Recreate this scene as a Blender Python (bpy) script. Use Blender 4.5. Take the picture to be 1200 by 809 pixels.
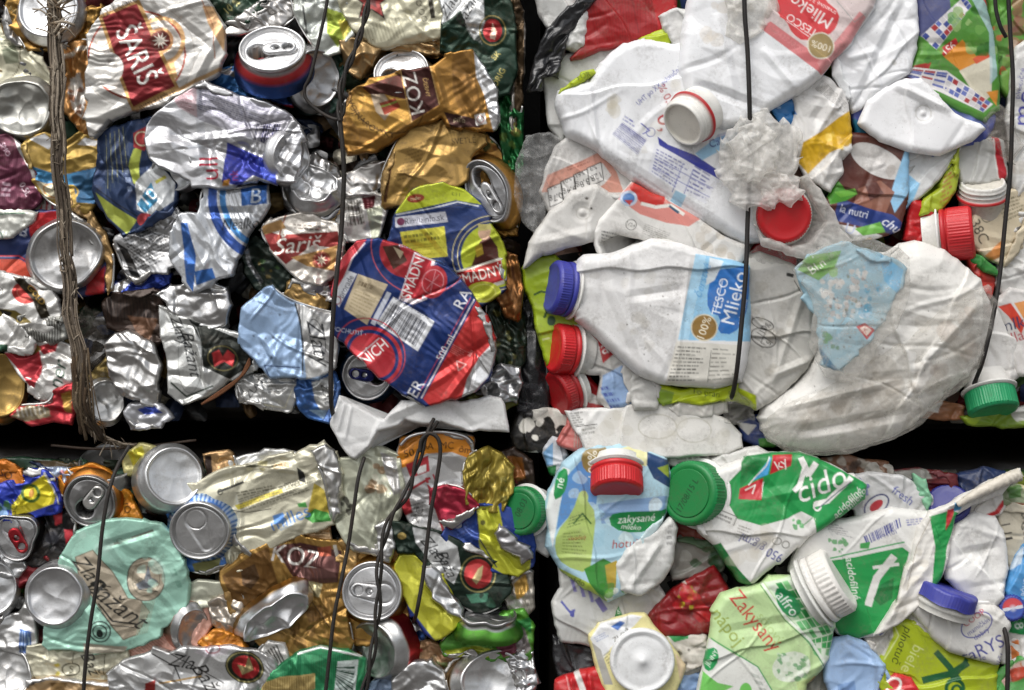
import bpy, math, random, zlib
import numpy as np
from mathutils import Vector

# ------------------------------------------------------------------ clean start
for o in list(bpy.data.objects): bpy.data.objects.remove(o)
SC = bpy.context.scene
COL = SC.collection
R = math.radians

# ------------------------------------------------------------------ camera, sky, sun, exposure
S = 0.000675                 # metres that one unit of the layout stands for (a can lid is 54 mm = 80 units)
H0 = 0.80                    # height of the lens above the yard
D = 1.35                     # lens to the face of the bales
cam = bpy.data.cameras.new('camera'); cam.lens = 60; cam.sensor_width = 36
cam.clip_start = 0.01; cam.clip_end = 400
camo = bpy.data.objects.new('camera', cam); COL.objects.link(camo)
camo.location = (0, -D, H0); camo.rotation_euler = (R(90), 0, 0)
SC.camera = camo

SUN_EL, SUN_AZ = 56, 205     # high, from the front and a little to the left
world = bpy.data.worlds.new('World'); SC.world = world; world.use_nodes = True
nt = world.node_tree; nt.nodes.clear()
sky = nt.nodes.new('ShaderNodeTexSky'); sky.sky_type = 'NISHITA'; sky.sun_disc = False
sky.sun_elevation = R(SUN_EL); sky.sun_rotation = R(SUN_AZ); sky.dust_density = 4.0; sky.air_density = 1.0; sky.ozone_density = 1.0
hs = nt.nodes.new('ShaderNodeHueSaturation'); hs.inputs['Saturation'].default_value = 0.30
bg = nt.nodes.new('ShaderNodeBackground'); bg.inputs['Strength'].default_value = 0.125
wo = nt.nodes.new('ShaderNodeOutputWorld')
nt.links.new(sky.outputs[0], hs.inputs['Color']); nt.links.new(hs.outputs[0], bg.inputs['Color']); nt.links.new(bg.outputs[0], wo.inputs['Surface'])
sl = bpy.data.lights.new('sun', 'SUN'); sl.energy = 1.25; sl.angle = R(45); sl.color = (1.0, 0.98, 0.955)
so = bpy.data.objects.new('sun', sl); COL.objects.link(so)
_az = R(SUN_AZ)
_sd = Vector((math.sin(_az)*math.cos(R(SUN_EL)), math.cos(_az)*math.cos(R(SUN_EL)), math.sin(R(SUN_EL))))
so.rotation_euler = _sd.to_track_quat('Z', 'Y').to_euler(); so.location = (0, -3, 4)
vs = SC.view_settings; vs.view_transform = 'Standard'; vs.look = 'None'; vs.gamma = 1; vs.use_curve_mapping = False
vs.exposure = 0.36
SC.render.engine = 'CYCLES'
SC.render.resolution_x = 1024; SC.render.resolution_y = 690
SC.cycles.max_bounces = 7; SC.cycles.transparent_max_bounces = 12

# ------------------------------------------------------------------ materials
def lin(h):
    h = h.lstrip('#'); c = np.array([int(h[i:i+2], 16)/255 for i in (0, 2, 4)])
    return np.where(c <= .04045, c/12.92, ((c+.055)/1.055)**2.4)
def hx(s, m=0.0):            # 'rrggbb' or 'rrggbb:metal'
    if ':' in s: s, q = s.split(':'); m = float(q)
    c = lin(s)
    if m >= .5: c = c*.88+c.mean()*.12      # coated metal is duller than ink on paper
    return c, m
def newmat(name):
    m = bpy.data.materials.new(name); m.use_nodes = True
    t = m.node_tree; p = t.nodes['Principled BSDF']; return m, t, p
def N(t, kind, **kw):
    n = t.nodes.new(kind)
    for k, v in kw.items():
        if k in n.inputs.keys(): n.inputs[k].default_value = v
        else: setattr(n, k, v)
    return n
def build_mat(name, rough, rvar, grime, gcol, bump, fine, coat=0.0, spec=0.5, speck=0.0, sss=0.0, alpha=None, gscale=45.0):
    m, t, p = newmat(name); L = t.links.new
    at = N(t, 'ShaderNodeAttribute', attribute_name='tint'); mt = N(t, 'ShaderNodeAttribute', attribute_name='metal')
    geo = N(t, 'ShaderNodeNewGeometry')
    n1 = N(t, 'ShaderNodeTexNoise', Scale=gscale, Detail=6.0, Roughness=0.65); L(geo.outputs['Position'], n1.inputs['Vector'])
    n2 = N(t, 'ShaderNodeTexNoise', Scale=gscale*9, Detail=4.0, Roughness=0.6); L(geo.outputs['Position'], n2.inputs['Vector'])
    r1 = N(t, 'ShaderNodeMapRange'); r1.inputs[1].default_value = .45; r1.inputs[2].default_value = .75; L(n1.outputs[0], r1.inputs[0])
    r2 = N(t, 'ShaderNodeMapRange'); r2.inputs[1].default_value = .35; r2.inputs[2].default_value = .75; L(n2.outputs[0], r2.inputs[0])
    mu = N(t, 'ShaderNodeMath', operation='MULTIPLY'); L(r1.outputs[0], mu.inputs[0]); L(r2.outputs[0], mu.inputs[1])
    mg = N(t, 'ShaderNodeMath', operation='MULTIPLY'); L(mu.outputs[0], mg.inputs[0]); mg.inputs[1].default_value = grime
    mx = N(t, 'ShaderNodeMix', data_type='RGBA'); L(mg.outputs[0], mx.inputs[0]); L(at.outputs['Color'], mx.inputs[6])
    mx.inputs[7].default_value = (*lin(gcol), 1)
    out = mx.outputs[2]
    if speck > 0:
        n3 = N(t, 'ShaderNodeTexNoise', Scale=950.0, Detail=2.0); L(geo.outputs['Position'], n3.inputs['Vector'])
        r3 = N(t, 'ShaderNodeMapRange'); r3.inputs[1].default_value = .70; r3.inputs[2].default_value = .76; r3.inputs[4].default_value = speck
        L(n3.outputs[0], r3.inputs[0])
        m3 = N(t, 'ShaderNodeMix', data_type='RGBA'); L(r3.outputs[0], m3.inputs[0]); L(out, m3.inputs[6]); m3.inputs[7].default_value = (*lin('3b3229'), 1)
        out = m3.outputs[2]
    L(out, p.inputs['Base Color'])
    # dirt is never metallic
    inv = N(t, 'ShaderNodeMath', operation='SUBTRACT'); inv.inputs[0].default_value = 1.0; L(mg.outputs[0], inv.inputs[1])
    mm = N(t, 'ShaderNodeMath', operation='MULTIPLY'); L(mt.outputs['Fac'], mm.inputs[0]); L(inv.outputs[0], mm.inputs[1])
    L(mm.outputs[0], p.inputs['Metallic'])
    rr = N(t, 'ShaderNodeMapRange'); rr.inputs[3].default_value = rough-rvar; rr.inputs[4].default_value = rough+rvar+.1; L(n2.outputs[0], rr.inputs[0])
    L(rr.outputs[0], p.inputs['Roughness'])
    b = N(t, 'ShaderNodeBump', Strength=bump, Distance=0.001)
    n4 = N(t, 'ShaderNodeTexNoise', Scale=fine, Detail=5.0, Roughness=0.6); L(geo.outputs['Position'], n4.inputs['Vector'])
    L(n4.outputs[0], b.inputs['Height']); L(b.outputs[0], p.inputs['Normal'])
    p.inputs['Specular IOR Level'].default_value = spec; p.inputs['Coat Weight'].default_value = coat; p.inputs['Coat Roughness'].default_value = .15
    if sss: p.inputs['Subsurface Weight'].default_value = sss; p.inputs['Subsurface Radius'].default_value = (.004, .004, .004); p.inputs['Subsurface Scale'].default_value = 1.0
    if alpha:
        n5 = N(t, 'ShaderNodeTexNoise', Scale=130.0, Detail=5.0, Roughness=.7); L(geo.outputs['Position'], n5.inputs['Vector'])
        ra = N(t, 'ShaderNodeMapRange'); ra.inputs[1].default_value = .3; ra.inputs[2].default_value = .72
        ra.inputs[3].default_value = alpha[0]; ra.inputs[4].default_value = alpha[1]; L(n5.outputs[0], ra.inputs[0])
        tl = N(t, 'ShaderNodeBsdfTranslucent'); L(out, tl.inputs['Color']); L(b.outputs[0], tl.inputs['Normal'])
        ms = N(t, 'ShaderNodeMixShader'); ms.inputs[0].default_value = .45; L(p.outputs[0], ms.inputs[1]); L(tl.outputs[0], ms.inputs[2])
        tr = N(t, 'ShaderNodeBsdfTransparent'); m2 = N(t, 'ShaderNodeMixShader'); L(ra.outputs[0], m2.inputs[0]); L(tr.outputs[0], m2.inputs[1]); L(ms.outputs[0], m2.inputs[2])
        L(m2.outputs[0], t.nodes['Material Output'].inputs['Surface'])
    return m
MAT = {
 'can':     build_mat('printed_aluminium', .33, .06, .8, '453a2d', .10, 900, spec=.5, speck=.45),
 'foil':    build_mat('bare_aluminium', .29, .06, .6, '4f4636', .08, 700, speck=.3),
 'plastic': build_mat('milk_bottle_plastic', .40, .08, .75, '746d62', .16, 500, spec=.4, speck=.55, sss=.22),
 'label':   build_mat('printed_plastic', .36, .08, .65, '7d7365', .12, 600, spec=.45, speck=.4),
 'cap':     build_mat('cap_plastic', .36, .06, .55, '5b4a3c', .10, 900, spec=.5, speck=.25),
 'film':    build_mat('thin_clear_film', .22, .08, .10, 'c4bdb0', .08, 420, spec=.6, alpha=(.05, .45)),
 'clear_film': build_mat('clear_film', .2, .05, .1, 'b8ad9a', .05, 420, spec=.6, alpha=(.02, .28)),
 'haze_film': build_mat('milky_film', .32, .08, .10, 'b3aa9c', .06, 380, spec=.5, alpha=(.3, .8)),
 'black':   build_mat('black_film', .25, .08, .30, '3a342c', .3, 400, spec=.6),
 'wire':    build_mat('annealed_wire', .55, .1, .6, '4a3524', .25, 1500, spec=.4),
 'strap':   build_mat('worn_strap', .85, .05, .6, '3d3126', .7, 700, spec=.2),
 'scrap':   build_mat('mixed_scrap', .40, .1, .7, '2a241d', .2, 500, spec=.4),
 'ground':  build_mat('unseen_ground', .9, .05, .5, '55504a', .3, 60, spec=.3, gscale=3.0),
}

# ------------------------------------------------------------------ naming
def tag(o, label=None, cat=None, group=None, kind=None):
    if label: o['label'] = label
    if cat: o['category'] = cat
    if group: o['group'] = group
    if kind: o['kind'] = kind
    return o
def anchor(px, py, d=0):
    k = (D - d*S)/D
    return Vector(((px-600)*S*k, -d*S, H0 + (404.5-py)*S*k))
def thing(name, label, cat, c, group=None):
    o = bpy.data.objects.new(name, None); COL.objects.link(o); o.empty_display_size = .01
    o.location = anchor(*c); return tag(o, label, cat, group)
def link(name, me, loc, parent=None, mat='can'):
    o = bpy.data.objects.new(name, me); COL.objects.link(o)
    me.materials.append(MAT[mat])
    if parent is not None:
        base = Vector((0, 0, 0)); q = parent
        while q is not None: base += Vector(q.location); q = q.parent
        o.parent = parent; o.location = loc - base
    else: o.location = loc
    return o
def mesh_from(name, co, faces4=None, faces3=None, tint=None, metal=None, smooth=True):
    me = bpy.data.meshes.new(name)
    co = np.asarray(co, np.float32)
    me.vertices.add(len(co)); me.vertices.foreach_set('co', co.ravel())
    loops = []; starts = []; n = 0
    if faces4 is not None and len(faces4):
        f = np.asarray(faces4, np.int32); loops.append(f.ravel()); starts.append(np.arange(len(f))*4); n = len(f)*4
    if faces3 is not None and len(faces3):
        f = np.asarray(faces3, np.int32); loops.append(f.ravel()); starts.append(n+np.arange(len(f))*3)
    loops = np.concatenate(loops).astype(np.int32); starts = np.concatenate(starts).astype(np.int32)
    me.loops.add(len(loops)); me.loops.foreach_set('vertex_index', loops)
    me.polygons.add(len(starts)); me.polygons.foreach_set('loop_start', starts)
    me.update(calc_edges=True)
    me.polygons.foreach_set('use_smooth', np.full(len(starts), smooth))
    a = me.attributes.new('tint', 'FLOAT_COLOR', 'POINT')
    c4 = np.ones((len(co), 4), np.float32); c4[:, :3] = tint; a.data.foreach_set('color', c4.ravel())
    b = me.attributes.new('metal', 'FLOAT', 'POINT'); mv = np.empty(len(co), np.float32); mv[:] = metal; b.data.foreach_set('value', mv)
    me.update(); return me

# ------------------------------------------------------------------ outlines and noise
def P(s):
    if isinstance(s, str):
        return np.array([[float(v) for v in q.split(',')] for q in s.split()])
    return np.asarray(s, float)
def chaikin(p, it, k=.25):
    for _ in range(it):
        q = np.roll(p, -1, 0); p = np.stack([p*(1-k)+q*k, p*k+q*(1-k)], 1).reshape(-1, 2)
    k = np.linalg.norm(p-np.roll(p, -1, 0), axis=1) > 1e-4
    return p[k]
def crom(pts, n=10):
    p = np.asarray(pts, float); p = np.vstack([2*p[0]-p[1], p, 2*p[-1]-p[-2]]); out = []
    for i in range(1, len(p)-2):
        t = np.linspace(0, 1, n, endpoint=False)[:, None]
        a, b, c, d = p[i-1], p[i], p[i+1], p[i+2]
        out.append(.5*((2*b)+(-a+c)*t+(2*a-5*b+4*c-d)*t**2+(-a+3*b-3*c+d)*t**3))
    out.append(p[-2][None]); return np.vstack(out)
def inside(x, y, poly):
    r = np.zeros(x.shape, bool); q = np.roll(poly, -1, 0)
    for (x0, y0), (x1, y1) in zip(poly, q):
        if y0 == y1: continue
        m = (y0 <= y) != (y1 <= y)
        r ^= m & (x < x0+(y-y0)*(x1-x0)/(y1-y0))
    return r
def nearest(x, y, poly, want=False, wrap=True):
    best = np.full(x.shape, 1e9); bx = x.copy(); by = y.copy(); q = np.roll(poly, -1, 0)
    for (x0, y0), (x1, y1) in (zip(poly, q) if wrap else zip(poly[:-1], poly[1:])):
        dx, dy = x1-x0, y1-y0; l = dx*dx+dy*dy+1e-12
        t = np.clip(((x-x0)*dx+(y-y0)*dy)/l, 0, 1); ex = x0+t*dx-x; ey = y0+t*dy-y; d = ex*ex+ey*ey
        m = d < best; best = np.where(m, d, best)
        if want: bx = np.where(m, x+ex, bx); by = np.where(m, y+ey, by)
    return (np.sqrt(best), bx, by) if want else np.sqrt(best)
def vnoise(x, y, sc, rng):
    T = rng.random((64, 64)); x = x/sc+100.3; y = y/sc+100.7
    i = np.floor(x).astype(int); j = np.floor(y).astype(int); f = x-i; g = y-j
    f = f*f*f*(f*(f*6-15)+10); g = g*g*g*(g*(g*6-15)+10)
    a = T[i % 64, j % 64]; b = T[(i+1) % 64, j % 64]; c = T[i % 64, (j+1) % 64]; e = T[(i+1) % 64, (j+1) % 64]
    return (a*(1-f)+b*f)*(1-g)+(c*(1-f)+e*f)*g-.5
def bowls(x, y, cell, rng, an=(1, 0)):
    """shallow dents that meet in sharp ridges: crushed sheet. an = (stretch, angle)"""
    k, a = an; ca, sa = math.cos(R(a)), math.sin(R(a))
    u = (x*ca+y*sa)/cell/k; v = (-x*sa+y*ca)/cell*k
    jx = rng.random((32, 32)); jy = rng.random((32, 32)); jo = rng.random((32, 32))*.45
    i = np.floor(u).astype(int); j = np.floor(v).astype(int); best = np.full(u.shape, 9.)
    for di in (-1, 0, 1):
        for dj in (-1, 0, 1):
            ii, jj = (i+di) % 32, (j+dj) % 32
            d = (i+di+jx[ii, jj]-u)**2+(j+dj+jy[ii, jj]-v)**2+jo[ii, jj]
            best = np.minimum(best, d)
    return best

def facets(x, y, cell, rng, an=(1, 0)):
    """flat facets that meet in straight creases: crumpled foil"""
    k, a = an; ca, sa = math.cos(R(a)), math.sin(R(a))
    u = (x*ca+y*sa)/cell/k; v = (-x*sa+y*ca)/cell*k
    jx = rng.random((32, 32)); jy = rng.random((32, 32)); jo = rng.random((32, 32))*.5; ja = rng.random((32, 32))*6.28; js = .6+.8*rng.random((32, 32))
    i = np.floor(u).astype(int); j = np.floor(v).astype(int); best = np.full(u.shape, 9.)
    for di in (-1, 0, 1):
        for dj in (-1, 0, 1):
            ii, jj = (i+di) % 32, (j+dj) % 32; dx = i+di+jx[ii, jj]-u; dy = j+dj+jy[ii, jj]-v; q = ja[ii, jj]; m = None
            for w in (0, 1.05, 2.2):
                e = dx*np.cos(q+w)+dy*np.sin(q+w); e = np.where(e > 0, e, -e*.7); m = e if m is None else np.maximum(m, e)
            best = np.minimum(best, m*js[ii, jj]+jo[ii, jj])
    return best
def roughen(p, step, amp, rng):
    q = np.roll(p, -1, 0); out = []
    for a, b in zip(p, q):
        n = max(1, int(np.linalg.norm(b-a)/step)); t = np.arange(n)/n; out.append(a+(b-a)*t[:, None])
    o = np.vstack(out); return o+rng.normal(0, amp, o.shape)

# ------------------------------------------------------------------ printing on a surface
_fc = {}
def glyphs(s, bold, shear):
    k = (s, bold, shear)
    if k in _fc: return _fc[k]
    cu = bpy.data.curves.new('t', 'FONT'); cu.body = s; cu.resolution_u = 3; cu.offset = bold; cu.shear = shear
    cu.fill_mode = 'NONE' if hasattr(cu, 'fill_mode') else 'FRONT'
    ob = bpy.data.objects.new('t', cu); me = bpy.data.meshes.new_from_object(ob)
    v = np.empty(len(me.vertices)*3, np.float32); me.vertices.foreach_get('co', v); v = v.reshape(-1, 3)[:, :2]
    e = np.empty(len(me.edges)*2, np.int32); me.edges.foreach_get('vertices', e); e = e.reshape(-1, 2)
    bpy.data.objects.remove(ob); bpy.data.meshes.remove(me); bpy.data.curves.remove(cu)
    _fc[k] = (v, e); return v, e
SS = 3
class Canvas:
    def __init__(s, x0, y0, x1, y1, col, metal, rng):
        s.x0, s.y0 = x0-2, y0-2; s.w = int((x1-x0+4)*SS); s.h = int((y1-y0+4)*SS); s.rng = rng; s.m0 = metal
        s.a = np.empty((s.h, s.w, 4), np.float32); c, m = hx(col, metal); s.a[..., :3] = c; s.a[..., 3] = m
    def tp(s, p): return (np.asarray(p, float)-[s.x0, s.y0])*SS
    def fill_edges(s, A, B, col, al=1.0):
        """even-odd fill of edges A->B given in layout units"""
        A = s.tp(A); B = s.tp(B); c, m = hx(col, s.m0)
        lo = np.minimum(A.min(0), B.min(0)); hi = np.maximum(A.max(0), B.max(0))
        x0, y0 = max(int(lo[0])-1, 0), max(int(lo[1])-1, 0); x1, y1 = min(int(hi[0])+2, s.w), min(int(hi[1])+2, s.h)
        if x1 <= x0 or y1 <= y0: return
        xs = np.arange(x0, x1)+.5; acc = np.zeros((y1-y0, x1-x0), bool)
        for (ax, ay), (bx, by) in zip(A, B):
            if ay == by: continue
            if ay > by: ax, ay, bx, by = bx, by, ax, ay
            r0 = max(int(math.ceil(ay-.5)), y0); r1 = min(int(math.ceil(by-.5)), y1)
            if r1 <= r0: continue
            xc = ax+(np.arange(r0, r1)+.5-ay)*(bx-ax)/(by-ay)
            acc[r0-y0:r1-y0] ^= xs[None, :] > xc[:, None]
        t = s.a[y0:y1, x0:x1]; v = np.array([*c, m], np.float32); t[acc] = t[acc]*(1-al)+v*al
    def poly(s, p, col, al=1.0, sm=0):
        p = P(p); p = chaikin(p, sm) if sm else p; s.fill_edges(p, np.roll(p, -1, 0), col, al)
    def line(s, p, w, col, al=1.0):
        p = P(p)
        for a, b in zip(p[:-1], p[1:]):
            t = b-a; l = np.linalg.norm(t)
            if l < 1e-6: continue
            t /= l; n = np.array([-t[1], t[0]])*w/2; e = t*w*.25
            s.poly(np.array([a+n-e, b+n+e, b-n+e, a-n-e]), col, al)
    def ell(s, cx, cy, rx, ry, rot, col, w=0, al=1.0, a0=0, a1=360):
        n = 40; t = np.radians(np.linspace(a0, a1, n)); c, d = math.cos(R(rot)), math.sin(R(rot))
        def ring(f): 
            x, y = (rx+f)*np.cos(t), (ry+f)*np.sin(t); return np.stack([cx+x*c-y*d, cy+x*d+y*c], 1)
        if w: s.poly(np.vstack([ring(w/2), ring(-w/2)[::-1]]), col, al)
        else: s.poly(ring(0), col, al)
    def text(s, txt, cx, cy, h, rot, col, bold=.01, shear=0., sx=1., arc=None, al=1.0):
        v, e = glyphs(txt, bold, shear)
        if not len(e): return
        v = v.copy().astype(float); v[:, 0] -= (v[:, 0].min()+v[:, 0].max())/2; v[:, 1] -= .34
        v *= h/.70; v[:, 0] *= sx
        if arc:                                   # arc>0 bends like a smile turned upside down
            th = v[:, 0]/arc; r = arc+v[:, 1]; v = np.stack([r*np.sin(th), r*np.cos(th)-arc], 1)
        x, y = v[:, 0], -v[:, 1]; c, d = math.cos(R(rot)), math.sin(R(rot))
        q = np.stack([cx+x*c-y*d, cy+x*d+y*c], 1); s.fill_edges(q[e[:, 0]], q[e[:, 1]], col, al)
    def quad(s, q):
        q = P(q); return lambda u, v: (q[0]*(1-u)+q[1]*u)*(1-v)+(q[3]*(1-u)+q[2]*u)*v
    def fine(s, q, n, col, al=.85, fill=.55, wl=.12):
        """n rows of small print, too fine to read"""
        f = s.quad(q)
        for i in range(n):
            v0 = (i+.5-fill/2)/n; v1 = (i+.5+fill/2)/n; u = 0.; end = s.rng.uniform(.6, 1.0)
            while u < end:
                l = wl*s.rng.uniform(.3, 1.3); k = min(u+l, end)
                s.poly(np.array([f(u, v0), f(k, v0), f(k, v1), f(u, v1)]), col, al*s.rng.uniform(.6, 1)); u = k+wl*.22
    def bars(s, q, n, col, al=1.):
        f = s.quad(q); u = 0.; ws = s.rng.choice([1, 1, 2, 3], n*2); ws = ws/ws.sum()
        for i in range(0, n*2, 2):
            a, b = u, u+ws[i]; u = b+ws[i+1]; s.poly(np.array([f(a, 0), f(b, 0), f(b, 1), f(a, 1)]), col, al)
    def stripes(s, q, n, col, fr=.5, al=1.):
        f = s.quad(q)
        for i in range(n): a, b = i/n, (i+fr)/n; s.poly(np.array([f(a, 0), f(b, 0), f(b, 1), f(a, 1)]), col, al)
    def checks(s, q, nu, nv, cols):
        f = s.quad(q)
        for i in range(nu):
            for j in range(nv):
                c = cols[s.rng.integers(len(cols))]
                if c: s.poly(np.array([f((i+.06)/nu, (j+.06)/nv), f((i+.94)/nu, (j+.06)/nv), f((i+.94)/nu, (j+.94)/nv), f((i+.06)/nu, (j+.94)/nv)]), c)
    def blotch(s, q, n, cols, r, al=.8):
        f = s.quad(q)
        for i in range(n):
            x, y = f(s.rng.random(), s.rng.random()); k = s.rng.uniform(.5, 1.2)*r; t = np.linspace(0, 2*np.pi, 9)[:-1]
            rr = k*s.rng.uniform(.6, 1.3, 8); s.poly(np.stack([x+rr*np.cos(t), y+rr*np.sin(t)], 1), cols[s.rng.integers(len(cols))], al, 1)
    def star(s, cx, cy, r, col, n=5, rot=-90, k=.42):
        t = np.radians(rot+np.arange(2*n)*180/n); rr = np.where(np.arange(2*n) % 2, r*k, r)
        s.poly(np.stack([cx+rr*np.cos(t), cy+rr*np.sin(t)], 1), col)
    def run(s, ops):
        for o in ops: getattr(s, {'P': 'poly', 'E': 'ell', 'L': 'line', 'T': 'text', 'F': 'fine', 'B': 'bars', 'S': 'stripes', 'C': 'checks', 'X': 'blotch', 'A': 'star'}[o[0]])(*[v for v in o[1:] if not isinstance(v, dict)], **(o[-1] if isinstance(o[-1], dict) else {}))
    def sample(s, x, y):
        a = s.a; p = np.pad(a, ((1, 1), (1, 1), (0, 0)), 'edge')
        b = (p[:-2]+p[1:-1]*2+p[2:])/4; b = (b[:, :-2]+b[:, 1:-1]*2+b[:, 2:])/4
        u = np.clip((x-s.x0)*SS-.5, 0, s.w-1.01); v = np.clip((y-s.y0)*SS-.5, 0, s.h-1.01)
        i = u.astype(int); j = v.astype(int); f = (u-i)[:, None]; g = (v-j)[:, None]
        i1 = np.minimum(i+1, s.w-1); j1 = np.minimum(j+1, s.h-1)
        return (b[j, i]*(1-f)+b[j, i1]*f)*(1-g)+(b[j1, i]*(1-f)+b[j1, i1]*f)*g

UP = {'U': (1, 0, 0), 'V': (0, 0, -1), 'N': (0, -1, 0)}
def frame(ax, spin=0):
    """ax = (right, up, toward the lens) -> three world axes U, V, N"""
    a = Vector((ax[0], -ax[2], ax[1])).normalized(); ref = Vector((0, 0, 1)) if abs(a.z) < .95 else Vector((0, -1, 0))
    u = ref.cross(a).normalized(); v = a.cross(u).normalized()
    c, s = math.cos(R(spin)), math.sin(R(spin)); return u*c+v*s, v*c-u*s, a

# ------------------------------------------------------------------ crushed sheet with thickness
def sheet(parent, name, pts, lv, th=6, rnd=None, jag=.9, well=(), grow=None, crum=4, cell=30, an=(1.3, 0), sign=1, tilt=(0, 0), folds=(), laps=(), dents=(),
          col='c8c8c8', metal=0., draw=(), sp=1.5, mat='can', smooth=1, skirt=16, holes=(), wave=2, cra=1., crd=None, lapn=0, edge=True, hf=None, basis=None, org=None, label=None, cat=None, group=None, seed=None, cr=0):
    poly = P(pts)
    if basis is None:
        gr = grow if grow is not None else (5.0 if lv < 1.75 else 2.5 if lv < 2.4 else 1.); cc_ = (poly.min(0)+poly.max(0))/2; dv = poly-cc_; ln_ = np.linalg.norm(dv, axis=1)[:, None]+1e-6; poly = poly+dv/ln_*gr
        poly = chaikin(poly, smooth, .22 if smooth > 1 else .08) if smooth else poly
        if jag: jr_ = np.random.default_rng(len(poly)+abs(int(poly[0, 0]))); poly = roughen(roughen(poly, 17., jag*1.7, jr_), 6., jag*.55, jr_)
    elif smooth: poly = chaikin(poly, smooth)
    hl = [P(h) for h in holes]; d0 = lv*14.0
    if basis is None and mat in ('can', 'foil'): th = th*.62; rnd = rnd or 2.6
    sd = zlib.crc32((str(pts)+name).encode()) if seed is None else seed; rng = np.random.default_rng(sd)
    x0, y0 = poly.min(0); x1, y1 = poly.max(0); cx, cy = (x0+x1)/2, (y0+y1)/2
    nx = max(int(math.ceil((x1-x0)/sp)), 2); ny = max(int(math.ceil((y1-y0)/sp)), 2)
    gx = np.linspace(x0, x1, nx+1); gy = np.linspace(y0, y1, ny+1); X, Y = np.meshgrid(gx, gy)
    Cx = (X[:-1, :-1]+X[1:, 1:])/2; Cy = (Y[:-1, :-1]+Y[1:, 1:])/2
    ins = inside(Cx, Cy, poly)
    for h in hl: ins &= ~inside(Cx, Cy, h)
    pad = np.pad(ins, 1); cnt = pad[:-1, :-1].astype(int)+pad[1:, :-1]+pad[:-1, 1:]+pad[1:, 1:]
    used = cnt > 0; idx = np.full(X.shape, -1); idx[used] = np.arange(used.sum())
    vx, vy = X[used].copy(), Y[used].copy(); bd = (cnt < 4)[used]
    bdist, nxp, nyp = nearest(vx[bd], vy[bd], poly, True)
    for h in hl:
        d2, a2, b2 = nearest(vx[bd], vy[bd], h, True); m = d2 < bdist; nxp[m] = a2[m]; nyp[m] = b2[m]; bdist = np.minimum(bdist, d2)
    vx[bd], vy[bd] = nxp, nyp
    st = max(1, len(poly)//60); dist = nearest(vx, vy, poly[::st]); dist[bd] = 0
    rr = rnd if rnd else min(max(th*.6, 2.5), .45*min(x1-x0, y1-y0)); e = np.clip(dist/rr, 0, 1)
    h = th*np.sqrt(np.clip(1-(1-e)**2, 0, 1))
    if crum:
        wx = vx+vnoise(vx, vy, cell*.8, rng)*cell*.5; wy = vy+vnoise(vx, vy, cell*.8, rng)*cell*.5
        md = vnoise(vx, vy, cell*1.6, rng)+.5
        if mat in ('can', 'foil'):
            h += crum*2.3*(facets(wx, wy, cell*1.15, rng, an)-.5)*rng.choice([-1, 1])
            h += crum*1.15*(facets(wx, wy, cell*.66, rng, (an[0], an[1]+40))-.5)*md*md*1.6
            h += crum*.3*(bowls(wx, wy, cell*.4, rng, an)-.4)*md*md*2
        else:
            h += crum*2.4*(facets(wx, wy, cell*1.35, rng, an)-.5)*rng.choice([-1, 1])
            h += crum*1.0*(facets(wx, wy, cell*.7, rng, (an[0], an[1]+35))-.5)*md*md*1.5
            h += crum*.35*(bowls(wx, wy, cell*.5, rng, an)-.4)*md
        if crum >= 2.4 and mat != 'film':                # pleats where the wall was squeezed
            for _ in range(1):
                a = rng.uniform(0, math.pi); qx, qy = rng.uniform(x0, x1), rng.uniform(y0, y1); rad = rng.uniform(.18, .34)*max(x1-x0, y1-y0)
                t = (vx-qx)*math.cos(a)+(vy-qy)*math.sin(a); s_ = -(vx-qx)*math.sin(a)+(vy-qy)*math.cos(a); wl = rng.uniform(7, 13)
                u_ = (t+9*vnoise(vx, vy, 16, rng)+2.5*np.sin(t/5.3+a*7))/wl; tri = np.abs((u_ % 1)-.5)*2
                h += crum*(.34 if mat in ('can', 'foil') else .16)*(tri-.5)*np.exp(-(t*t+s_*s_*.35)/rad**2)
    if mat in ('can', 'foil') and basis is None and crum >= 2 and not cr and (x1-x0)*(y1-y0) > 700: cr = 4
    if cr:                                            # long sharp fold lines
        for _ in range(int(cr)):
            a = rng.uniform(0, math.pi) if crd is None else R(crd[0]+rng.normal(0, crd[1])); qx, qy = rng.uniform(x0, x1), rng.uniform(y0, y1); ln = rng.uniform(.25, .6)*max(x1-x0, y1-y0)
            t = (vx-qx)*math.cos(a)+(vy-qy)*math.sin(a); s_ = -(vx-qx)*math.sin(a)+(vy-qy)*math.cos(a)+3*np.sin(t/17+a)
            h += cra*rng.choice([-1, 1])*(crum*.3+.8)*np.clip(1-np.abs(s_)/rng.uniform(2.2, 7), 0, 1)*(1.2 if mat in ('can', 'foil') else 1.)*np.clip(1-(t/ln)**2, 0, 1)
    if wave: h += wave*2*vnoise(vx, vy, 60, rng)
    h += tilt[0]*(vx-cx)-tilt[1]*(vy-cy)*-1
    for f in folds:
        ax, ay, bx, by, am, w = f; l = math.hypot(bx-ax, by-ay); ux, uy = (bx-ax)/l, (by-ay)/l
        t = ((vx-ax)*ux+(vy-ay)*uy)/l; s_ = np.abs(-(vx-ax)*uy+(vy-ay)*ux)
        h += am*np.clip(1-s_/w, 0, 1)*np.clip(1-(2*t-1)**4, 0, 1)*(t > 0)*(t < 1)
    laps = list(laps)
    for _ in range(lapn):
        a = rng.uniform(0, 2*math.pi); qx, qy = cx+rng.uniform(-.3, .3)*(x1-x0), cy+rng.uniform(-.3, .3)*(y1-y0)
        laps.append((qx, qy, qx+50*math.cos(a), qy+50*math.sin(a), rng.uniform(2.5, 5), .9, 22))
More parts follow.
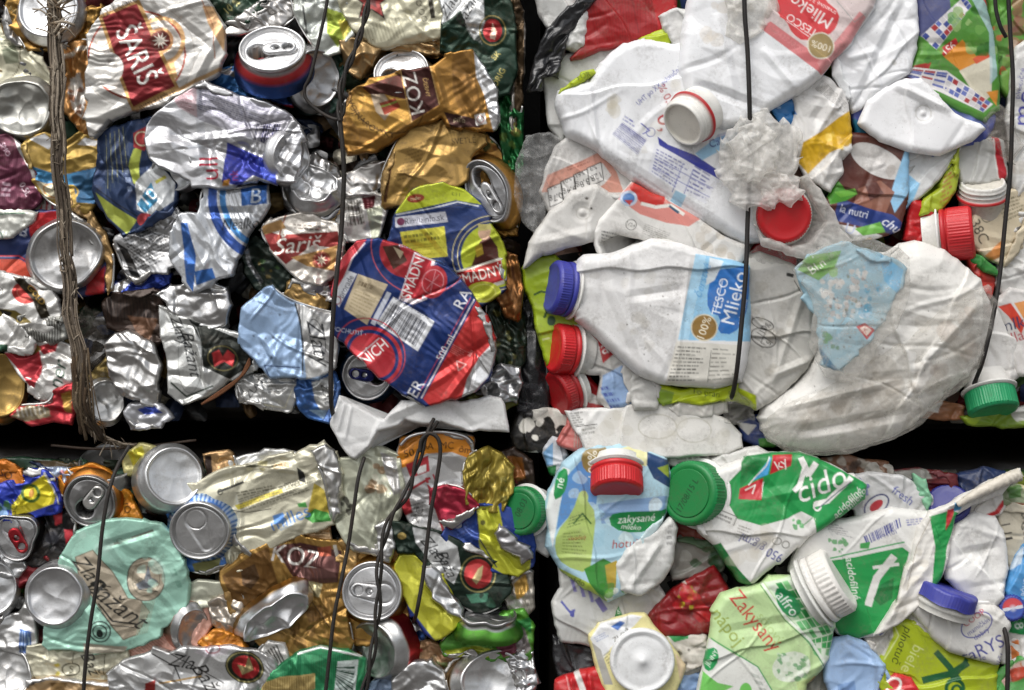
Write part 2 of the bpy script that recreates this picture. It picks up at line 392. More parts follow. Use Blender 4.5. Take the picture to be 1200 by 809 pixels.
    for f in laps:
        ax, ay, bx, by, am = f[:5]; w = f[5] if len(f) > 5 else 2.; l = math.hypot(bx-ax, by-ay); s_ = (-(vx-ax)*(by-ay)+(vy-ay)*(bx-ax))/l; fd = f[6] if len(f) > 6 else 60.; s_ = s_+2*np.sin(((vx-ax)*(bx-ax)+(vy-ay)*(by-ay))/l/11.)
        k = np.clip(s_/w*.5+.5, 0, 1); h += am*k*np.exp(-np.clip(s_, 0, None)/fd)
    for f in dents:
        ax, ay, r, am = f; q = np.hypot(vx-ax, vy-ay)/r; h += am*np.clip(1-q*q, 0, 1)
    if hf is not None: h = h+hf(vx, vy, dist)
    for (ax, ay, r) in well: h = h-26*np.clip((r-np.hypot(vx-ax, vy-ay))/3, 0, 1)
    cv = Canvas(x0, y0, x1, y1, col, metal, rng); cv.run(draw); t4 = cv.sample(vx, vy)
    a, b, c, d = idx[:-1, :-1], idx[:-1, 1:], idx[1:, 1:], idx[1:, :-1]
    F = np.stack([a[ins], d[ins], c[ins], b[ins]], 1)
    E = []
    for (p, q, nb) in ((a, d, pad[1:-1, :-2]), (d, c, pad[2:, 1:-1]), (c, b, pad[1:-1, 2:]), (b, a, pad[:-2, 1:-1])):
        m = ins & ~nb; E.append(np.stack([p[m], q[m]], 1))
    E = np.vstack(E); ub = np.unique(E); rem = np.full(len(vx), -1); rem[ub] = np.arange(len(ub))+len(vx)
    inset = .94 if not hl else 1.0
    sx = cx+(vx[ub]-cx)*inset; sy = cy+(vy[ub]-cy)*inset; sh = h[ub]-skirt
    F = np.vstack([F, np.stack([E[:, 1], E[:, 0], rem[E[:, 0]], rem[E[:, 1]]], 1)])
    ax_ = np.concatenate([vx, sx]); ay_ = np.concatenate([vy, sy]); ah = np.concatenate([h, sh]); t4 = np.vstack([t4, t4[ub]])
    T3 = None
    if not hl:
        ax_ = np.append(ax_, cx); ay_ = np.append(ay_, cy); ah = np.append(ah, sh.mean()); t4 = np.vstack([t4, t4[:1]])
        k = len(ax_)-1; T3 = np.stack([rem[E[:, 1]], rem[E[:, 0]], np.full(len(E), k)], 1)
    if basis is None:
        co = np.stack([(ax_-cx)*S, -ah*S, -(ay_-cy)*S], 1); loc = anchor(cx, cy, d0)
    else:
        U, V, Nn = [np.array(q) for q in basis]; co = (ax_[:, None]*U-ay_[:, None]*V+ah[:, None]*Nn)*S; loc = org
    me = mesh_from(name, co, F, T3, t4[:, :3], t4[:, 3])
    o = link(name, me, loc, parent, mat); tag(o, label, cat, group)
    if edge and basis is None and name in ('crushed_can', 'body', 'milk_bottle', 'yogurt_bottle', 'plastic_packaging', 'printed_bag') and mat in ('can', 'foil', 'plastic', 'label') and (x1-x0)*(y1-y0) > 1500:
        er = np.random.default_rng(sd+5); q = roughen(poly, 4., 0., er); n = len(q); bx_, by_, bh_ = vx[bd], vy[bd], h[bd]; metalic = mat in ('can', 'foil')
        def section(lo, hi):
            k0 = er.integers(n); m = int(np.clip(er.uniform(lo, hi)/4., 6, n*.45)); return q[(k0+np.arange(m)) % n]
        if metalic and er.random() < .5:                      # a length of the rolled rim left on the torn edge
            pth = section(30, 75); hh = [bh_[np.argmin((bx_-a)**2+(by_-b)**2)] for a, b in pth]
            hh = np.convolve(np.pad(hh, 2, 'edge'), np.ones(5)/5, 'valid')+1.2
            sm_ = np.stack([np.convolve(np.pad(pth[:, k], 2, 'edge'), np.ones(5)/5, 'valid') for k in (0, 1)], 1)
            tube(o, 'rim', np.column_stack([sm_, hh])[::2], er.uniform(1.2, 1.9), mat='foil', col='c6c5c2', metal=1., n=4, local=(cx, cy), loc=loc)
        if er.random() < (.6 if metalic else .5):             # the wall folded over on itself along the edge
            pth = section(26, 60)[::2]; c_ = np.array([cx, cy]); m = len(pth); wd = er.uniform(6, 11) if metalic else er.uniform(8, 15)
            tt = np.linspace(0, 1, m); inn = []
            for k in range(m):
                dv_ = c_-pth[k]; dv_ = dv_/(np.linalg.norm(dv_)+1e-6); inn.append(pth[k]+dv_*wd*math.sin(math.pi*min(max(tt[k], .06), .94))**.6*er.uniform(.75, 1.2))
            fp = np.vstack([pth, np.array(inn)[::-1]]); rise = er.uniform(1.5, 4)
            mid = bh_[np.argmin((bx_-pth[m//2, 0])**2+(by_-pth[m//2, 1])**2)]
            bc = t4[bd.nonzero()[0][np.argmin((bx_-pth[m//2, 0])**2+(by_-pth[m//2, 1])**2)]]; hxc = ''.join('%02x' % int(np.clip((v*12.92 if v < .0031 else 1.055*v**(1/2.4)-.055)*255, 0, 255)) for v in bc[:3])
            sheet(o, 'folded_edge', fp, (d0+max(mid, 0)+th*.75+1)/14., th=1.4, rnd=2, crum=1.0, cell=14, wave=0, jag=.5, grow=0, cr=2, smooth=1, skirt=2.2, sp=1.3, mat=mat, edge=False,
                  col=('b9b7b3:1' if er.random() < .6 else hxc) if metalic else hxc, metal=metal, hf=lambda ax, ay, dd: rise*np.clip(nearest(ax, ay, pth, wrap=False)/wd, 0, 1.2))
    return o

# ------------------------------------------------------------------ round things
def lathe(parent, name, c, r, ax, prof, cols, metal=0., seg=72, spin=0, sq=(1, 1), dent=0., rib=None, mat='can', hf=None, cf=None, crush=(), bend=None, seed=1, label=None, cat=None, group=None, draw=None):
    U, V, A = frame(ax, spin); rng = np.random.default_rng(abs(seed+int(c[0])*7+int(c[1])))
    th = np.linspace(0, 2*np.pi, seg, endpoint=False); pr = np.array(prof, float); n = len(pr)
    rho = pr[:, 0][:, None]*np.ones(seg)[None]; hh = pr[:, 1][:, None]*np.ones(seg)[None]; T = np.ones(n)[:, None]*th[None]
    if rib is not None: rho = rho*(1+rib[1]*np.sign(np.sin(rib[0]*T))*np.array(rib[2])[:, None])
    for (an, am, pw) in crush: rho = rho*(1-am*np.clip(np.cos(T-R(an)), 0, 1)**pw)
    x = rho*np.cos(T)*sq[0]; y = rho*np.sin(T)*sq[1]; k = np.minimum(1, np.abs(hh)*2+.3)
    col = np.empty((n, seg, 3)); met = np.empty((n, seg))
    for i in range(n):
        q, m = hx(cols[i] if isinstance(cols, (list, tuple)) else cols, metal); col[i] = q; met[i] = m
    if hf is not None: hh = hh+hf(x/sq[0], y/sq[1])
    if cf is not None: cf(x/sq[0], y/sq[1], hh, T, col, met)
    if bend: 
        for (an, am, off) in bend: hh = hh-am*np.abs(x*math.cos(R(an))+y*math.sin(R(an))-off)
    if dent:
        z = hh+.3*rho; hh = hh+dent*2*vnoise(x*10, y*10, 5., rng)+dent*1.3*bowls(x*10, y*10, 5., rng)-dent*.5
        f = 1+dent*1.4*vnoise(np.cos(T)*10, z*12, 5., rng)+dent*.8*vnoise(np.sin(T)*14, z*16+9, 4., rng); x = x*f; y = y*f
    px = (x[..., None]*np.array(U)+y[..., None]*np.array(V)+hh[..., None]*np.array(A)).reshape(-1, 3)*r*S
    i = np.arange(n-1)[:, None]; j = np.arange(seg)[None]; j1 = (j+1) % seg
    F = np.stack([i*seg+j+0*i, (i+1)*seg+j, (i+1)*seg+j1, i*seg+j1], -1).reshape(-1, 4)
    me = mesh_from(name, px, F, None, col.reshape(-1, 3), met.ravel())
    o = link(name, me, anchor(*c), parent, mat); return tag(o, label, cat, group)

def stadium(x0, r0, x1, r1, n=14):
    a = np.linspace(math.pi/2, 3*math.pi/2, n); b = np.linspace(-math.pi/2, math.pi/2, n)
    return np.vstack([np.stack([x0+r0*np.cos(a), r0*np.sin(a)], 1), np.stack([x1+r1*np.cos(b), r1*np.sin(b)], 1)])
def circ(x, y, rx, ry, n=20):
    t = np.linspace(0, 2*np.pi, n, endpoint=False); return np.stack([x+rx*np.cos(t), y+ry*np.sin(t)], 1)

def can_lid(parent, c, r, ax, spin=0, hole=True, tab='c4c4c4', wall=(.2, 'c8c8c8'), sq=(1, 1), dent=.02, crush=(), bend=None, wcf=None, col='cfcfcf', name='lid', fleck=None):
    """c = (x, y, level). seam rim, countersink, scored panel with mouth, and the pull tab on its rivet"""
    d = c[2]*14.0; rh = list(np.linspace(0, .80, 24))
    prof = [(q, -.06) for q in rh]+[(.83, -.08), (.855, -.15), (.88, -.15), (.90, -.04), (.925, .03), (.96, .05), (.995, .02), (1.0, -.03), (.985, -.09), (.95, -.11), (.945, -.18), (1.02, -.26), (1.12, -.38), (1.19, -.50), (1.21, -.6), (1.215, -.6-wall[0])]
    cols = [col]*(24+9)+['bcbcbc']*2+[wall[1]]*5
    if len(wall) > 2: cols[-3:] = [wall[2]]*3
    def mouth(x, y): return np.hypot((x+.40)/.34, y/.32)
    def tear(x, y):
        t = np.clip((x+.36)/.95, 0, 1); return np.hypot(x+.36-t*.95, y)-(.40-.20*t)
    def hf(x, y):
        q = np.hypot(x, y); p = q < .79; h = -.035*np.clip(-tear(x, y)/.05, 0, 1)*p
        if hole: h = h-.75*np.clip((1-mouth(x, y))/.12, 0, 1)*p
        else: h = h-.03*np.exp(-((mouth(x, y)-1)/.06)**2)*p
        return h
    def cf(x, y, h, T, cc, mm):
        if hole:
            k = (mouth(x, y) < .93) & (np.hypot(x, y) < .8); cc[k] = lin('15110d'); mm[k] = 0  # near-black colour paints the unlit inside of the can
            if fleck: k2 = k & (np.abs(x+.45+.3*y) < .09); cc[k2] = lin(fleck)
        if wcf: wcf(x, y, h, T, cc, mm)
    o = lathe(parent, name, (c[0], c[1], d), r, ax, prof, cols, 1., 96, spin, sq, dent, None, 'can', hf, cf, crush, bend)
    if tab:
        U, V, A = frame(ax, spin); rr = r
        out = stadium(-.06*rr, .25*rr, .50*rr, .23*rr)
        hole2 = circ(.46*rr, 0, .14*rr, .15*rr); hole3 = circ(.10*rr, 0, .10*rr, .10*rr, 14)
        org = anchor(c[0], c[1], d)+A*(.0*rr*S)
        tc, tm = tab, .95
        def th(x, y, ds): return np.full_like(x, .02*rr)
        sheet(o, 'pull_tab', out, 0, th=.045*rr, rnd=.08*rr, crum=0, wave=0, col=tc, metal=.9, sp=max(.7, rr*.03), smooth=1, skirt=.06*rr, holes=[hole2, hole3], hf=th, basis=(U*sq[0], V*sq[1], A), org=org)
        lathe(o, 'rivet', (c[0], c[1], d), rr*.085, ax, [(0, .5), (.7, .45), (1, .1), (1.05, -1.2)], 'd0d0d0', 1., 20)
    return o
def can_base(parent, c, r, ax, spin=0, wall=(.25, 'cfcfcf'), sq=(1, 1), dent=.02, crush=(), bend=None, col='cdcdcd', dome=.16, name='base', wcf=None, shoulder=1.22, mat='can', ddx=None):
    d = c[2]*14.0; rh = np.linspace(0, .86, 20); dent = dent*1.5+.006
    prof = [(q, -.05-dome*(1-(q/.86)**2)) for q in rh]+[(.90, -.035), (.93, .03), (.965, .05), (1.0, .03), (1.03, -.04), (1.07, -.13), (1.13, -.22), (shoulder-.02, -.34), (shoulder, -.45), (shoulder, -.48), (shoulder, -.5-wall[0])]
    cols = [col]*(len(prof)-3)+[wall[1]]*3
    return lathe(parent, name, (c[0], c[1], d), r, ax, prof, cols, 1., 80, spin, sq, dent, None, mat, None, wcf, crush, bend)
def bottle_cap(parent, c, r, ax, col, h=.62, spin=0, ring=True, rcol=None, neck='dcdcd6', nlen=.5, name='cap', dent=.0, top=None, ribs=56, rim=None, sq=(1, 1)):
    d = c[2]*14.0; t = top or col
    prof = [(0, 0), (.5, 0), (.78, -.005), (.82, .012), (.90, .005), (.955, -.035), (.985, -.09), (1, -.10), (1, -.12), (1.0, -h+.10), (1.0, -h+.08), (1.01, -h)]
    f = [0, 0, 0, 0, 0, 0, .2, 1, 1, 1, .3, 0]; cols = [t]*5+[col]*7
    if ring:
        prof += [(.95, -h-.005), (.95, -h-.05), (1.02, -h-.055), (1.04, -h-.2), (1.0, -h-.23)]; f += [0]*5; cols += [rcol or col]*5; h2 = h+.23
    else: h2 = h
    o = lathe(parent, name, (c[0], c[1], d), r, ax, prof, cols, 0, 224, spin, sq, dent, (ribs, .012, f), 'cap')
    if nlen:
        pn = [(.90, -h2+.1), (.90, -h2-.06), (1.10, -h2-.07), (1.12, -h2-.13), (.93, -h2-.16), (.93, -h2-.16-nlen)]
        lathe(parent, 'neck', (c[0], c[1], d), r, ax, pn, rim or neck, 0, 64, spin, sq, 0, None, 'plastic')
    return o
def open_neck(parent, c, r, ax, col='e2e0d9', ring='b51f24', nlen=.6, spin=0, inner='d6d2c6'):
    d = c[2]*14.0
    prof = [(0, -.10), (.70, -.10), (.80, -.09), (.82, -.02), (.86, .02), (.92, 0), (.94, -.08), (.94, -.14), (1.0, -.18), (1.0, -.22), (.94, -.26), (.94, -.34), (1.0, -.38), (1.0, -.42), (.94, -.47), (.94, -.55), (1.08, -.57), (1.1, -.66), (1.08, -.72), (.98, -.74), (.98, -.74-nlen)]
    cols = [inner]*4+[col]*12+([ring]*2 if ring else [col]*2)+[col]*3
    return lathe(parent, 'neck', (c[0], c[1], d), r, ax, prof, cols, 0, 80, spin, (1, 1), .01, None, 'plastic')

def tube(parent, name, path, rad, mat='wire', col='2b2825', label=None, cat=None, group=None, metal=.2, flat=1., rough=0., seg=8, n=10, capn=True, local=None, loc=None):
    """path rows: x, y, level (layout units)"""
    p = crom(P(path), n); m = len(p)
    if local: w = np.column_stack([(p[:, 0]-local[0])*S, -p[:, 2]*S, -(p[:, 1]-local[1])*S]); org = loc
    else: w = np.array([list(anchor(q[0], q[1], q[2]*14.0)) for q in p]); org = w.mean(0); w = w-org
    rng = np.random.default_rng(int(abs(p[0].sum())*10)); t = np.gradient(w, axis=0); t /= np.linalg.norm(t, axis=1)[:, None]+1e-9
    ref = np.array([0, -1., 0]); u = np.cross(t, ref); u /= np.linalg.norm(u, axis=1)[:, None]+1e-9; v = np.cross(u, t)
    th = np.linspace(0, 2*np.pi, seg, endpoint=False); rr = np.full(m, (1. if isinstance(rad, (list, tuple)) else rad)*S)
    if isinstance(rad, (list, tuple)): rr = np.interp(np.linspace(0, 1, m), np.linspace(0, 1, len(rad)), rad)*S
    k = 1+rough*(rng.random((m, seg))-.5)*2
    co = w[:, None]+(u[:, None]*np.cos(th)[None, :, None]+v[:, None]*np.sin(th)[None, :, None]*flat)*(rr[:, None]*k)[..., None]
    i = np.arange(m-1)[:, None]; j = np.arange(seg)[None]; j1 = (j+1) % seg
    F = np.stack([i*seg+j, i*seg+j1, (i+1)*seg+j1, (i+1)*seg+j], -1).reshape(-1, 4)
    co = co.reshape(-1, 3); co = np.vstack([co, w[:1], w[-1:]]); a = len(co)-2
    T3 = [(a, (q+1) % seg, q) for q in range(seg)]+[(a+1, (m-1)*seg+q, (m-1)*seg+(q+1) % seg) for q in range(seg)]
    me = mesh_from(name, co, F, T3, lin(col), metal); o = link(name, me, Vector(org), parent, mat); return tag(o, label, cat, group)
def twist(parent, name, path, rad, gap, pitch, **kw):
    p = crom(P(path), 24); s_ = np.concatenate([[0], np.cumsum(np.linalg.norm(np.diff(p[:, :2], axis=0), axis=1))]); out = []
    t = np.gradient(p[:, :2], axis=0); t /= np.linalg.norm(t, axis=1)[:, None]+1e-9; nn = np.stack([-t[:, 1], t[:, 0]], 1)
    for k in (0, math.pi):
        a = s_/pitch*2*np.pi+k; q = p.copy(); q[:, :2] += nn*np.cos(a)[:, None]*gap; q[:, 2] += np.sin(a)*gap/14
        out.append(tube(parent, name, q[::3], rad, n=4, **kw))
    return out

def print_disc(parent, name, c, r, ax, col, draw, spin=0, lift=.3):
    """thin inked disc moulded on the top of a cap; draw uses units centred on the disc"""
    U, V, A = frame(ax, spin); org = anchor(c[0], c[1], c[2]*14.0)+A*(lift*S)
    return sheet(parent, name, circ(0, 0, r, r, 40), 0, th=.2, rnd=1, crum=0, wave=0, smooth=0, col=col, draw=draw, sp=.9, mat='cap', skirt=.3, basis=(U, V, A), org=org)

# ================================================================== SETTING
def box(name, x0, x1, y0, y1, d0, d1, col, mat='scrap', kind='structure', bump=6, cell=24):
    """a compacted block: front face uneven"""
    n = 60; X, Y = np.meshgrid(np.linspace(x0, x1, n), np.linspace(y0, y1, n)); rng = np.random.default_rng(int(abs(x0)+abs(y0)))
    h = d1+bump*2*(bowls(X, Y, cell, rng)-.4)+bump*vnoise(X, Y, 40, rng); x, y, h = X.ravel(), Y.ravel(), h.ravel()
    co = np.stack([(x-600)*S, -h*S, H0+(404.5-y)*S], 1); idx = np.arange(n*n).reshape(n, n)
    F = np.stack([idx[:-1, :-1], idx[1:, :-1], idx[1:, 1:], idx[:-1, 1:]], -1).reshape(-1, 4)
    rim = np.concatenate([idx[0, :-1], idx[:-1, -1], idx[-1, :0:-1], idx[:0:-1, 0]]); m = len(rim); back = co[rim].copy(); back[:, 1] = -d0*S
    k = np.arange(m); F = np.vstack([F, np.stack([rim[k], rim[(k+1) % m], n*n+(k+1) % m, n*n+k], 1)])
    me = mesh_from(name, np.vstack([co, back]), F, None, lin(col), 0.); o = bpy.data.objects.new(name, me); COL.objects.link(o)
    me.materials.append(MAT[mat]); return tag(o, kind=kind)
YB = 404.5+H0/S                                                    # the yard surface in layout units
box('bale_block', -500, 606, -700, 492, -900, -62, '17130f')  # bale blocks tinted near-black: shade of the deep gaps put into the colour
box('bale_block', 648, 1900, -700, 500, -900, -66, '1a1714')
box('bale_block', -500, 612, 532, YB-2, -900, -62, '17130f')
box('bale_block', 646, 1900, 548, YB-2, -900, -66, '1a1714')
box('rear_bale_block', -500, 1900, -700, YB-2, -1500, -910, '0c0a08')  # backing that closes the gap, its darkness painted in as near-black
g = bpy.data.meshes.new('ground'); g.from_pydata([(-60, -60, 0), (60, -60, 0), (60, 60, 0), (-60, 60, 0)], [], [(0, 1, 2, 3)])
ga = g.attributes.new('tint', 'FLOAT_COLOR', 'POINT')
for q in ga.data: q.color = (*lin('5a5856'), 1)
g.attributes.new('metal', 'FLOAT', 'POINT'); g.materials.append(MAT['ground'])
go = bpy.data.objects.new('ground', g); COL.objects.link(go); tag(go, kind='structure')  # unseen ground, added for bounce light; tint darkened for contrast in the metals

def litter(name, label, x0, x1, y0, y1, n, pal, sd, lo=-52, hi=-8, size=(10, 24), metal=.5, mat='scrap'):
    """scraps deep in the joints of the bale, too many and too hidden to count"""
    rng = np.random.default_rng(sd); CO = []; FF = []; TT = []; MM = []; off = 0; k = 9
    for _ in range(n):
        w, h_ = rng.uniform(*size), rng.uniform(*size)*.7; u, v = np.meshgrid(np.linspace(-1, 1, k), np.linspace(-1, 1, k))
        q = facets(u*10+rng.uniform(0, 200), v*10, 5.5, rng); z = q*rng.uniform(5, 14)-(u*u+v*v)*rng.uniform(1, 6)
        x = u*w*(1-.25*v*v*rng.random()); y = v*h_*(1-.3*u*u*rng.random()); a = rng.uniform(0, 6.3); c, s_ = math.cos(a), math.sin(a)
        tx, ty = rng.uniform(-.6, .6, 2); z = z+tx*x+ty*y; px = rng.uniform(x0, x1)+x*c-y*s_; py = rng.uniform(y0, y1)+x*s_+y*c; d = rng.uniform(lo, hi)
        px = np.clip(px, x0-12, x1+12); py = np.clip(py, y0-8, y1+8)
        CO.append(np.stack([(px-600)*S, -(z+d)*S, H0+(404.5-py)*S], -1).reshape(-1, 3)); i = np.arange(k*k).reshape(k, k)+off; off += k*k
        FF.append(np.stack([i[:-1, :-1], i[1:, :-1], i[1:, 1:], i[:-1, 1:]], -1).reshape(-1, 4))
        p = pal[rng.integers(len(pal))]; q_, m_ = hx(p, metal); TT.append(np.tile(q_*rng.uniform(.7, 1.1), (k*k, 1))); MM.append(np.full(k*k, m_))
    me = mesh_from(name, np.vstack(CO), np.vstack(FF), None, np.vstack(TT), np.concatenate(MM)); o = bpy.data.objects.new(name, me); COL.objects.link(o)
    me.materials.append(MAT[mat]); return tag(o, label, 'scrap', kind='stuff')
CANPAL = ['8a8a8a:1', '777777:1', '9b9b9b:1', '6a5525', '5d4420', '23301f', '1c2a45', '5a1c1c', '3a2a20', 'a09a88', '1b3d2a', '2d2d2d', '141414', '141414']
PETPAL = ['9a9890', '8a877e', 'a5a39c', '7a1c1c', '2a3a66', '3a5a2a', '6f7a22', '55524c', '8a6a5a', '2b2a28', '2b2a28']
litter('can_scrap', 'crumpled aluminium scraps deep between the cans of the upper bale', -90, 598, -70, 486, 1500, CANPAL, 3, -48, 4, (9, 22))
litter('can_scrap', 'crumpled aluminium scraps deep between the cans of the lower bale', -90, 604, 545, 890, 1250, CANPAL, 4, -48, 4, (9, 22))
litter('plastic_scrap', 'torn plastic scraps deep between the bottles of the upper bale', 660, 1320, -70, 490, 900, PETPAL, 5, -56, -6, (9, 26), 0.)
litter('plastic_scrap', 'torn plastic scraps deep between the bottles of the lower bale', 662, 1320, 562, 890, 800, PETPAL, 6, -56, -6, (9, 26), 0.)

# ================================================================== UPPER LEFT BALE: cans
G1 = 'crushed cans in the upper bale'
def can(label, c): return thing('crushed_can', label, 'can', c, G1)
def can1(label, pts, lv, **k): return sheet(None, 'crushed_can', pts, lv, label=label, cat='can', group=G1, **k)
M_ = .45
# base of a gold can, top left corner
t = can('gold can in the top left corner with its pale round base behind the strap', (57, 12, 0))
sheet(t, 'body', '6,24 12,2 16,-16 118,-16 118,14 106,42 80,58 42,57 14,45', .3, well=[(56,10,33)], col='a87f35', metal=.8, crum=5, cell=20, draw=[('F', '80,8 118,0 116,30 84,44', 6, '3a2a12'), ('P', '10,40 40,56 60,58 40,48', '7d5a22')])
can_base(t, (56, 10, 1.6), 35, (-.05, .12, 1), wall=(.15, 'b08a40'), dome=.08, col='e2e2e2', dent=.015)
can1('ivory can with a dark tree print at the left edge above the clear dented base', '-14,26 6,26 22,44 30,62 46,72 60,96 60,122 -14,122', .3, col='cfcbb2', metal=.3, crum=4, cell=22,
     draw=[('F', '0,38 14,40 24,60 4,62', 6, '4a5a3a'), ('P', '4,60 16,52 24,64 22,74 8,76', '4b5a40', .7), ('E', 2, 70, 22, 30, 20, '77705a', 1.2)])
t = can('milky dented can base at the left edge beside the strap', (26, 128, 0))
can_base(t, (24, 127, 1.7), 33, (.02, -.06, 1), sq=(1.05, 1), wall=(.4, 'b9b9b2'), dome=.10, col='b4b3ab', dent=.06, mat='plastic')
can1('gold and white crushed can squeezed between the strap and the red banner can', '70,60 84,52 104,52 116,70 112,100 112,140 106,158 92,152 78,130 72,96', 1.0, col='b07c3c', metal=.7, crum=7, cell=16, an=(1.8, 80),
     draw=[('P', '82,92 94,86 100,120 96,140 86,128 80,108', 'd8d3cb'), ('X', '80,80 104,80 104,150 84,150', 16, ['e0d8cc', '6a3f1c', '9a5a24'], 4), ('L', '74,70 96,58 112,54', 5, 'd8cfc0:.9')])
can1('red and white striped scrap at the left edge under the ivory can', '-10,222 40,232 74,240 74,252 50,258 30,252 -10,256', 0.2, col='d8d0cc', crum=3, cell=14, draw=[('S', '36,228 74,236 72,256 34,250', 6, 'b7202a', .45), ('L', '-8,252 20,250 40,252', 2, '2f6a44')])
# big can with the red banner
t = can('large flattened white can with a red banner and gold sun, top left', (183, 70, 3))
sheet(t, 'body', '104,42 122,14 146,0 152,-14 232,-14 246,6 262,34 265,62 259,84 226,106 200,119 160,130 130,142 110,160 104,160 101,140 104,118 106,80', 2.7, th=13, col='d2cfc8', metal=.55, crum=3.4, cell=34, an=(1.6, -20), sp=1.15, cr=6,
      folds=[(110, 150, 262, 84, -5, 9), (222, 110, 262, 30, 4, 8), (112, 100, 170, 122, 4, 7), (200, 20, 250, 60, -4, 8)],
      draw=[('E', 163, 66, 53, 50, 0, 'cfc6bb'), ('E', 163, 66, 55, 51, 0, 'a8482f', 2.2), ('E', 163, 66, 66, 62, 0, 'b9b2a8', .9),
            ('P', '250,10 264,40 262,62 244,30 238,10', 'd7a873'), ('L', '236,0 250,34 252,70', 1, 'b4714a'),
            ('E', 190, 50, 26, 26, 0, 'd9a86c', 5), ('E', 190, 50, 15, 15, 0, 'c98f58'), ('P', '176,66 192,76 204,70 210,92 196,98', 'd8a76a'),
            ('P', '118,21 165,2 211,104 156,130', 'b58a4c'), ('P', '123,23 162,7 206,102 158,125', '80191f'),
            ('T', 'ŠARIŠ', 163, 66, 25, 65, 'ece8e0', {'bold': .03, 'sx': .82}),
            ('E', 190, 50, 11.5, 11.5, 0, '6f2a22'), ('A', 190, 50, 10, 'f0e6d4', 10, 0, .35),
            ('E', 126, 82, 22, 20, 0, 'dedad2', 0), ('F', '124,60 134,56 142,82 132,86', 3, '8a8078'),
            ('T', '12 % KORUNNÝ', 152, 6, 7, -25, '5a524a', {'sx': .9}), ('L', '160,128 210,106 262,80', 4, 'caa06a'), ('T', 'SVETLÝ LEŽIAK', 186, 118, 6, -24, '3a2a22', {'sx': .8}),
            ('L', '108,158 160,132 226,108', 1.2, '8d8780')])
# red and blue can with its lid up
t = can('red and blue can with open lid and pull tab beside the red banner can', (320, 80, 2))
sheet(t, 'body', '284,72 356,62 362,92 357,118 336,122 312,110 290,92', .9, well=[(319,58,36)], th=6, col='b3272b', metal=.35, crum=4, cell=20, sp=1.3, draw=[('P', '300,104 330,112 358,100 358,125 310,122', '2b4f93'), ('L', '294,96 328,110 360,97', 2.5, '7d8fb8'), ('T', 'nadýcha', 340, 92, 6, -18, 'd9b0aa')])
can_lid(t, (319, 57, 3.0), 38.5, (.02, .82, 1), 6, wall=(.3, 'b3272b', '2b4f93'), tab='c9c9c9', col='dedede', fleck='b58a62', dent=.015)
can1('blue and silver can rim under the red and blue can', '232,96 250,84 280,82 310,112 320,124 300,124 270,112 240,108', .6, col='2b6fae', metal=.6, crum=4, cell=16, draw=[('L', '234,100 256,84 284,90 318,122', 6, 'b0aaa2:1')])
t = can('can with an oval silver base turned sideways behind the thin wire', (376, 92, 0))
sheet(t, 'body', '352,70 372,52 392,60 402,80 400,112 388,132 366,130 352,110', 0, well=[(372,92,26)], col='1f4a3d', crum=4, cell=16)
can_base(t, (372, 92, 1.6), 31, (.72, -.05, 1), sq=(.9, 1.1), wall=(.2, '1f4a3d'), dent=.03, col='b5b5b5')
can1('dark green can at the top edge with small gold digits', '246,-14 316,-14 306,10 290,28 268,26 254,10', .8, col='173524', metal=.5, crum=4, cell=18, draw=[('T', '10 %', 273, 8, 8, -40, 'b8b06a'), ('T', 'OBJ.', 288, 20, 6, -40, '9aa06a')])
can1('bare silver crumpled sheet at the top edge right of the white banner can', '262,40 280,22 300,6 322,-8 344,-8 344,14 328,28 304,34 276,40', 1.2, col='bdb9b4', metal=.95, mat='foil', crum=4, cell=18, cr=3)
can1('maroon can sliver at the top edge above the open lid', '320,-12 350,-12 346,8 328,20 312,24 300,30 306,14', .4, col='4a1420', crum=4, cell=16)
can1('pale green grey can with a lime and yellow splash at the top edge', '338,-14 412,-14 418,12 408,44 398,58 382,62 366,50 352,24', 1.1, col='bfc4bb', metal=.5, crum=5, cell=20, draw=[('P', '382,10 402,16 412,36 396,56 384,40', '9aab2a'), ('P', '396,24 412,26 404,50', 'c7b93a'), ('L', '356,8 360,40', 2, '2a2a2a')])
can1('ivory can printed with a red five pointed star at the top edge', '396,-14 524,-14 522,18 514,44 484,46 452,54 432,46 416,34 404,14', 1.3, th=8, col='c9c5ab', metal=.35, crum=3.5, cell=26, sp=1.2, cr=4,
     draw=[('A', 436, 2, 27, '2c241d'), ('A', 436, 2, 23, '8a2a26'), ('A', 436, 2, 11, '5a1a1a'), ('S', '418,34 470,20 478,44 424,54', 14, 'aaa68c', .35), ('P', '500,-6 506,-6 510,22 505,23', '3a362c'), ('E', 494, 15, 3, 3, 0, '4a463a', 1), ('E', 497, 23, 3, 3, 0, '4a463a', 1), ('E', 491, 5, 3, 3, 0, '4a463a', 1)])
can1('gold crumpled can wall under the red star can', '404,50 426,44 470,40 500,30 520,36 524,66 510,66 480,62 450,58 440,76 424,92 408,80', .9, col='a98a5a', metal=.75, crum=5.5, cell=18, an=(1.6, 20))
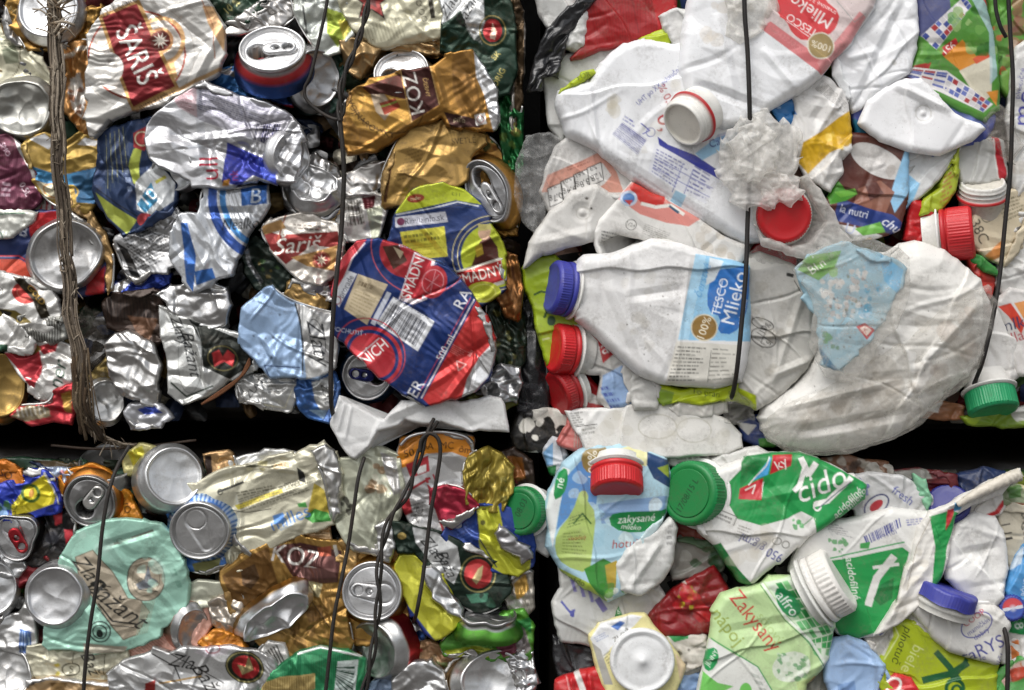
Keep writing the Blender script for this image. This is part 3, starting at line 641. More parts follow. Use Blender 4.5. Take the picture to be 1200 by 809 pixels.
# white can with black script and the red seal on green
can1('white and dark green can with black script and round red seal, top of bale', '510,-14 582,-14 596,8 600,40 602,82 594,106 580,110 560,84 540,64 520,60 522,26', 1.6, th=9, col='143021', metal=.5, crum=4, cell=24, sp=1.15, cr=3,
     draw=[('P', '508,-14 566,-14 568,30 556,48 548,34 540,14 528,24 518,30', 'c6c7c5:.7'), ('T', 'Zlatý', 528, 6, 12, -62, '1f1f1f', {'shear': .4}), ('T', 'Bažant', 549, 10, 12, -62, '1f1f1f', {'shear': .4}),
           ('S', '545,30 560,34 566,54 552,44', 8, '8f918f', .4), ('E', 577, 37, 15, 17, 0, '8a7a3e', 1.6), ('E', 577, 37, 11, 13.5, 0, 'a3181c'), ('P', '574,46 577,28 582,38 580,48', 'd8b7a0'), ('T', 'ORIG', 584, 92, 7, -62, 'a89a4a'), ('T', 'SK', 581, 66, 7, -50, 'a89a4a')])
can1('silver and brown wrinkled can strip along the right side of the bale', '566,-14 600,-14 612,20 612,90 606,150 598,150 596,90 590,40 574,16', 1.1, col='9a948c', metal=.7, crum=5, cell=16, an=(2, 85), draw=[('P', '598,0 614,0 614,180 604,160', '4a3820')])
can1('shiny green foil can crumpled at the right side under the red seal', '580,96 592,88 606,92 610,130 610,200 606,262 596,262 590,200 584,150', .9, col='17602f', metal=.7, mat='foil', crum=7, cell=13, an=(1.7, 70), draw=[('X', '580,96 608,96 608,180 584,180', 12, ['5e7a2a', '0d3a1d', '8a7a3a'], 5)])
# gold can with brown band
t = can('flattened gold can with a brown lettered band and a silver shoulder', (492, 110, 3))
can_lid(t, (470, 84, 1.9), 33, (-.15, .62, 1), 20, hole=True, tab=None, wall=(.3, 'b7a27a'), dent=.02)
sheet(t, 'body', '400,140 404,122 410,111 431,95 475,83 507,78 520,68 529,63 555,60 569,82 583,111 584,142 578,154 560,155 540,152 522,150 516,136 478,152 444,178 407,180 402,160', 2.6, th=11, col='a37426', metal=.72, crum=3.6, cell=28, an=(1.5, 30), sp=1.1, cr=5,
      folds=[(522, 130, 440, 178, -6, 7), (508, 78, 522, 130, 4, 6), (556, 62, 572, 150, -4, 7)], laps=[],
      draw=[('P', '404,126 432,97 476,85 486,140 452,160 420,150', 'b98a30'), ('E', 455, 120, 44, 34, 25, '6a4a1a', 1.4), ('P', '426,104 470,88 478,118 452,112 436,112', '5a2f28'), ('P', '436,112 452,112 462,128 452,142 442,132', 'b9a48a'), ('P', '446,122 464,116 470,126 452,136', '9a3a22'), ('L', '448,126 466,120', 2, '8a9a3a'),
            ('T', 'VOJNAROVSKÝ', 432, 146, 7, 38, '3f2c12', {'arc': -60}), ('P', '469,84 504,79 515,124 482,144', '472420'), ('L', '470,84 483,144', 1.4, 'c9a05a'), ('L', '504,79 515,124', 1.4, 'c9a05a'),
            ('T', 'KOZ', 485, 111, 16, -104, 'd9d2c8', {'bold': .03}), ('T', 'ČIERNY', 500, 104, 4.5, 78, 'c9a05a'),
            ('P', '530,66 550,62 560,110 566,150 545,148 530,110', '8f6420'), ('P', '528,74 548,70 552,108 532,112', '7b551c', .6), ('P', '520,132 556,140 562,150 528,150', '3f2420'), ('T', 'piťo', 538, 141, 6, 10, '9a8a6a'), ('P', '555,136 567,133 569,146 557,148', 'd9d4cc'), ('E', 562, 141, 4, 4, 0, '8a2a2a', 1.1),
            ('P', '554,58 570,80 586,111 586,146 577,156 573,140 566,112 557,92', 'd6d6d6:1'), ('L', '570,82 583,112 582,150', 1.5, '8a8a8a:1')])
can1('second gold can with dark fine print under the brown banded can', '452,240 452,205 466,168 486,148 520,146 562,152 566,172 548,190 544,210 522,222 492,224 476,240', 1.7, th=9, col='a8843f', metal=.72, crum=3.4, cell=26, sp=1.15, cr=5,
     draw=[('T', 'SVETLÉ', 543, 166, 7, -4, '3a2c14', {'sx': .9}), ('F', '480,172 506,162 498,206 466,214', 9, '5a431a', {'al': .6}), ('L', '458,200 452,236', 4, '5a3a1a')])
can1('bare silver folded edge of a can beside the wire under the gold can', '398,214 420,202 440,190 454,192 452,214 430,226 404,230', 1.0, col='c2beb9', metal=.95, mat='foil', crum=4, cell=16)
can1('white and maroon can with a barcode tucked behind the wire', '398,232 440,226 452,232 446,262 438,284 410,284 398,268', .9, col='c9c6c0', metal=.4, crum=4.5, cell=18, sp=1.2, draw=[('B', '404,238 424,234 430,262 408,266', 10, '4a463f'), ('P', '424,232 440,230 438,244 428,246', '5a1a22'), ('P', '430,246 450,240 444,280 436,282', 'a9ac98')])
t = can('gold can with a bent grey lid and pull tab beside the lime can', (576, 222, 2))
sheet(t, 'body', '543,188 552,172 566,162 584,174 600,210 608,250 606,270 592,272 572,262 560,232', .5, th=8, col='b07f2d', metal=.72, crum=5, cell=18, sp=1.2, draw=[('T', 'ZĽAVA', 590, 200, 6, 60, '4a3412'), ('T', 'PIVO', 602, 245, 6, 80, '4a3412'), ('X', '562,158 584,158 590,176 566,180', 9, ['1c6a3a', '0f4a26', '8a5a2a'], 5)])
can_lid(t, (572, 225, 2.6), 35, (-.45, -.05, 1), -58, hole=True, tab='b5b5b5', sq=(1.2, .72), wall=(.2, 'b07f2d'), crush=[(30, .2, 3)], col='a9a9aa', dent=.03)
can1('brown gold foil can crumpled at the right side below the grey lid', '572,300 588,294 604,304 610,340 606,376 594,372 584,350 576,330', 1.9, col='7a4d1c', metal=.8, mat='foil', crum=5, cell=15, an=(2, 80))
# lime and blue pair
t = can('blue and lime can with a web address strip behind the blue and red can', (522, 282, 2))
sheet(t, 'body', '440,296 458,280 466,250 478,229 493,220 520,217 542,223 562,239 572,258 585,284 592,300 590,340 560,360 520,330 480,300', 2.2, th=11, col='1a3061', metal=.42, crum=2.6, cell=34, sp=1.05, cr=5, folds=[(490, 258, 540, 318, 4, 6)],
      draw=[('P', '464,252 478,228 493,218 520,215 543,222 564,241 556,240 534,236 508,242', 'aab52b'), ('L', '466,253 508,245 536,238 560,243', 1.4, 'c9cdd0'), ('L', '466,257 508,249 536,242 564,248', 1.2, '0f1f40'), ('E', 488, 234, 10, 5, -8, '8f3a24'), ('T', 'radler', 488, 234, 3.6, -8, 'd9c9a0'), ('T', '0,5 l', 534, 229, 4, 8, '3a4a1a'),
            ('P', '464,256 522,249 525,261 465,268', 'b9bac2'), ('T', 'Rimilainfo.sk', 498, 258, 7, -7, '2a2a3a', {'sx': .9}), ('E', 471, 261, 4.5, 4.5, 0, '6a2a4a'),
            ('P', '470,273 521,266 525,301 477,305', 'b9b33a'), ('F', '474,276 518,270 519,282 476,287', 2, '5a5a1a', {'fill': .6}), ('F', '478,288 520,283 522,298 480,302', 5, '8f8a2a', {'fill': .4}),
            ('E', 578, 300, 48, 46, 0, 'c4b98a', 1), ('E', 578, 300, 42, 40, 0, 'c4b98a', 1), ('T', '· POCTIVÉ PIVO OD PRV ·', 578, 300, 5, -52, 'd8d8d8', {'arc': 43, 'sx': .8}), ('E', 578, 300, 38, 37, 0, 'a8b22e'), ('P', '556,302 562,284 572,276 582,290 584,306 552,312', '4a2018'), ('E', 567, 273, 7, 9, 10, 'c9a488'), ('P', '560,264 574,264 576,270 560,272', 'b9b06a'), ('P', '556,290 564,286 566,298 558,302', 'b39a30'),
            ('P', '534,318 586,302 590,332 540,348', 'd6d2c4'), ('P', '535,320 586,305 589,328 540,344', 'a92a26'), ('T', 'SMÄDNÝ', 562, 322, 12, -14, 'ece6da', {'bold': .03, 'sx': .78}), ('E', 566, 342, 20, 12, 0, 'b7bd3a'), ('E', 566, 342, 14, 9, 0, 'd0cf6a', 1.2), ('E', 512, 309, 9, 3.6, 10, '5a78b0', 1)])
t = can('dark blue and red can lettered RADLER with a large barcode, largest in the upper bale', (484, 380, 4))
sheet(t, 'body', '389,390 391,350 396,318 408,296 424,284 442,280 470,289 500,304 530,321 552,344 566,366 578,396 578,412 570,438 553,458 530,468 505,472 478,462 450,446 426,420 398,398', 3.7, th=15, col='17306a', metal=.42, crum=2.6, cell=44, an=(1.5, 55), sp=1.0, cr=7,
      folds=[(392, 330, 440, 282, 3, 8), (505, 440, 578, 396, -3, 8), (520, 470, 560, 416, 4, 7), (450, 440, 520, 330, -2, 14)], dents=[(420, 400, 30, -5), (540, 380, 34, 4)],
      draw=[('P', '390,350 394,320 408,294 424,282 432,284 416,304 406,328 400,350', 'b5313a'), ('L', '400,348 406,328 416,305 430,288', 1.6, 'd8ccd0'),
            ('E', 492, 296, 56, 50, 25, 'b5505a', 1.2), ('E', 476, 300, 30, 27, 25, 'a82c34'), ('E', 492, 296, 50, 46, 25, '17306a', 6), ('T', 'POCTIVÉ OD PRVEJ', 492, 296, 5, -152, 'c9cfe0', {'arc': -49, 'sx': .8}),
            ('P', '450,292 468,290 478,308 462,318', '4a2a20'), ('P', '462,292 474,298 470,306', 'b5a58a'),
            ('P', '468,352 486,298 510,306 500,352 484,358', 'd8ccd0'), ('P', '470,350 487,301 506,308 494,352', 'b22a34'), ('T', 'SMÄDN', 484, 328, 12, -70, 'ece6e2', {'bold': .03, 'sx': .85}),
            ('E', 507, 332, 16, 19, 20, 'b8323a'), ('E', 507, 332, 12, 14, 20, 'd88a90', 1.2), ('L', '498,328 516,338', .9, 'd88a90'), ('L', '510,320 504,344', .9, 'd88a90'), ('L', '500,340 514,324', .9, 'd88a90'),
            ('P', '400,361 393,348 410,319 421,323', 'd3d5da'), ('T', 'prorade', 408, 337, 7, -62, '2a2a40', {'sx': .85}), ('E', 398, 353, 4.5, 4.5, 0, '8a2a3a', 1.2),
            ('P', '422,323 456,335 432,381 406,363', 'c3b394'), ('F', '424,329 450,338 446,346 420,337', 1, '6a5a40', {'fill': .6}), ('F', '419,340 446,350 430,377 410,364', 7, '9a8a68', {'fill': .4}),
            ('P', '455,343 460,345 441,382 436,379', 'c9cdd8'), ('P', '462,349 509,377 490,411 443,379', 'd5d6d8'), ('B', '461,355 502,380 488,406 447,380', 26, '20263a'), ('T', '8 586013 760942', 484, 361, 5, 31, '20263a', {'sx': .9}),
            ('E', 436, 412, 42, 36, 40, 'b5404a', 1.3), ('E', 438, 416, 36, 32, 40, 'b22f38'), ('E', 438, 416, 30, 26, 40, '17306a', 4), ('P', '418,414 446,392 460,406 458,420 432,434', 'b22a34'), ('L', '420,418 446,396', 1.2, 'd8ccd0'), ('T', 'NÍCH', 440, 412, 13, -40, 'ece6e2', {'bold': .03, 'sx': .8}), ('T', '· POCHUTIŤ ·', 410, 388, 5, 10, 'c9cfe0'),
            ('P', '557,353 568,364 582,396 580,412 570,440 553,460 530,470 505,474 496,465', 'b8312f'), ('L', '554,352 494,464', 1.6, 'd9d4d8'), ('L', '550,350 490,462', .8, 'b5404a'),
            ('T', 'RA', 541, 351, 13, -61, 'e6e6ea', {'bold': .01}), ('T', 'ER', 488, 453, 13, -61, 'e6e6ea', {'bold': .01}), ('T', '500 ml', 521, 407, 8, -62, 'e6e6ea', {'bold': .015}),
            ('F', '530,402 548,412 540,420 526,412', 5, 'd58a84', {'fill': .4}), ('L', '534,422 545,426 536,433 534,422', 1.3, 'e0a49e'), ('T', 'alu', 549, 413, 5, -60, 'd9a09a'),
            ('P', '578,398 582,410 570,440 550,462 540,464 546,442 560,418', 'cfcfcf:1'), ('E', 562, 432, 9, 18, 35, 'f0f0f0:1'), ('L', '556,414 570,436', 1.2, '777777:1')])
t = can('silver can lid with a dark blue pull tab under the blue and red can', (430, 440, 1))
can_lid(t, (430, 440, 1.9), 29, (-.05, -.1, 1), 172, hole=True, tab='1d2258', col='bdbdbd', crush=[(-95, .22, 6)], bend=[(0, .08, 0)], dent=.03, wall=(.5, '3d6fa0'))
# silver drinks can with purple print
t = can('silver energy drink can with red letters and violet small print, centre of the upper bale', (265, 160, 3))
sheet(t, 'body', '172,166 178,146 190,132 212,112 236,98 262,104 300,118 340,134 352,148 358,168 355,198 344,212 326,216 302,212 280,220 250,220 226,214 194,198 178,184', 2.8, th=14, col='c2c2c4', metal=.85, crum=4.2, cell=36, an=(1.8, 15), sp=1.05, cr=8, tilt=(0, .06),
      folds=[(180, 170, 300, 160, 5, 9), (236, 98, 250, 218, -3, 10), (180, 150, 350, 210, -4, 9)],
      draw=[('P', '234,100 342,136 324,176 276,160 232,140', 'a9a7b0:.6'), ('F', '236,102 330,134 318,160 234,130', 12, '4b4a6a', {'fill': .5, 'wl': .05}), ('P', '205,118 232,101 233,139 212,128', 'b9a2a6:.6'), ('F', '207,118 231,104 232,137 214,127', 9, '8a4a55', {'fill': .5}),
            ('P', '300,146 338,142 322,176 292,164', 'b8b6bd:.6'), ('B', '302,146 330,146 324,174 298,166', 12, '35345a'), ('L', '234,142 300,166 326,176', 1.2, 'e4e4e6:1'),
            ('P', '268,168 322,192 324,216 298,206 282,218 262,214', '26339a:.5'), ('P', '300,186 322,192 326,218 310,210', '3a50c0:.5'), ('T', 'ull', 247, 198, 22, -92, 'b01f3a', {'bold': .03}), ('T', 'nk', 276, 206, 9, -92, '8a2a6a'), ('P', '264,212 272,210 270,218 262,218', 'c9892a'),
            ('L', '178,186 230,172 262,168', 1.4, 'f0f0f0:1')])
can_base(t, (202, 196, 2.5), 29, (-.42, -.42, 1), wall=(.3, 'b9b9ba'), dent=.05, crush=[(140, .2, 3)], col='c4c4c4')
can_base(t, (341, 184, 3.1), 26, (.8, -.1, 1), sq=(.9, 1.05), wall=(.1, 'c2c2c4'), dent=.05, col='d0d0d0', dome=.1)
t = can('bare silver crushed can end right of the energy drink can', (362, 228, 1))
sheet(t, 'body', '330,206 348,190 372,186 392,196 400,220 398,244 380,256 352,252 336,236', .8, th=8, col='c4c3c1', metal=1, mat='foil', crum=8, cell=22, cr=5)
can_base(t, (366, 214, 2.2), 30, (.1, .55, 1), sq=(1.1, .9), wall=(.2, 'c4c3c1'), dent=.09, crush=[(60, .3, 3), (200, .2, 4)], mat='foil')
# blue white can
can1('white and blue can with a blue square letter B and the word Nealko', '200,300 202,268 212,254 232,252 236,236 236,216 282,216 284,220 314,216 313,248 291,274 280,302 276,320 252,332 226,342 212,326', 2.3, th=11, col='c8cbce', metal=.65, crum=4, cell=28, an=(1.6, 70), sp=1.05, cr=7, folds=[(238, 250, 300, 250, -4, 7), (216, 260, 250, 330, 3, 6)],
     draw=[('E', 322, 232, 72, 72, 0, '2b55a8', 11, {'a0': 95, 'a1': 190}), ('E', 322, 232, 60, 60, 0, '3a86c8', 7, {'a0': 95, 'a1': 190}), ('E', 322, 232, 66, 66, 0, 'd8dde4', 1.5, {'a0': 95, 'a1': 190}), ('P', '214,262 222,262 232,300 228,342 220,330', '2a63b0'), ('P', '230,318 250,314 254,326 232,334', '2a6ab8'),
           ('P', '283,223 313,216 313,240 284,243', '1c58a0'), ('T', 'B', 300, 231, 17, -6, 'c9d6e4', {'bold': .03, 'shear': .2}), ('T', 'Nealko', 282, 263, 13, -4, '33363a', {'shear': .3, 'sx': .8, 'bold': -.005}), ('L', '262,252 300,250 312,244', .8, '8a8d92')])
can1('silver can covered in black small print left of the blue and white can', '138,282 160,268 186,256 208,246 214,270 212,304 196,314 176,320 164,334 146,312', 1.4, col='b4b4b4', metal=.7, crum=4.5, cell=22, sp=1.1, draw=[('F', '146,282 200,254 206,300 168,318', 11, '2b2b2b', {'wl': .07, 'fill': .5}), ('P', '138,284 150,292 166,326 158,332', '2b2b2b'), ('F', '150,284 178,300 170,326 150,304', 6, '111111')])
can1('navy can with lime stripes and the number 10 right of the strap', '114,226 118,190 118,164 136,150 182,138 190,156 184,180 186,196 204,214 206,232 196,250 170,262 150,274 132,256 122,240', 1.6, th=9, col='203559', metal=.5, crum=3.6, cell=24, an=(1.6, 70), sp=1.05, cr=5,
     draw=[('S', '124,168 152,150 160,200 126,230', 7, '3a4a5e', .2), ('S', '126,160 150,148 156,190 128,222', 5, '8f8f62', .12), ('P', '152,196 158,176 168,172 164,196 166,218 158,216', 'a7b238'), ('P', '158,158 178,146 182,160 170,178 158,174', 'a3282a'), ('E', 168, 164, 8, 8, 0, 'd0c4a0', 1.4), ('P', '114,226 136,242 162,258 150,274 128,254', 'a7b238'), ('L', '116,222 140,240 166,256', 1.4, '111c30'),
           ('P', '160,214 184,190 206,214 204,236 180,254 162,246', 'b9bcbc'), ('P', '162,240 178,214 186,236 172,250', '3a8ab0'), ('T', '10', 176, 230, 15, -40, 'e4e6e8', {'bold': .03}), ('L', '184,214 194,208', 4, 'b9b23a'), ('E', 172, 258, 10, 8, 0, '9a2a30'), ('F', '146,196 154,196 160,226 152,228', 3, '8a9ab8')])
can1('blue and yellow gold can crossed by the strap', '30,176 36,164 54,158 76,170 96,160 120,166 118,200 116,228 102,246 74,240 50,224 40,202', 1.2, col='b08f3a', metal=.55, crum=4.5, cell=20, sp=1.2, draw=[('P', '40,196 70,206 118,196 118,212 100,216 62,218 44,212', '2f7fae'), ('P', '84,206 120,194 118,240 92,238', '23587e'), ('P', '44,214 80,218 86,236 54,232', 'd8cfae'), ('E', 66, 224, 14, 8, 10, 'c8842a', 1.6), ('E', 84, 226, 8, 8, 0, 'c8a42a', 2), ('P', '36,164 54,158 66,168 58,176', 'd6d6d6'), ('P', '90,170 100,162 116,166 112,172', 'e2e2e2')])
can1('maroon can with white small print at the left edge', '-14,164 14,160 26,172 40,200 44,226 38,242 20,248 -14,252', 1.3, col='5c1f38', metal=.5, crum=3, cell=24, sp=1.15, draw=[('S', '-10,170 30,176 40,236 -10,246', 22, '6d3048', .4), ('P', '16,160 28,170 42,204 44,224 36,200 24,180', 'c9c5c2:.9'), ('T', '0,5L', 30, 222, 7, 58, 'd9c4cc'), ('F', '4,212 14,214 14,232 2,232', 3, 'c9aab8'), ('T', 'SMO', 8, 176, 6, 60, 'c9aab8')])
# base with navy and red wall
t = can('can with a broad dented silver base and navy and red wall, crossed by the strap', (76, 300, 2))
sheet(t, 'body', '-14,262 10,258 34,250 70,248 108,262 124,300 122,342 90,346 50,334 20,322 -14,328', .9, well=[(78,299,40)], th=6, col='24315c', metal=.4, crum=3, cell=26, draw=[('P', '34,252 72,248 78,262 50,266 38,286', 'b5252a'), ('P', '-14,304 24,304 48,318 60,336 20,324 -14,316', 'b5432c'), ('L', '-14,300 22,300 44,312', 1.6, 'b5343a'), ('P', '104,330 124,312 122,346 100,346', 'b5252a'), ('T', 'B', 30, 272, 12, 20, 'c9ccd8')])
can_base(t, (78, 299, 2.5), 41, (.10, .02, 1), spin=20, sq=(1.02, .98), wall=(.1, '24315c'), dent=.035, crush=[(-60, .15, 4)], bend=[(30, .06, .3)], col='c9c8c6', dome=.12, shoulder=1.06)
can1('tan ribbed can scrap right of the broad dented base', '76,242 90,238 106,250 118,272 130,296 130,330 124,342 116,300 100,268', 1.5, col='ac8850', metal=.6, crum=4, cell=14, an=(2, 55), sp=1.2, draw=[('S', '78,246 96,242 128,300 112,290', 7, '7d5f34', .4)])
can1('white scrap with a green line at the left edge above the navy wall', '-14,250 16,246 40,250 36,262 16,274 -14,282', 1.5, col='cfcfc6', metal=.4, crum=3, cell=16, draw=[('L', '-12,252 30,250', 1.6, '2a6a4a'), ('E', -2, 278, 6, 6, 0, '1f5a3f', 1.4)])
can1('cobalt blue foil scrap under the broad dented base', '128,340 142,330 170,322 196,322 196,334 170,342 150,350', .8, col='2340a0', metal=.7, mat='foil', crum=4, cell=12, draw=[('P', '128,340 150,322 158,326 140,346', 'bfbfbf:1')])
can1('white can with a round red badge and black gold band at the left edge', '-14,318 10,322 30,328 52,336 66,352 70,378 56,390 30,382 -14,378', 1.7, col='c9c7c1', metal=.55, crum=3.4, cell=20, sp=1.15, draw=[('E', 30, 344, 15, 12, 20, 'b02a22'), ('E', 30, 344, 9, 7, 20, 'c9604a', 1.2), ('P', '16,324 30,328 54,352 60,372 50,374 40,352 24,336', '2a2414'), ('T', 'GOLD', 44, 346, 7, 48, 'b08a2a'), ('T', '®', 0, 342, 10, 0, '4a4640'), ('P', '-14,360 20,364 40,378 -14,384', '6a5a1a'), ('P', '0,362 16,366 10,376', '1f1c14')])
can1('black and white ribbed scrap behind the strap', '20,372 44,366 72,374 74,396 60,406 34,396', 1.9, col='8b8b85', metal=.4, crum=3, cell=14, an=(2, 10), draw=[('S', '22,372 74,374 74,404 26,396', 16, '22201c', .5)])
can1('white can shoulder at the left edge above the red and white can', '-14,368 8,370 26,384 40,402 34,414 10,412 -14,416', 2.0, col='d0cec8', metal=.6, crum=3.5, cell=22, draw=[('P', '-14,402 10,404 12,414 -14,418', '1f4a34')])
t = can('brassy gold can base at the lower left edge', (5, 452, 1))
can_base(t, (2, 452, 1.9), 31, (.35, .05, 1), sq=(.85, 1.2), wall=(.4, 'a07f3e'), col='b08e48', dent=.03, dome=.2)
can1('red and white can with green script letters beside the strap', '6,414 30,410 50,396 70,402 84,410 84,452 70,464 48,468 34,450 20,432', 1.5, col='cfccc6', metal=.5, crum=4.5, cell=18, sp=1.1, draw=[('P', '6,414 48,412 50,436 40,458 28,440', 'b01f2c'), ('T', 'ner', 68, 438, 17, -78, '2f5140', {'bold': .02, 'shear': .3}), ('P', '46,406 70,400 66,412 52,416', 'b51f2a'), ('P', '26,408 44,404 50,410 40,416', '8a6a20')])
can1('red gold and silver flattened can at the foot of the upper bale, left', '12,486 30,474 56,474 58,462 84,448 86,470 84,494 40,496', 1.7, col='b01a28', metal=.55, crum=4.5, cell=15, draw=[('P', '14,488 34,474 58,478 60,488 30,494', '9a8a6a'), ('P', '72,462 84,458 84,484 76,482', 'b38a2e'), ('S', '20,478 56,474 58,484 22,490', 7, 'c9c2b0', .4)])
can1('plain silver crumpled can beside the strap at the foot of the upper bale', '126,404 134,394 150,388 178,402 188,430 184,458 180,478 164,470 144,464 130,436', 1.9, th=12, col='c9c7c3', metal=.95, mat='foil', crum=5, cell=26, an=(1.8, 15), cr=5)
t = can('small silver can base lying by the strap end', (126, 470, 1))
can_base(t, (124, 470, 1.6), 22, (.45, .12, 1), sq=(.95, 1.1), wall=(.5, 'c0bfbc'), dent=.04, col='c3c2be')
can1('dark brown ribbed can in the lower left of the upper bale', '122,360 130,346 160,344 186,342 194,366 192,394 178,408 152,392 130,386', 1.2, col='33241c', metal=.5, crum=4.5, cell=20, draw=[('S', '126,348 186,344 188,374 128,378', 16, '1a110c', .35), ('P', '150,370 186,374 176,400 160,388', '5a3a22')])
can1('grey brown plastic scrap beside the strap', '90,372 102,364 122,372 126,410 122,446 104,450 92,420', 1.0, col='776e63', mat='film', crum=5, cell=16)
can1('gold and green scrap between the strap and the silver can', '104,440 126,424 140,430 134,456 120,462 104,456', .6, col='8a7430', metal=.6, crum=4, cell=12)
can1('blue and silver can end at the foot of the upper bale', '150,486 156,474 184,474 200,486 192,498 160,502', 1.5, col='bfc0c4', metal=.7, crum=3, cell=14, draw=[('P', '162,480 180,474 192,484 170,486', '2a48b0'), ('L', '152,490 176,498 198,488', 2, 'd9d9d9:1')])
can1('silver crushed can end below the blue and white can', '188,344 206,336 240,332 262,338 268,358 262,378 246,384 222,374 200,360', 1.5, th=11, col='c3c2c0', metal=1, mat='foil', crum=5.5, cell=24, cr=4)
can1('silver and dark grey can with script and red seal left of the light blue can', '186,362 204,368 226,376 270,392 296,404 300,420 290,434 268,442 250,458 214,470 200,458 200,420', 1.7, th=9, col='bcbdb9', metal=.6, crum=4, cell=24, sp=1.05, cr=4, folds=[(226, 376, 246, 460, 4, 6)],
     draw=[('P', '222,374 298,404 302,424 270,444 240,430 236,400', '20241f'), ('E', 262, 420, 17, 14, 10, '6a623a', 1.5), ('P', '250,414 258,410 262,418 268,410 276,416 274,430 264,424 252,430', 'b02024'), ('E', 224, 420, 14, 40, 0, '8d8f8b', 1), ('T', 'Bažant', 226, 416, 14, 78, '23262a', {'shear': .4}), ('T', 'Zlatý', 212, 388, 12, 68, '23262a', {'shear': .4}), ('L', '202,448 220,464 250,452', 2, '2c3a30')])
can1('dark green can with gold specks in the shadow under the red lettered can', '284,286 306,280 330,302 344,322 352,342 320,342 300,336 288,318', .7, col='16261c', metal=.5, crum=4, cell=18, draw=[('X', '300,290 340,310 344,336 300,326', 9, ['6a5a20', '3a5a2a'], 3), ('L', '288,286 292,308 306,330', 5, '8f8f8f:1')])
can1('white gold and dark red can with script lettering and a round rosette', '306,270 320,256 354,250 396,264 400,284 396,316 380,332 356,330 332,312 318,292', 2.0, th=9, col='cfc8bd', metal=.55, crum=3.6, cell=24, sp=1.05, cr=4,
     draw=[('P', '308,270 330,276 396,272 400,292 366,288 336,310 318,292', '8a2622'), ('T', 'Šariš', 350, 287, 18, -6, 'e4ddd2', {'bold': .03, 'shear': .35, 'sx': 1.1}), ('P', '342,302 396,288 392,318 360,312', 'b08444'), ('E', 377, 305, 11, 10, 0, '8a4a2c'), ('E', 377, 305, 8, 7.5, 0, '7a1c1c'), ('A', 377, 305, 7, 'e8d6b8', 8, 0, .35), ('F', '344,262 392,266 392,274 346,270', 2, '4a403a'), ('L', '326,282 336,252', 1.6, 'a04a2a'), ('P', '308,266 330,258 336,268 310,276', 'b58a50')])
can1('light blue can with dark creases and black script on its silver side', '282,404 286,364 300,350 314,337 346,356 392,368 394,402 392,430 374,440 352,443 318,441 308,428', 2.0, th=10, col='8fa8c6', metal=.4, crum=3.6, cell=28, an=(1.4, 40), sp=1.1, cr=7, tilt=(0, .08),
     draw=[('P', '346,356 396,368 396,434 360,444 356,400', 'c2c2bf:.7'), ('L', '346,356 352,376 356,410 356,438', 2, '26282b'), ('T', 'Zlatý', 374, 402, 18, 78, '2b2d30', {'shear': .4}), ('E', 372, 396, 8, 22, -14, '3a3c40', 1), ('L', '318,442 312,428 352,430', 1.2, '30406a'), ('X', '292,360 340,360 340,424 292,420', 7, ['4a5668'], 1.6)])
can1('white silver can with small black letters under the light blue can', '280,456 290,440 318,440 346,446 348,466 334,480 304,474 286,470', 1.2, col='c5c5c2', metal=.7, crum=4, cell=18, sp=1.15, draw=[('T', 'ZLATÝ', 302, 452, 8, -50, '30302e'), ('F', '310,452 338,450 336,460 308,462', 3, '77756f'), ('L', '286,470 334,478 346,450', 1.5, 'e6e2cc')])
can1('blue and silver can pressed under the wire at the foot of the upper bale', '346,448 362,440 392,438 396,480 384,492 366,486 352,474', 1.3, col='2d5fa0', metal=.6, crum=4.5, cell=16, draw=[('P', '366,448 390,440 394,482 380,486 370,470', 'bcbcb8:.9'), ('T', 'žant', 384, 462, 10, 76, '2b2d30', {'shear': .4}), ('P', '362,480 386,480 384,494', '8fb0cf')])
can1('tan ribbed scrap beside the wire above the light blue can', '338,346 344,332 356,330 372,344 384,356 378,366 352,358', 1.3, col='b58f4a', metal=.6, crum=3, cell=12, draw=[('S', '340,346 356,330 362,336 346,354', 6, '7d5f2c', .4)])
can1('silver and red can scrap between the wire and the light blue can', '354,326 378,324 394,318 396,348 380,346 362,338', 1.5, col='c6c3c0', metal=.8, crum=4, cell=14, draw=[('P', '384,330 396,318 396,350 388,346', 'b02a2e')])
can1('pale tan can scrap behind the long twisted wire beside the script lettered can', '382,250 402,240 402,300 394,300 388,270', .9, col='b89a6a', metal=.5, crum=4, cell=14)
can1('crumpled silver can scrap at the lower right of the blue and red can', '566,446 584,430 604,432 608,452 600,470 576,470', 1.6, col='a9a9a9', metal=.95, mat='foil', crum=5, cell=13)
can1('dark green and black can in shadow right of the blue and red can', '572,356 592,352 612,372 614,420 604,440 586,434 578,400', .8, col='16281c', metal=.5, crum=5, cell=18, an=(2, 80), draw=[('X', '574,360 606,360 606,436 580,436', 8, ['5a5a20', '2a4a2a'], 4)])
can1('green scrap with yellow edge beneath the blue and red can', '540,470 566,462 596,460 604,474 580,484 552,482', .9, col='6a6a2a', metal=.5, crum=3, cell=14)
# folded white plastic strip at the foot
sheet(None, 'plastic_strip', '398,466 415,474 450,490 474,472 498,466 534,472 572,465 586,470 594,508 556,506 520,498 474,497 446,503 434,522 416,538 400,520 386,498', 2.6, th=6, col='dadad8', crum=2, cell=34, an=(1.6, 10), mat='plastic', sp=1.3, cr=3,
      folds=[(450, 490, 500, 468, 6, 10), (398, 470, 390, 496, 3, 3), (406, 472, 398, 506, 3, 3), (414, 475, 406, 516, 3, 3), (520, 474, 556, 504, -4, 8)], laps=[(434, 522, 448, 488, 4)], label='folded white plastic strip hanging below the blue and red can', cat='plastic strip')
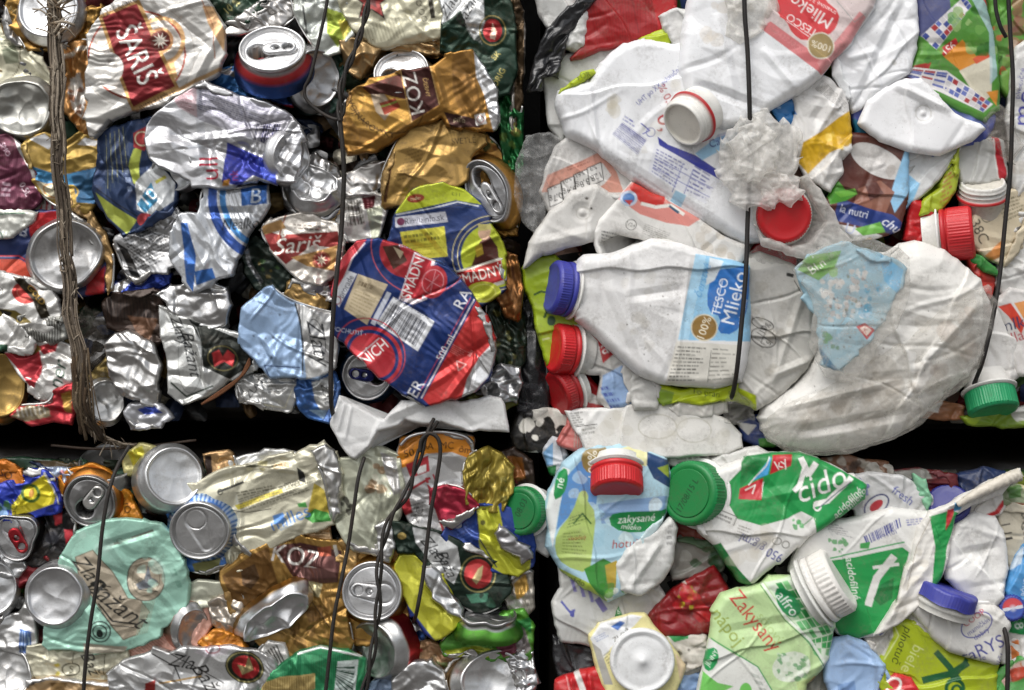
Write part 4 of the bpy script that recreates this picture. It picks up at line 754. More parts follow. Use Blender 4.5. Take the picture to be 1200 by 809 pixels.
# rusty wires among the cans
t = thing('rusty_wire', 'bundle of three short rusty wires left of the light blue can', 'wire', (265, 450, 1))
for k in range(3): tube(t, 'strand', [(236+k*3, 474-k*2, 2.3), (258+k*2, 462-k*3, 2.4), (280+k*2, 444-k*2, 2.4), (293, 420+k*3, 2.2)], 1.5, col='6a4630', mat='strap')

# ================================================================== LOWER LEFT BALE: cans
G2 = 'crushed cans in the lower bale'
def can(label, c): return thing('crushed_can', label, 'can', c, G2)
def can1(label, pts, lv, **k): return sheet(None, 'crushed_can', pts, lv, label=label, cat='can', group=G2, **k)
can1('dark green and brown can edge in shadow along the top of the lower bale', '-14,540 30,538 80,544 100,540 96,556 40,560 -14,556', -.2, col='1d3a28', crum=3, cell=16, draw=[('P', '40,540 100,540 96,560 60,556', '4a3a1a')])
can1('orange can corner with dark letters at the left edge', '-14,542 6,544 20,552 28,566 18,580 -14,578', 1.2, col='b86a1c', metal=.4, crum=3, cell=14, sp=1.1, draw=[('T', 'SO', 8, 556, 9, 25, '2a1a0a'), ('T', 'mm', 12, 568, 8, 25, '2a1a0a')])
can1('blue can with a yellow panel and green wreath at the left edge', '-14,574 18,566 30,554 50,552 62,566 70,588 66,600 40,604 14,612 -14,612', 1.4, col='2338a0', metal=.4, crum=5, cell=16, sp=1.1, draw=[('P', '14,594 30,572 54,556 66,580 64,590 30,602 16,606', 'd2c32a'), ('E', 37, 578, 10, 9, 20, '4b6a2a', 3.5), ('E', 38, 578, 3, 5, 0, 'b07a2a'), ('T', 'GUS', 17, 595, 8, -75, '5a5a1a'), ('X', '-10,580 10,580 12,606 -10,606', 8, ['4a7a3a', '8ab0d0', '1a2a70'], 5), ('L', '54,554 66,578 70,590', 2, 'cfcfcf')])
can1('blue and white speckled can scrap behind the yellow panel can', '52,552 80,552 88,564 82,580 70,578 58,564', .8, col='9aa8bc', metal=.5, crum=4, cell=10, draw=[('X', '54,552 86,552 84,578 62,574', 14, ['2a3f7a', 'd8dce0', '8a3a3a'], 3)])
t = can('black can with a red pull tab on its three cornered lid, left edge', (30, 625, 1))
sheet(t, 'body', '30,600 50,592 74,596 86,616 84,640 68,656 44,660 24,656', .5, col='191719', metal=.4, crum=4, cell=18, draw=[('P', '64,602 74,598 74,612 66,616', 'b8323a'), ('P', '76,620 112,622 96,640 80,640', 'a01c28'), ('E', 62, 630, 9, 7, 0, '3a3a40')])
can_lid(t, (18, 628, 1.9), 31, (.05, -.1, 1), -62, hole=False, tab='a81a26', sq=(1, .95), crush=[(40, .25, 5), (150, .25, 5), (270, .12, 5)], col='bcbcbc', wall=(.2, '2a2426'), dent=.03)
can1('silver can scrap edge below the red tab lid', '-14,640 10,648 24,660 20,674 -14,672', .8, col='b9b9b9', metal=.9, mat='foil', crum=3, cell=12)
can1('dark red scrap between the black can and the mint can', '14,664 40,652 66,654 60,668 30,684 22,700 12,690', .4, col='7a1620', metal=.4, crum=4, cell=12, draw=[('P', '16,690 26,692 22,704', '3a6a2a')])
t = can('orange can with its grey lid facing out, crossed by the left wire', (108, 588, 1))
sheet(t, 'body', '72,562 84,552 106,548 130,556 150,584 164,606 150,616 128,614 100,600 76,590', .8, well=[(106,588,30)], col='c07a1e', metal=.4, crum=3, cell=20, sp=1.1, draw=[('T', 'SO', 83, 566, 9, -35, '2a1a0a'), ('T', '- Čierny', 108, 554, 8, 0, '2a1a0a'), ('T', 'PIVO', 146, 590, 8, 60, '2a1a0a')])
can_lid(t, (106, 588, 2.1), 30, (.0, -.12, 1), 52, hole=True, tab='c2c0bb', sq=(.98, 1.08), crush=[(-50, .08, 4)], col='a2a1a0', wall=(.15, 'c07a1e'), dent=.03)
t = can('silver can base tipped back at the top of the lower bale behind the left wire', (124, 545, 0))
can_base(t, (126, 541, -.1), 33, (.08, 1.3, 1), wall=(.1, 'c9c9c9'), dent=.025, col='9c9c9a')
can1('pale yellow and grey can scrap behind the large white base', '146,536 166,524 190,528 196,544 170,556 150,556', .8, col='b3ac74', metal=.4, crum=4, cell=14, draw=[('P', '150,530 168,522 172,536 156,546', 'b9b030')])
t = can('can with a large bright round base near the top of the lower bale', (195, 562, 1))
can_base(t, (204, 558, 2.6), 33, (.48, .22, 1), wall=(.75, 'cfcec8'), dent=.012, dome=.07, col='dededc')
can1('tan and brown small can edge right of the large bright base', '240,532 268,530 274,548 262,558 244,560', 1.4, col='b08a58', metal=.6, crum=3, cell=12, draw=[('P', '240,534 248,534 250,560 242,560', '2a1a12')])
can1('silver white can sheet along the top of the lower bale', '268,540 310,532 350,530 366,540 330,552 280,560', 1.0, col='c4c4c0', metal=.8, crum=3, cell=18)
# ivory can with print
can1('long ivory can with fine print, yellow stripe, lemon and green leaf', '206,566 232,566 262,552 306,538 342,532 364,522 378,518 392,532 400,556 398,584 392,612 372,622 344,628 318,640 296,650 276,640 262,606', 1.8, th=9, col='c9c5ae', metal=.4, crum=3.6, cell=34, an=(2, -22), sp=1.0, cr=7, folds=[(240, 572, 360, 532, -4, 8), (262, 606, 390, 556, 3, 8)],
     draw=[('P', '276,592 330,572 332,577 280,597', 'b8a83a'), ('F', '280,584 370,556 372,572 284,600', 6, '5a5848', {'wl': .06, 'fill': .5}), ('F', '278,576 330,566 332,572 280,582', 2, '4a483a'), ('L', '258,576 286,565', 3, '3a3a34'), ('E', 260, 576, 3, 3, 0, '3a3a34', 1.2), ('T', 'PIVO', 342, 568, 6, -10, '3f3d34'),
           ('P', '368,566 380,574 388,600 376,606 360,600', 'c2ad4a'), ('P', '356,606 368,596 384,600 388,610 366,612', '3f8a3a'), ('P', '348,590 358,588 360,594 350,594', '4f9a4a'), ('T', 'milles', 340, 606, 15, -22, '5a86c0', {'bold': .03}), ('P', '320,604 332,600 334,612 322,614', '5a8ac8'), ('F', '326,616 350,606 350,612 330,622', 2, '9ab0c8'), ('P', '348,548 356,554 358,566 350,564', '2a2a26'), ('X', '236,560 330,540 330,552 240,580', 5, ['b5ad7a', 'd8d3b8'], 6),
           ('L', '290,546 316,548 330,544', 3, '55523f'), ('T', 'ORG', 330, 546, 6, -10, 'c9a46a'), ('L', '262,596 290,600 318,596', 1, '44423a')])
can1('bare silver fold standing at the right end of the long ivory can', '366,530 380,520 392,528 400,560 396,604 388,612 384,580 376,552', 2.4, th=8, col='c4c2bd', metal=.9, mat='foil', crum=4, cell=22, an=(2, 80))
can1('ivory can corner with black ornament left of the gold can', '268,640 300,622 322,612 330,632 318,652 294,664 272,668', 1.5, col='c4c0a8', metal=.4, crum=4, cell=16, sp=1.1, draw=[('E', 296, 634, 10, 6, -30, '3a382e', 2), ('E', 312, 626, 8, 6, -30, '3a382e', 2), ('L', '288,648 326,628', 1.6, '3a382e'), ('S', '268,652 292,640 292,664 270,668', 8, '77745f', .4)])
t = can('blue striped can with 0% marks and its open silver lid facing out', (238, 618, 2))
def bw(x, y, h, T, cc, mm):
    k = (np.hypot(x, y) > .97) & (h < -.2); q = (np.sin(T*46) > 0) & k; cc[q] = lin('b5c6dc'); 
can_lid(t, (234, 622, 3.0), 34, (-.06, -.12, 1), -70, hole=False, tab=None, sq=(1, 1.05), wall=(.35, '3a6db2'), wcf=bw, col='c6c6c5', dent=.012, crush=[(130, .06, 5)])
sheet(t, 'body', '198,596 210,578 234,570 262,580 280,604 282,640 268,660 240,668 222,664 214,650', 1.0, well=[(234,622,34)], th=6, col='3a6db2', metal=.35, crum=1.5, cell=24, sp=.9, draw=[('S', '196,572 284,568 284,640 240,660', 34, '1f3f7a', .45), ('T', '0%', 219, 582, 9, -25, 'd9e0ea', {'bold': .03}), ('T', '0%', 255, 583, 9, 30, 'd9e0ea', {'bold': .03}), ('T', '0%', 275, 612, 9, 80, 'd9e0ea', {'bold': .03}), ('T', '0%', 262, 648, 9, 130, 'd9e0ea', {'bold': .03}), ('P', '226,660 260,652 256,670 232,676', '7a7a48')])
# mint can
t = can('mint green can with a tan ribbon of script and its silver base at left', (140, 690, 2))
sheet(t, 'body', '52,752 60,700 76,650 90,626 126,612 166,608 192,617 208,634 214,656 220,684 217,712 188,740 146,762 108,762 62,760', 1.9, well=[(64,699,34)], th=12, col='9ac6b3', metal=.3, crum=3.2, cell=44, an=(1.4, -30), sp=1.0, cr=6, folds=[(120, 640, 190, 620, -3, 6), (90, 700, 146, 760, 3, 8)],
      draw=[('P', '92,652 112,644 134,670 152,700 166,702 176,716 162,742 146,748 132,730 112,700 96,676', 'b3a792'), ('L', '92,652 112,644 134,670 152,700 166,702 176,716 162,742 146,748 132,730 112,700 96,676 92,652', 1.2, '77705e'), ('S', '168,706 184,700 174,740 160,744', 8, '9cb09a', .5),
            ('T', 'Zlatý', 110, 672, 17, 50, '2c2c28', {'shear': .4, 'bold': .012}), ('T', 'Bažant', 140, 706, 21, 38, '2c2c28', {'shear': .4, 'bold': .015}), ('L', '118,706 134,726 160,730', 2, '2c2c28'), ('L', '116,710 134,731 158,734', 1, '2c2c28'),
            ('E', 172, 678, 22, 25, 0, 'a79c88'), ('E', 172, 678, 22, 25, 0, '4a473e', 1.2), ('E', 172, 678, 16, 19, 0, '77705e', .9), ('P', '160,684 170,678 174,662 178,676 186,680 178,688 164,690', '6d7278'), ('L', '164,690 186,692', 1, '3a3a38'), ('T', '· SLOVENSKO ·', 172, 678, 4.5, 180, '4a473e', {'arc': -19}), ('F', '198,664 206,662 216,690 210,692', 2, '5f8f7a'),
            ('L', '128,640 180,622', 2.6, '6f7568'), ('L', '120,644 136,636', 1.2, '6f7568'), ('E', 142, 634, 3, 3, 0, '6f7568', 1.2),
            ('E', 120, 738, 12, 12, 0, '1f2a26', 1.5), ('E', 120, 738, 8, 8, 0, '1f2a26', 1.5), ('E', 120, 740, 4, 5, 0, '1f2a26'), ('P', '100,752 150,756 146,764 100,764', 'b3ac9a'), ('X', '90,620 200,630 210,720 120,650', 14, ['a6cebd', 'b3d3c4', '93bba9'], 9, {'al': .5})])
can_base(t, (64, 699, 3.1), 33, (-.06, .04, 1), wall=(.35, 'd6d6d4'), dent=.018, dome=.14, col='c8c8c8', crush=[(-50, .05, 8)])
t = can('silver can base cut by the left edge beside the mint can', (0, 690, 1))
can_base(t, (-8, 690, 1.8), 26, (.35, .05, 1), sq=(1, 1.2), wall=(.5, 'c6c6c4'), dent=.02, col='c8c8c8')
can1('silver can wall with blue print under the base at the left edge', '-14,728 18,724 26,708 38,726 40,752 30,766 0,760 -14,766', .9, col='c6c5c2', metal=.8, crum=4, cell=18, draw=[('P', '24,736 38,740 36,766 24,764', '2f5aa0'), ('S', '24,738 38,742 36,764 26,764', 5, 'a8c0dc', .4)])
t = can('silver can shoulder in the lower left corner', (10, 790, 1))
can_base(t, (6, 792, 1.9), 30, (.1, .35, 1), wall=(.5, 'cdcdcb'), dent=.05, sq=(1, 1.1), col='b8b7b4')
can1('ivory can with black and yellow print below the mint can', '34,756 60,758 100,762 146,760 150,776 140,796 100,796 60,796 38,788', 1.3, col='c3bfa8', metal=.35, crum=4, cell=22, sp=1.1, draw=[('X', '38,760 80,764 80,792 40,786', 12, ['c2b43a', 'd8d3b8', 'a8a48c'], 4), ('E', 84, 784, 10, 7, 0, '55523f', 1.6), ('T', 'S', 84, 784, 8, 0, '55523f'), ('T', 'Baž', 108, 778, 14, 65, '2c2c28', {'shear': .4}), ('L', '88,764 86,776', 1, '55523f'), ('L', '124,764 122,790', 1, '55523f')])
can1('tan can with a white rim at the bottom edge, left', '34,800 60,792 90,798 138,802 142,824 34,824', 2.0, col='c2a070', metal=.5, crum=3, cell=20, draw=[('L', '36,800 60,794 90,798 138,804', 3.5, 'dcdcda:.9'), ('P', '60,800 80,800 70,824 60,824', '8a6a3a')])
can1('silver can with a round red seal and black script at the bottom edge', '128,790 150,772 180,764 220,760 262,758 300,762 320,770 326,800 320,826 130,826', 2.0, th=9, col='c2c2c0', metal=.75, crum=4.5, cell=28, an=(1.6, 20), sp=1.05, cr=6,
     draw=[('E', 287, 781, 23, 19, 15, '2a2f22'), ('E', 287, 781, 21, 17, 15, '9a915a', 1.6), ('E', 288, 781, 16, 13.5, 15, 'a81c20'), ('P', '278,778 288,780 292,768 297,784 284,790', 'b3a06a'), ('T', 'Zla', 214, 774, 16, 12, '2a2a2a', {'shear': .4, 'bold': .01}), ('T', 'Baža', 244, 796, 17, 55, '2a2a2a', {'shear': .4, 'bold': .01}), ('L', '180,766 206,780 214,800', 1.4, '2a2a2a'), ('L', '196,762 262,800', 1, '2a2a2a'), ('P', '176,790 192,788 186,800', 'e8e8e8'), ('P', '172,800 184,796 182,820 170,820', 'a02a24'), ('L', '188,800 236,792', 2, 'b08a4a'), ('P', '228,764 256,752 272,756 266,766 244,770', 'd2ccd0'), ('E', 250, 760, 8, 5, 0, 'b05560', 1.2)])
t = can('pink ribbed can with a grey base showing, centre left of the lower bale', (196, 738, 1))
sheet(t, 'body', '146,764 166,742 192,724 216,712 240,712 246,730 232,752 206,766 176,768', .9, th=9, col='cf9f8e', metal=.35, crum=2.4, cell=24, sp=1.0, draw=[('S', '146,766 232,712 240,722 160,776', 30, 'b0796a', .3), ('F', '186,742 210,722 214,726 190,746', 1, '7a5a50'), ('F', '196,768 214,748 218,752 200,770', 1, '7a5a50')])
can_base(t, (226, 738, 1.8), 22, (.8, -.25, 1), sq=(.9, 1.15), wall=(.6, 'cf9f8e'), dent=.03, col='a9a9a8')
can1('pale ivory can shoulder right of the mint can', '214,690 236,684 262,684 268,698 248,708 222,716', 1.3, col='bfc0ad', metal=.4, crum=2.5, cell=22)
can1('crumpled silver and tan can between the pink can and the brown gold can', '248,708 262,694 272,680 284,696 286,726 280,744 262,748 252,728', 1.4, col='b3a89a', metal=.8, mat='foil', crum=6, cell=16)
can1('orange and red torn scrap below the pink can', '236,752 256,740 276,746 286,756 280,766 250,764', 1.5, col='c07a22', metal=.4, crum=4, cell=12, draw=[('X', '238,744 262,744 260,762 240,760', 6, ['a02a24', 'd8a060'], 4)])
# gold brown crushed can
can1('gold can with a brown panel and white letters, crumpled in the lower bale', '262,672 284,654 306,644 330,634 356,632 392,636 402,656 396,690 402,716 410,744 404,768 380,770 352,760 330,770 312,758 290,736 278,720', 1.4, th=9, col='a17a32', metal=.68, crum=4.6, cell=28, an=(1.4, 20), sp=1.05, cr=9,
     draw=[('P', '262,674 300,648 316,640 322,668 330,696 300,716 284,726', '7a5522'), ('P', '284,668 300,660 306,676 296,690 286,684', '3f2a16', .8), ('P', '322,640 352,636 400,646 396,682 372,676 356,688 342,672', '5a3430'), ('T', 'KOZ', 348, 652, 21, 12, 'd5cfc6', {'bold': .03, 'sx': .9}), ('P', '352,664 392,666 396,682 372,684 350,676', '77504a'), ('P', '372,642 388,640 388,652 374,652', 'a04a30'), ('L', '392,640 396,656', 4, 'c9c4b8'), ('P', '360,680 378,684 374,700 358,696', 'b9ad80'), ('X', '330,710 400,700 400,760 340,760', 18, ['8a6220', 'b08a44', '6a4a1c'], 7, {'al': .6}), ('P', '358,712 376,708 380,724 362,730', '77521f', .8), ('L', '350,684 386,734', 1.2, '4a3416')])
t = can('gold can with a bare crumpled silver end lying diagonally', (322, 724, 2))
can_base(t, (321, 723, 3.0), 37, (.28, -.38, 1), spin=38, sq=(1.12, .62), wall=(.25, '9a7430'), dent=.10, dome=.1, crush=[(100, .25, 3), (250, .15, 4)], mat='foil', col='d4d4d4')
can1('white and black striped scrap under the silver end', '298,768 318,752 330,756 340,774 330,782 306,778', 1.9, col='c9c7c2', metal=.5, crum=2, cell=14, draw=[('S', '304,768 326,754 336,776 312,780', 7, '3a3834', .5)])
can1('green ribbed can with a white barcode at the bottom edge', '306,812 326,784 350,766 376,758 404,762 424,770 424,826 306,826', 2.2, th=9, col='2b8052', metal=.45, crum=3, cell=30, sp=1.0, draw=[('S', '330,766 420,766 420,800 330,800', 40, '1d5f3c', .4), ('P', '308,800 330,792 370,788 370,806 340,812 308,814', 'b09a62'), ('S', '310,796 370,790 370,808 310,814', 22, '8a7440', .4), ('P', '396,774 420,772 414,826 390,826', 'c4cfca'), ('B', '394,800 394,780 416,778 412,826', 14, '2a4a3c'), ('P', '306,814 370,808 370,826 306,826', 'c9c6ba'), ('L', '350,766 376,758 424,768', 2.4, 'd0d4d0')])
t = can('gold can with its closed silver lid and tab facing out, behind the twisted wire', (436, 694, 2))
sheet(t, 'body', '382,700 392,672 408,646 430,634 452,640 474,662 482,690 476,720 456,742 430,754 404,752 388,732', .8, well=[(436,694,35)], th=7, col='ad8030', metal=.65, crum=3.4, cell=22, draw=[('T', 'KOZEL', 434, 655, 7, -8, '4a3414'), ('L', '400,744 440,752 470,730', 2, '77551f'), ('X', '386,720 420,730 420,754 390,750', 6, ['7d5a22', 'c49a4a'], 5)])
can_lid(t, (436, 694, 2.5), 35.5, (-.04, .06, 1), 172, hole=False, tab='c6c6c6', sq=(.98, 1), wall=(.2, 'ad8030'), col='d6d6d6', dent=.012, crush=[(95, .06, 9)])
t = can('silver can base with a red band on its wall, below the closed lid', (446, 762, 1))
can_base(t, (438, 762, 1.8), 34, (-.72, -.22, 1), wall=(.5, 'b02024'), dent=.03, col='c6c6c4', dome=.2)
sheet(t, 'body', '450,730 472,722 494,742 494,776 478,790 456,780', .6, col='c4c2bd', metal=.7, crum=3, cell=18, draw=[('P', '470,724 480,728 488,772 480,784 476,760', 'b02024'), ('P', '484,726 500,740 498,752 488,748', '244a8a')])
t = can('silver can base at the bottom edge right, with a tan wall', (570, 790, 1))
can_base(t, (578, 798, 2.3), 37, (.25, .2, 1), wall=(.5, 'a98a5a'), dent=.03, col='d8d8d6', dome=.14, crush=[(120, .06, 6)], sq=(1.05, .95))
sheet(t, 'body', '516,800 530,776 556,766 580,770 590,790 590,826 516,826', .8, well=[(578,798,36)], col='b59a70', metal=.6, crum=3, cell=22, draw=[('P', '534,778 560,768 566,826 540,826', 'c9c7c4:.9'), ('P', '518,770 536,766 530,780', 'b02230')])
can1('silver crumpled can at the bottom edge below the red band can', '464,796 482,778 500,776 516,788 524,826 462,826', 1.6, th=10, col='cac9c7', metal=.95, mat='foil', crum=5, cell=20)
can1('blue grey rag scrap at the bottom edge', '436,800 460,786 472,800 470,826 430,826', .8, col='7d90aa', metal=.2, crum=4, cell=14)
can1('brown and tan torn can between the red band can and the green can', '486,756 506,752 526,764 528,782 508,786 494,776', 1.0, col='8a6a4a', metal=.4, crum=5, cell=13, draw=[('X', '488,754 526,760 524,782 494,776', 9, ['b02230', '3a5a2a', 'c9b08a', '2a1a12'], 4)])
# lime can
t = can('lime yellow can with a bare silver dented end behind the thin wire', (505, 700, 2))
sheet(t, 'body', '462,664 470,652 486,652 500,662 520,676 534,704 542,722 530,738 512,746 496,736 484,722 474,700', 1.8, th=9, col='b3b233', metal=.35, crum=3.6, cell=26, an=(1.5, 50), sp=1.2, cr=4, tilt=(.05, .05), draw=[('P', '472,700 500,736 510,748 492,744 476,720', '23397e'), ('X', '470,660 500,664 520,720 490,716', 5, ['c2c04a', '9a9a26'], 7, {'al': .6})])
sheet(t, 'base', '494,666 506,662 518,676 528,694 542,712 540,726 524,716 508,700 500,684', 2.5, th=8, col='cdcdcb', metal=1, mat='foil', crum=4, cell=24, an=(1.8, 50))
can1('dark green can with white script label and round red seal, right of the thin wire', '462,610 482,614 500,622 524,630 544,640 566,652 590,662 596,690 584,708 560,716 536,704 526,684 508,668 492,652 470,648', 1.6, th=9, col='14281d', metal=.5, crum=3.6, cell=26, sp=1.05, cr=4,
     draw=[('P', '484,618 512,624 536,640 540,664 532,684 516,672 500,652 488,636', 'bfc0be:.6'), ('T', 'Zlatý', 510, 644, 13, 48, '2a2c2c', {'shear': .4}), ('T', 'Baža', 524, 660, 13, 64, '2a2c2c', {'shear': .4, 'bold': .01}), ('E', 560, 672, 20, 21, 0, '8a8248', 1.6), ('E', 560, 672, 16, 17, 0, 'aa1c1c'), ('P', '553,678 560,666 566,662 564,676 558,684', 'b3a06a'), ('P', '546,696 572,694 570,704 552,706', '3f7a5f'), ('E', 472, 628, 5, 4, 0, 'b59a4a'), ('X', '540,690 590,690 580,712 548,712', 6, ['1f4a34', '0d1a13'], 6)])
t = can('bright green can seen from its flattened silver rim, right side of the lower bale', (570, 735, 1))
sheet(t, 'body', '516,752 530,740 556,728 590,720 612,716 622,740 620,768 604,786 580,770 548,764 524,768', 1.2, th=8, col='4d8a2c', metal=.35, crum=4, cell=20, draw=[('P', '520,762 560,756 580,760 576,768 530,770', 'a8b030'), ('P', '582,732 612,728 622,760 610,770 590,752', '8d8482:.8'), ('P', '604,728 622,722 622,742', '2a7a3a'), ('P', '580,756 604,752 606,764 590,770', '6a2a3a')])
can_lid(t, (572, 721, 2.3), 33, (.05, 1.9, .55), 10, hole=False, tab=None, wall=(.1, '4d8a2c'), col='a5a5a5', dent=.05, crush=[(80, .2, 4)])
can1('bright crumpled aluminium foil ball at the lower right of the can bale', '594,774 606,762 622,766 626,800 622,826 600,826 608,800', 1.4, col='c9c9c9', metal=1, mat='foil', crum=6, cell=9)
can1('white and orange can edge along the right side of the lower bale', '592,690 608,670 622,668 624,712 612,724 598,716', .9, col='9a9488', metal=.5, crum=4, cell=16, an=(2, 70), draw=[('P', '602,684 616,672 620,690 606,706', 'b58a2a'), ('P', '596,706 612,700 610,722', 'd0ccc8')])
# orange rim can and its neighbours
t = can('orange can with a silver rim and black capitals under the wire loop', (506, 540, 1))
tube(t, 'rim', [(469,522,2.0),(480,512,2.1),(500,507,2.1),(525,507,2.1),(545,512,2.1),(553,520,2.0)], 2.0, mat='foil', col='cfcfcf', metal=1)
sheet(t, 'body', '468,546 472,516 490,511 530,511 550,518 554,538 546,552 550,580 540,612 520,626 492,628 478,604 472,576', 1.3, th=10, col='b9b8b6', metal=.6, crum=3.4, cell=26, sp=1.0, cr=4, draw=[('P', '464,550 470,510 500,505 556,512 556,540 530,530 500,532 480,546', 'c87e1e:.3'), ('T', '50', 480, 531, 9, -12, '241a10', {'bold': .02}), ('T', 'BA', 502, 523, 8, 0, '241a10', {'bold': .02}), ('T', 'MC', 524, 522, 8, 2, '241a10', {'bold': .02}), ('T', 'ôm', 545, 527, 8, 10, '241a10', {'bold': .02}), ('P', '476,544 502,534 504,552 482,560', 'a81e2a'), ('P', '488,548 500,544 500,552 490,556', 'd8d4d0'), ('L', '480,574 504,560', 3, 'a81e2a'), ('P', '466,590 480,580 484,600 470,606', 'b01c28'), ('F', '482,590 500,584 498,606 482,606', 4, '3a3836'), ('L', '500,560 520,622', 3, 'a82a34'), ('L', '508,556 532,618', 2, 'a82a34'), ('P', '540,556 552,550 552,562', 'b01c28'), ('P', '500,566 540,560 544,574 512,576', 'd6d6d6:1'), ('T', '2°C', 490, 603, 8, -70, '3a3836')])
can1('glossy red foil can between the thin wire and the yellow gold can', '504,574 526,570 548,578 560,594 548,606 530,620 516,610 508,592', 1.9, th=8, col='a31434', metal=.65, mat='foil', crum=4, cell=22, cr=3)
can1('puckered yellow gold foil pouch in the upper right of the lower bale', '546,552 552,536 568,530 586,534 598,550 598,580 588,598 566,596 550,588', 1.7, th=12, col='9a8722', metal=.55, mat='foil', crum=5, cell=18, an=(2.2, 88), sp=1.2, draw=[('S', '548,540 598,540 598,598 548,598', 26, '7d6c1a', .35, .5), ('F', '586,556 596,556 594,590 586,588', 3, '6a6a2a')])
t = can('blue can with lime end panel and a squashed grey rim', (570, 630, 2))
sheet(t, 'body', '520,628 536,606 558,594 588,594 616,606 624,640 620,664 604,674 578,668 560,652 536,644', 1.6, th=9, col='1e3a80', metal=.4, crum=3.6, cell=24, an=(1.5, 30), sp=1.1, draw=[('P', '558,594 584,592 590,620 612,646 622,650 620,672 600,678 576,664 562,640', 'aeb031'), ('L', '558,594 562,630 582,664', 1.4, '182848'), ('F', '532,618 556,606 558,626 540,636', 5, '4a66a8'), ('E', 566, 612, 3, 3, 0, '5a5a20')])
sheet(t, 'rim', '582,628 584,610 590,618 604,632 620,640 624,652 610,656 596,648 586,640', 2.4, th=5, col='a9a7a8', metal=.95, mat='foil', crum=2.5, cell=14)
can1('ivory crumpled can between the two right wires at the top of the lower bale', '392,556 404,540 424,530 446,528 464,536 470,570 466,604 460,636 440,646 416,640 404,628 394,600', 1.5, th=9, col='b9bba6', metal=.35, crum=6, cell=24, an=(1.4, 60), sp=1.3, cr=5, draw=[('X', '428,536 450,540 456,580 436,580', 8, ['b59a7a', '8a6a4a', 'd0ccb8'], 6), ('P', '446,530 464,538 470,576 462,580 452,556', 'c9c6c2:.9'), ('X', '398,586 412,584 416,604 402,606', 5, ['2a2824'], 4)])
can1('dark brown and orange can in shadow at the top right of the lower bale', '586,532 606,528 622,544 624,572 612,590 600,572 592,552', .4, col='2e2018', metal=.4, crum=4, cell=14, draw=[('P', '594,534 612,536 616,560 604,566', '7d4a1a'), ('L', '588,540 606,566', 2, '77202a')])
can1('silver rolled can wall below the ivory crumpled can', '440,618 456,608 462,640 456,660 444,656', 1.8, col='c4c3c1', metal=.95, mat='foil', crum=3, cell=16)
can1('tan gold can wall at the right of the white lettered gold can', '396,636 420,640 414,672 400,690 392,668', 1.3, col='b08a4a', metal=.6, crum=4, cell=16)
can1('small tan and silver can scrap under the long ivory can', '330,628 352,618 384,618 384,634 360,638 336,640', 1.2, col='b8966a', metal=.5, crum=4, cell=14, draw=[('P', '384,612 396,606 398,622 390,624', 'a02028')])

# ================================================================== UPPER RIGHT BALE: plastic
G3 = 'crushed plastic bottles in the upper bale'
def bot(label, c, name='milk_bottle', cat='bottle', g=G3): return thing(name, label, cat, c, g)
def pl(p, name, pts, lv, **k):
    a = dict(col='e2e3e2', mat='plastic', crum=2.2, cell=44, th=8, rnd=5, smooth=1, jag=.6, sp=1.25, cr=6, grow=1.5, an=(1.3, 20), lapn=1, cra=1.15); a.update(k)
    if not a.pop('keep', False): a['rnd'] = min(a['rnd'], 5+.28*a['th']); a['th'] *= .8; a['crum'] = a['crum']*1.0; a['cr'] = max(a['cr']-1, 2)
    return sheet(p, name, pts, lv, **a)
def pl1(label, pts, lv, name='plastic_packaging', cat='packaging', g=None, **k): return pl(None, name, pts, lv, label=label, cat=cat, group=g, **k)
W = 'e8e9ea'
pl1('white crumpled bag at the top edge behind the black film', '622,-14 700,-14 704,20 694,56 676,62 650,50 634,24', .6, name='plastic_bag', cat='bag', col='d0d0cc', crum=4, cell=24)
pl1('dark red ribbed plastic pack at the top edge of the upper bale', '676,-14 792,-14 790,30 776,42 742,52 704,58 682,68 668,70 684,52 680,30', 1.3, col='9a1a1c', mat='label', crum=2.5, cell=30, cr=6, draw=[('S', '690,6 780,-4 776,46 700,54', 26, '8a1416', .35), ('P', '760,-14 790,-14 788,26 772,40', 'b01f22'), ('L', '738,-10 748,40', 1.2, '7a1012')])
pl1('white torn plastic lump below the black film, upper left corner of the plastic bale', '660,30 680,8 690,14 686,34 690,50 674,62 660,56', 1.5, col='d3d3cf', crum=4, cell=14, th=8, rnd=6)
sheet(None, 'black_film', '708,-14 690,-14 668,10 644,34 630,62 624,84 620,110 634,104 640,90 652,84 656,90 658,70 668,40 686,16', 2.0, th=5, col='1d1d1f', mat='black', crum=6, cell=14, an=(2.2, -55), label='torn strip of black plastic film hanging at the top of the plastic bale', cat='film', smooth=1)
pl1('grey white bottle wall behind the black film at the left of the plastic bale', '636,90 660,66 700,58 742,50 770,46 740,70 700,90 690,120 660,168 644,150', .7, name='milk_bottle', cat='bottle', g=G3, col='c9c9c5', crum=2)
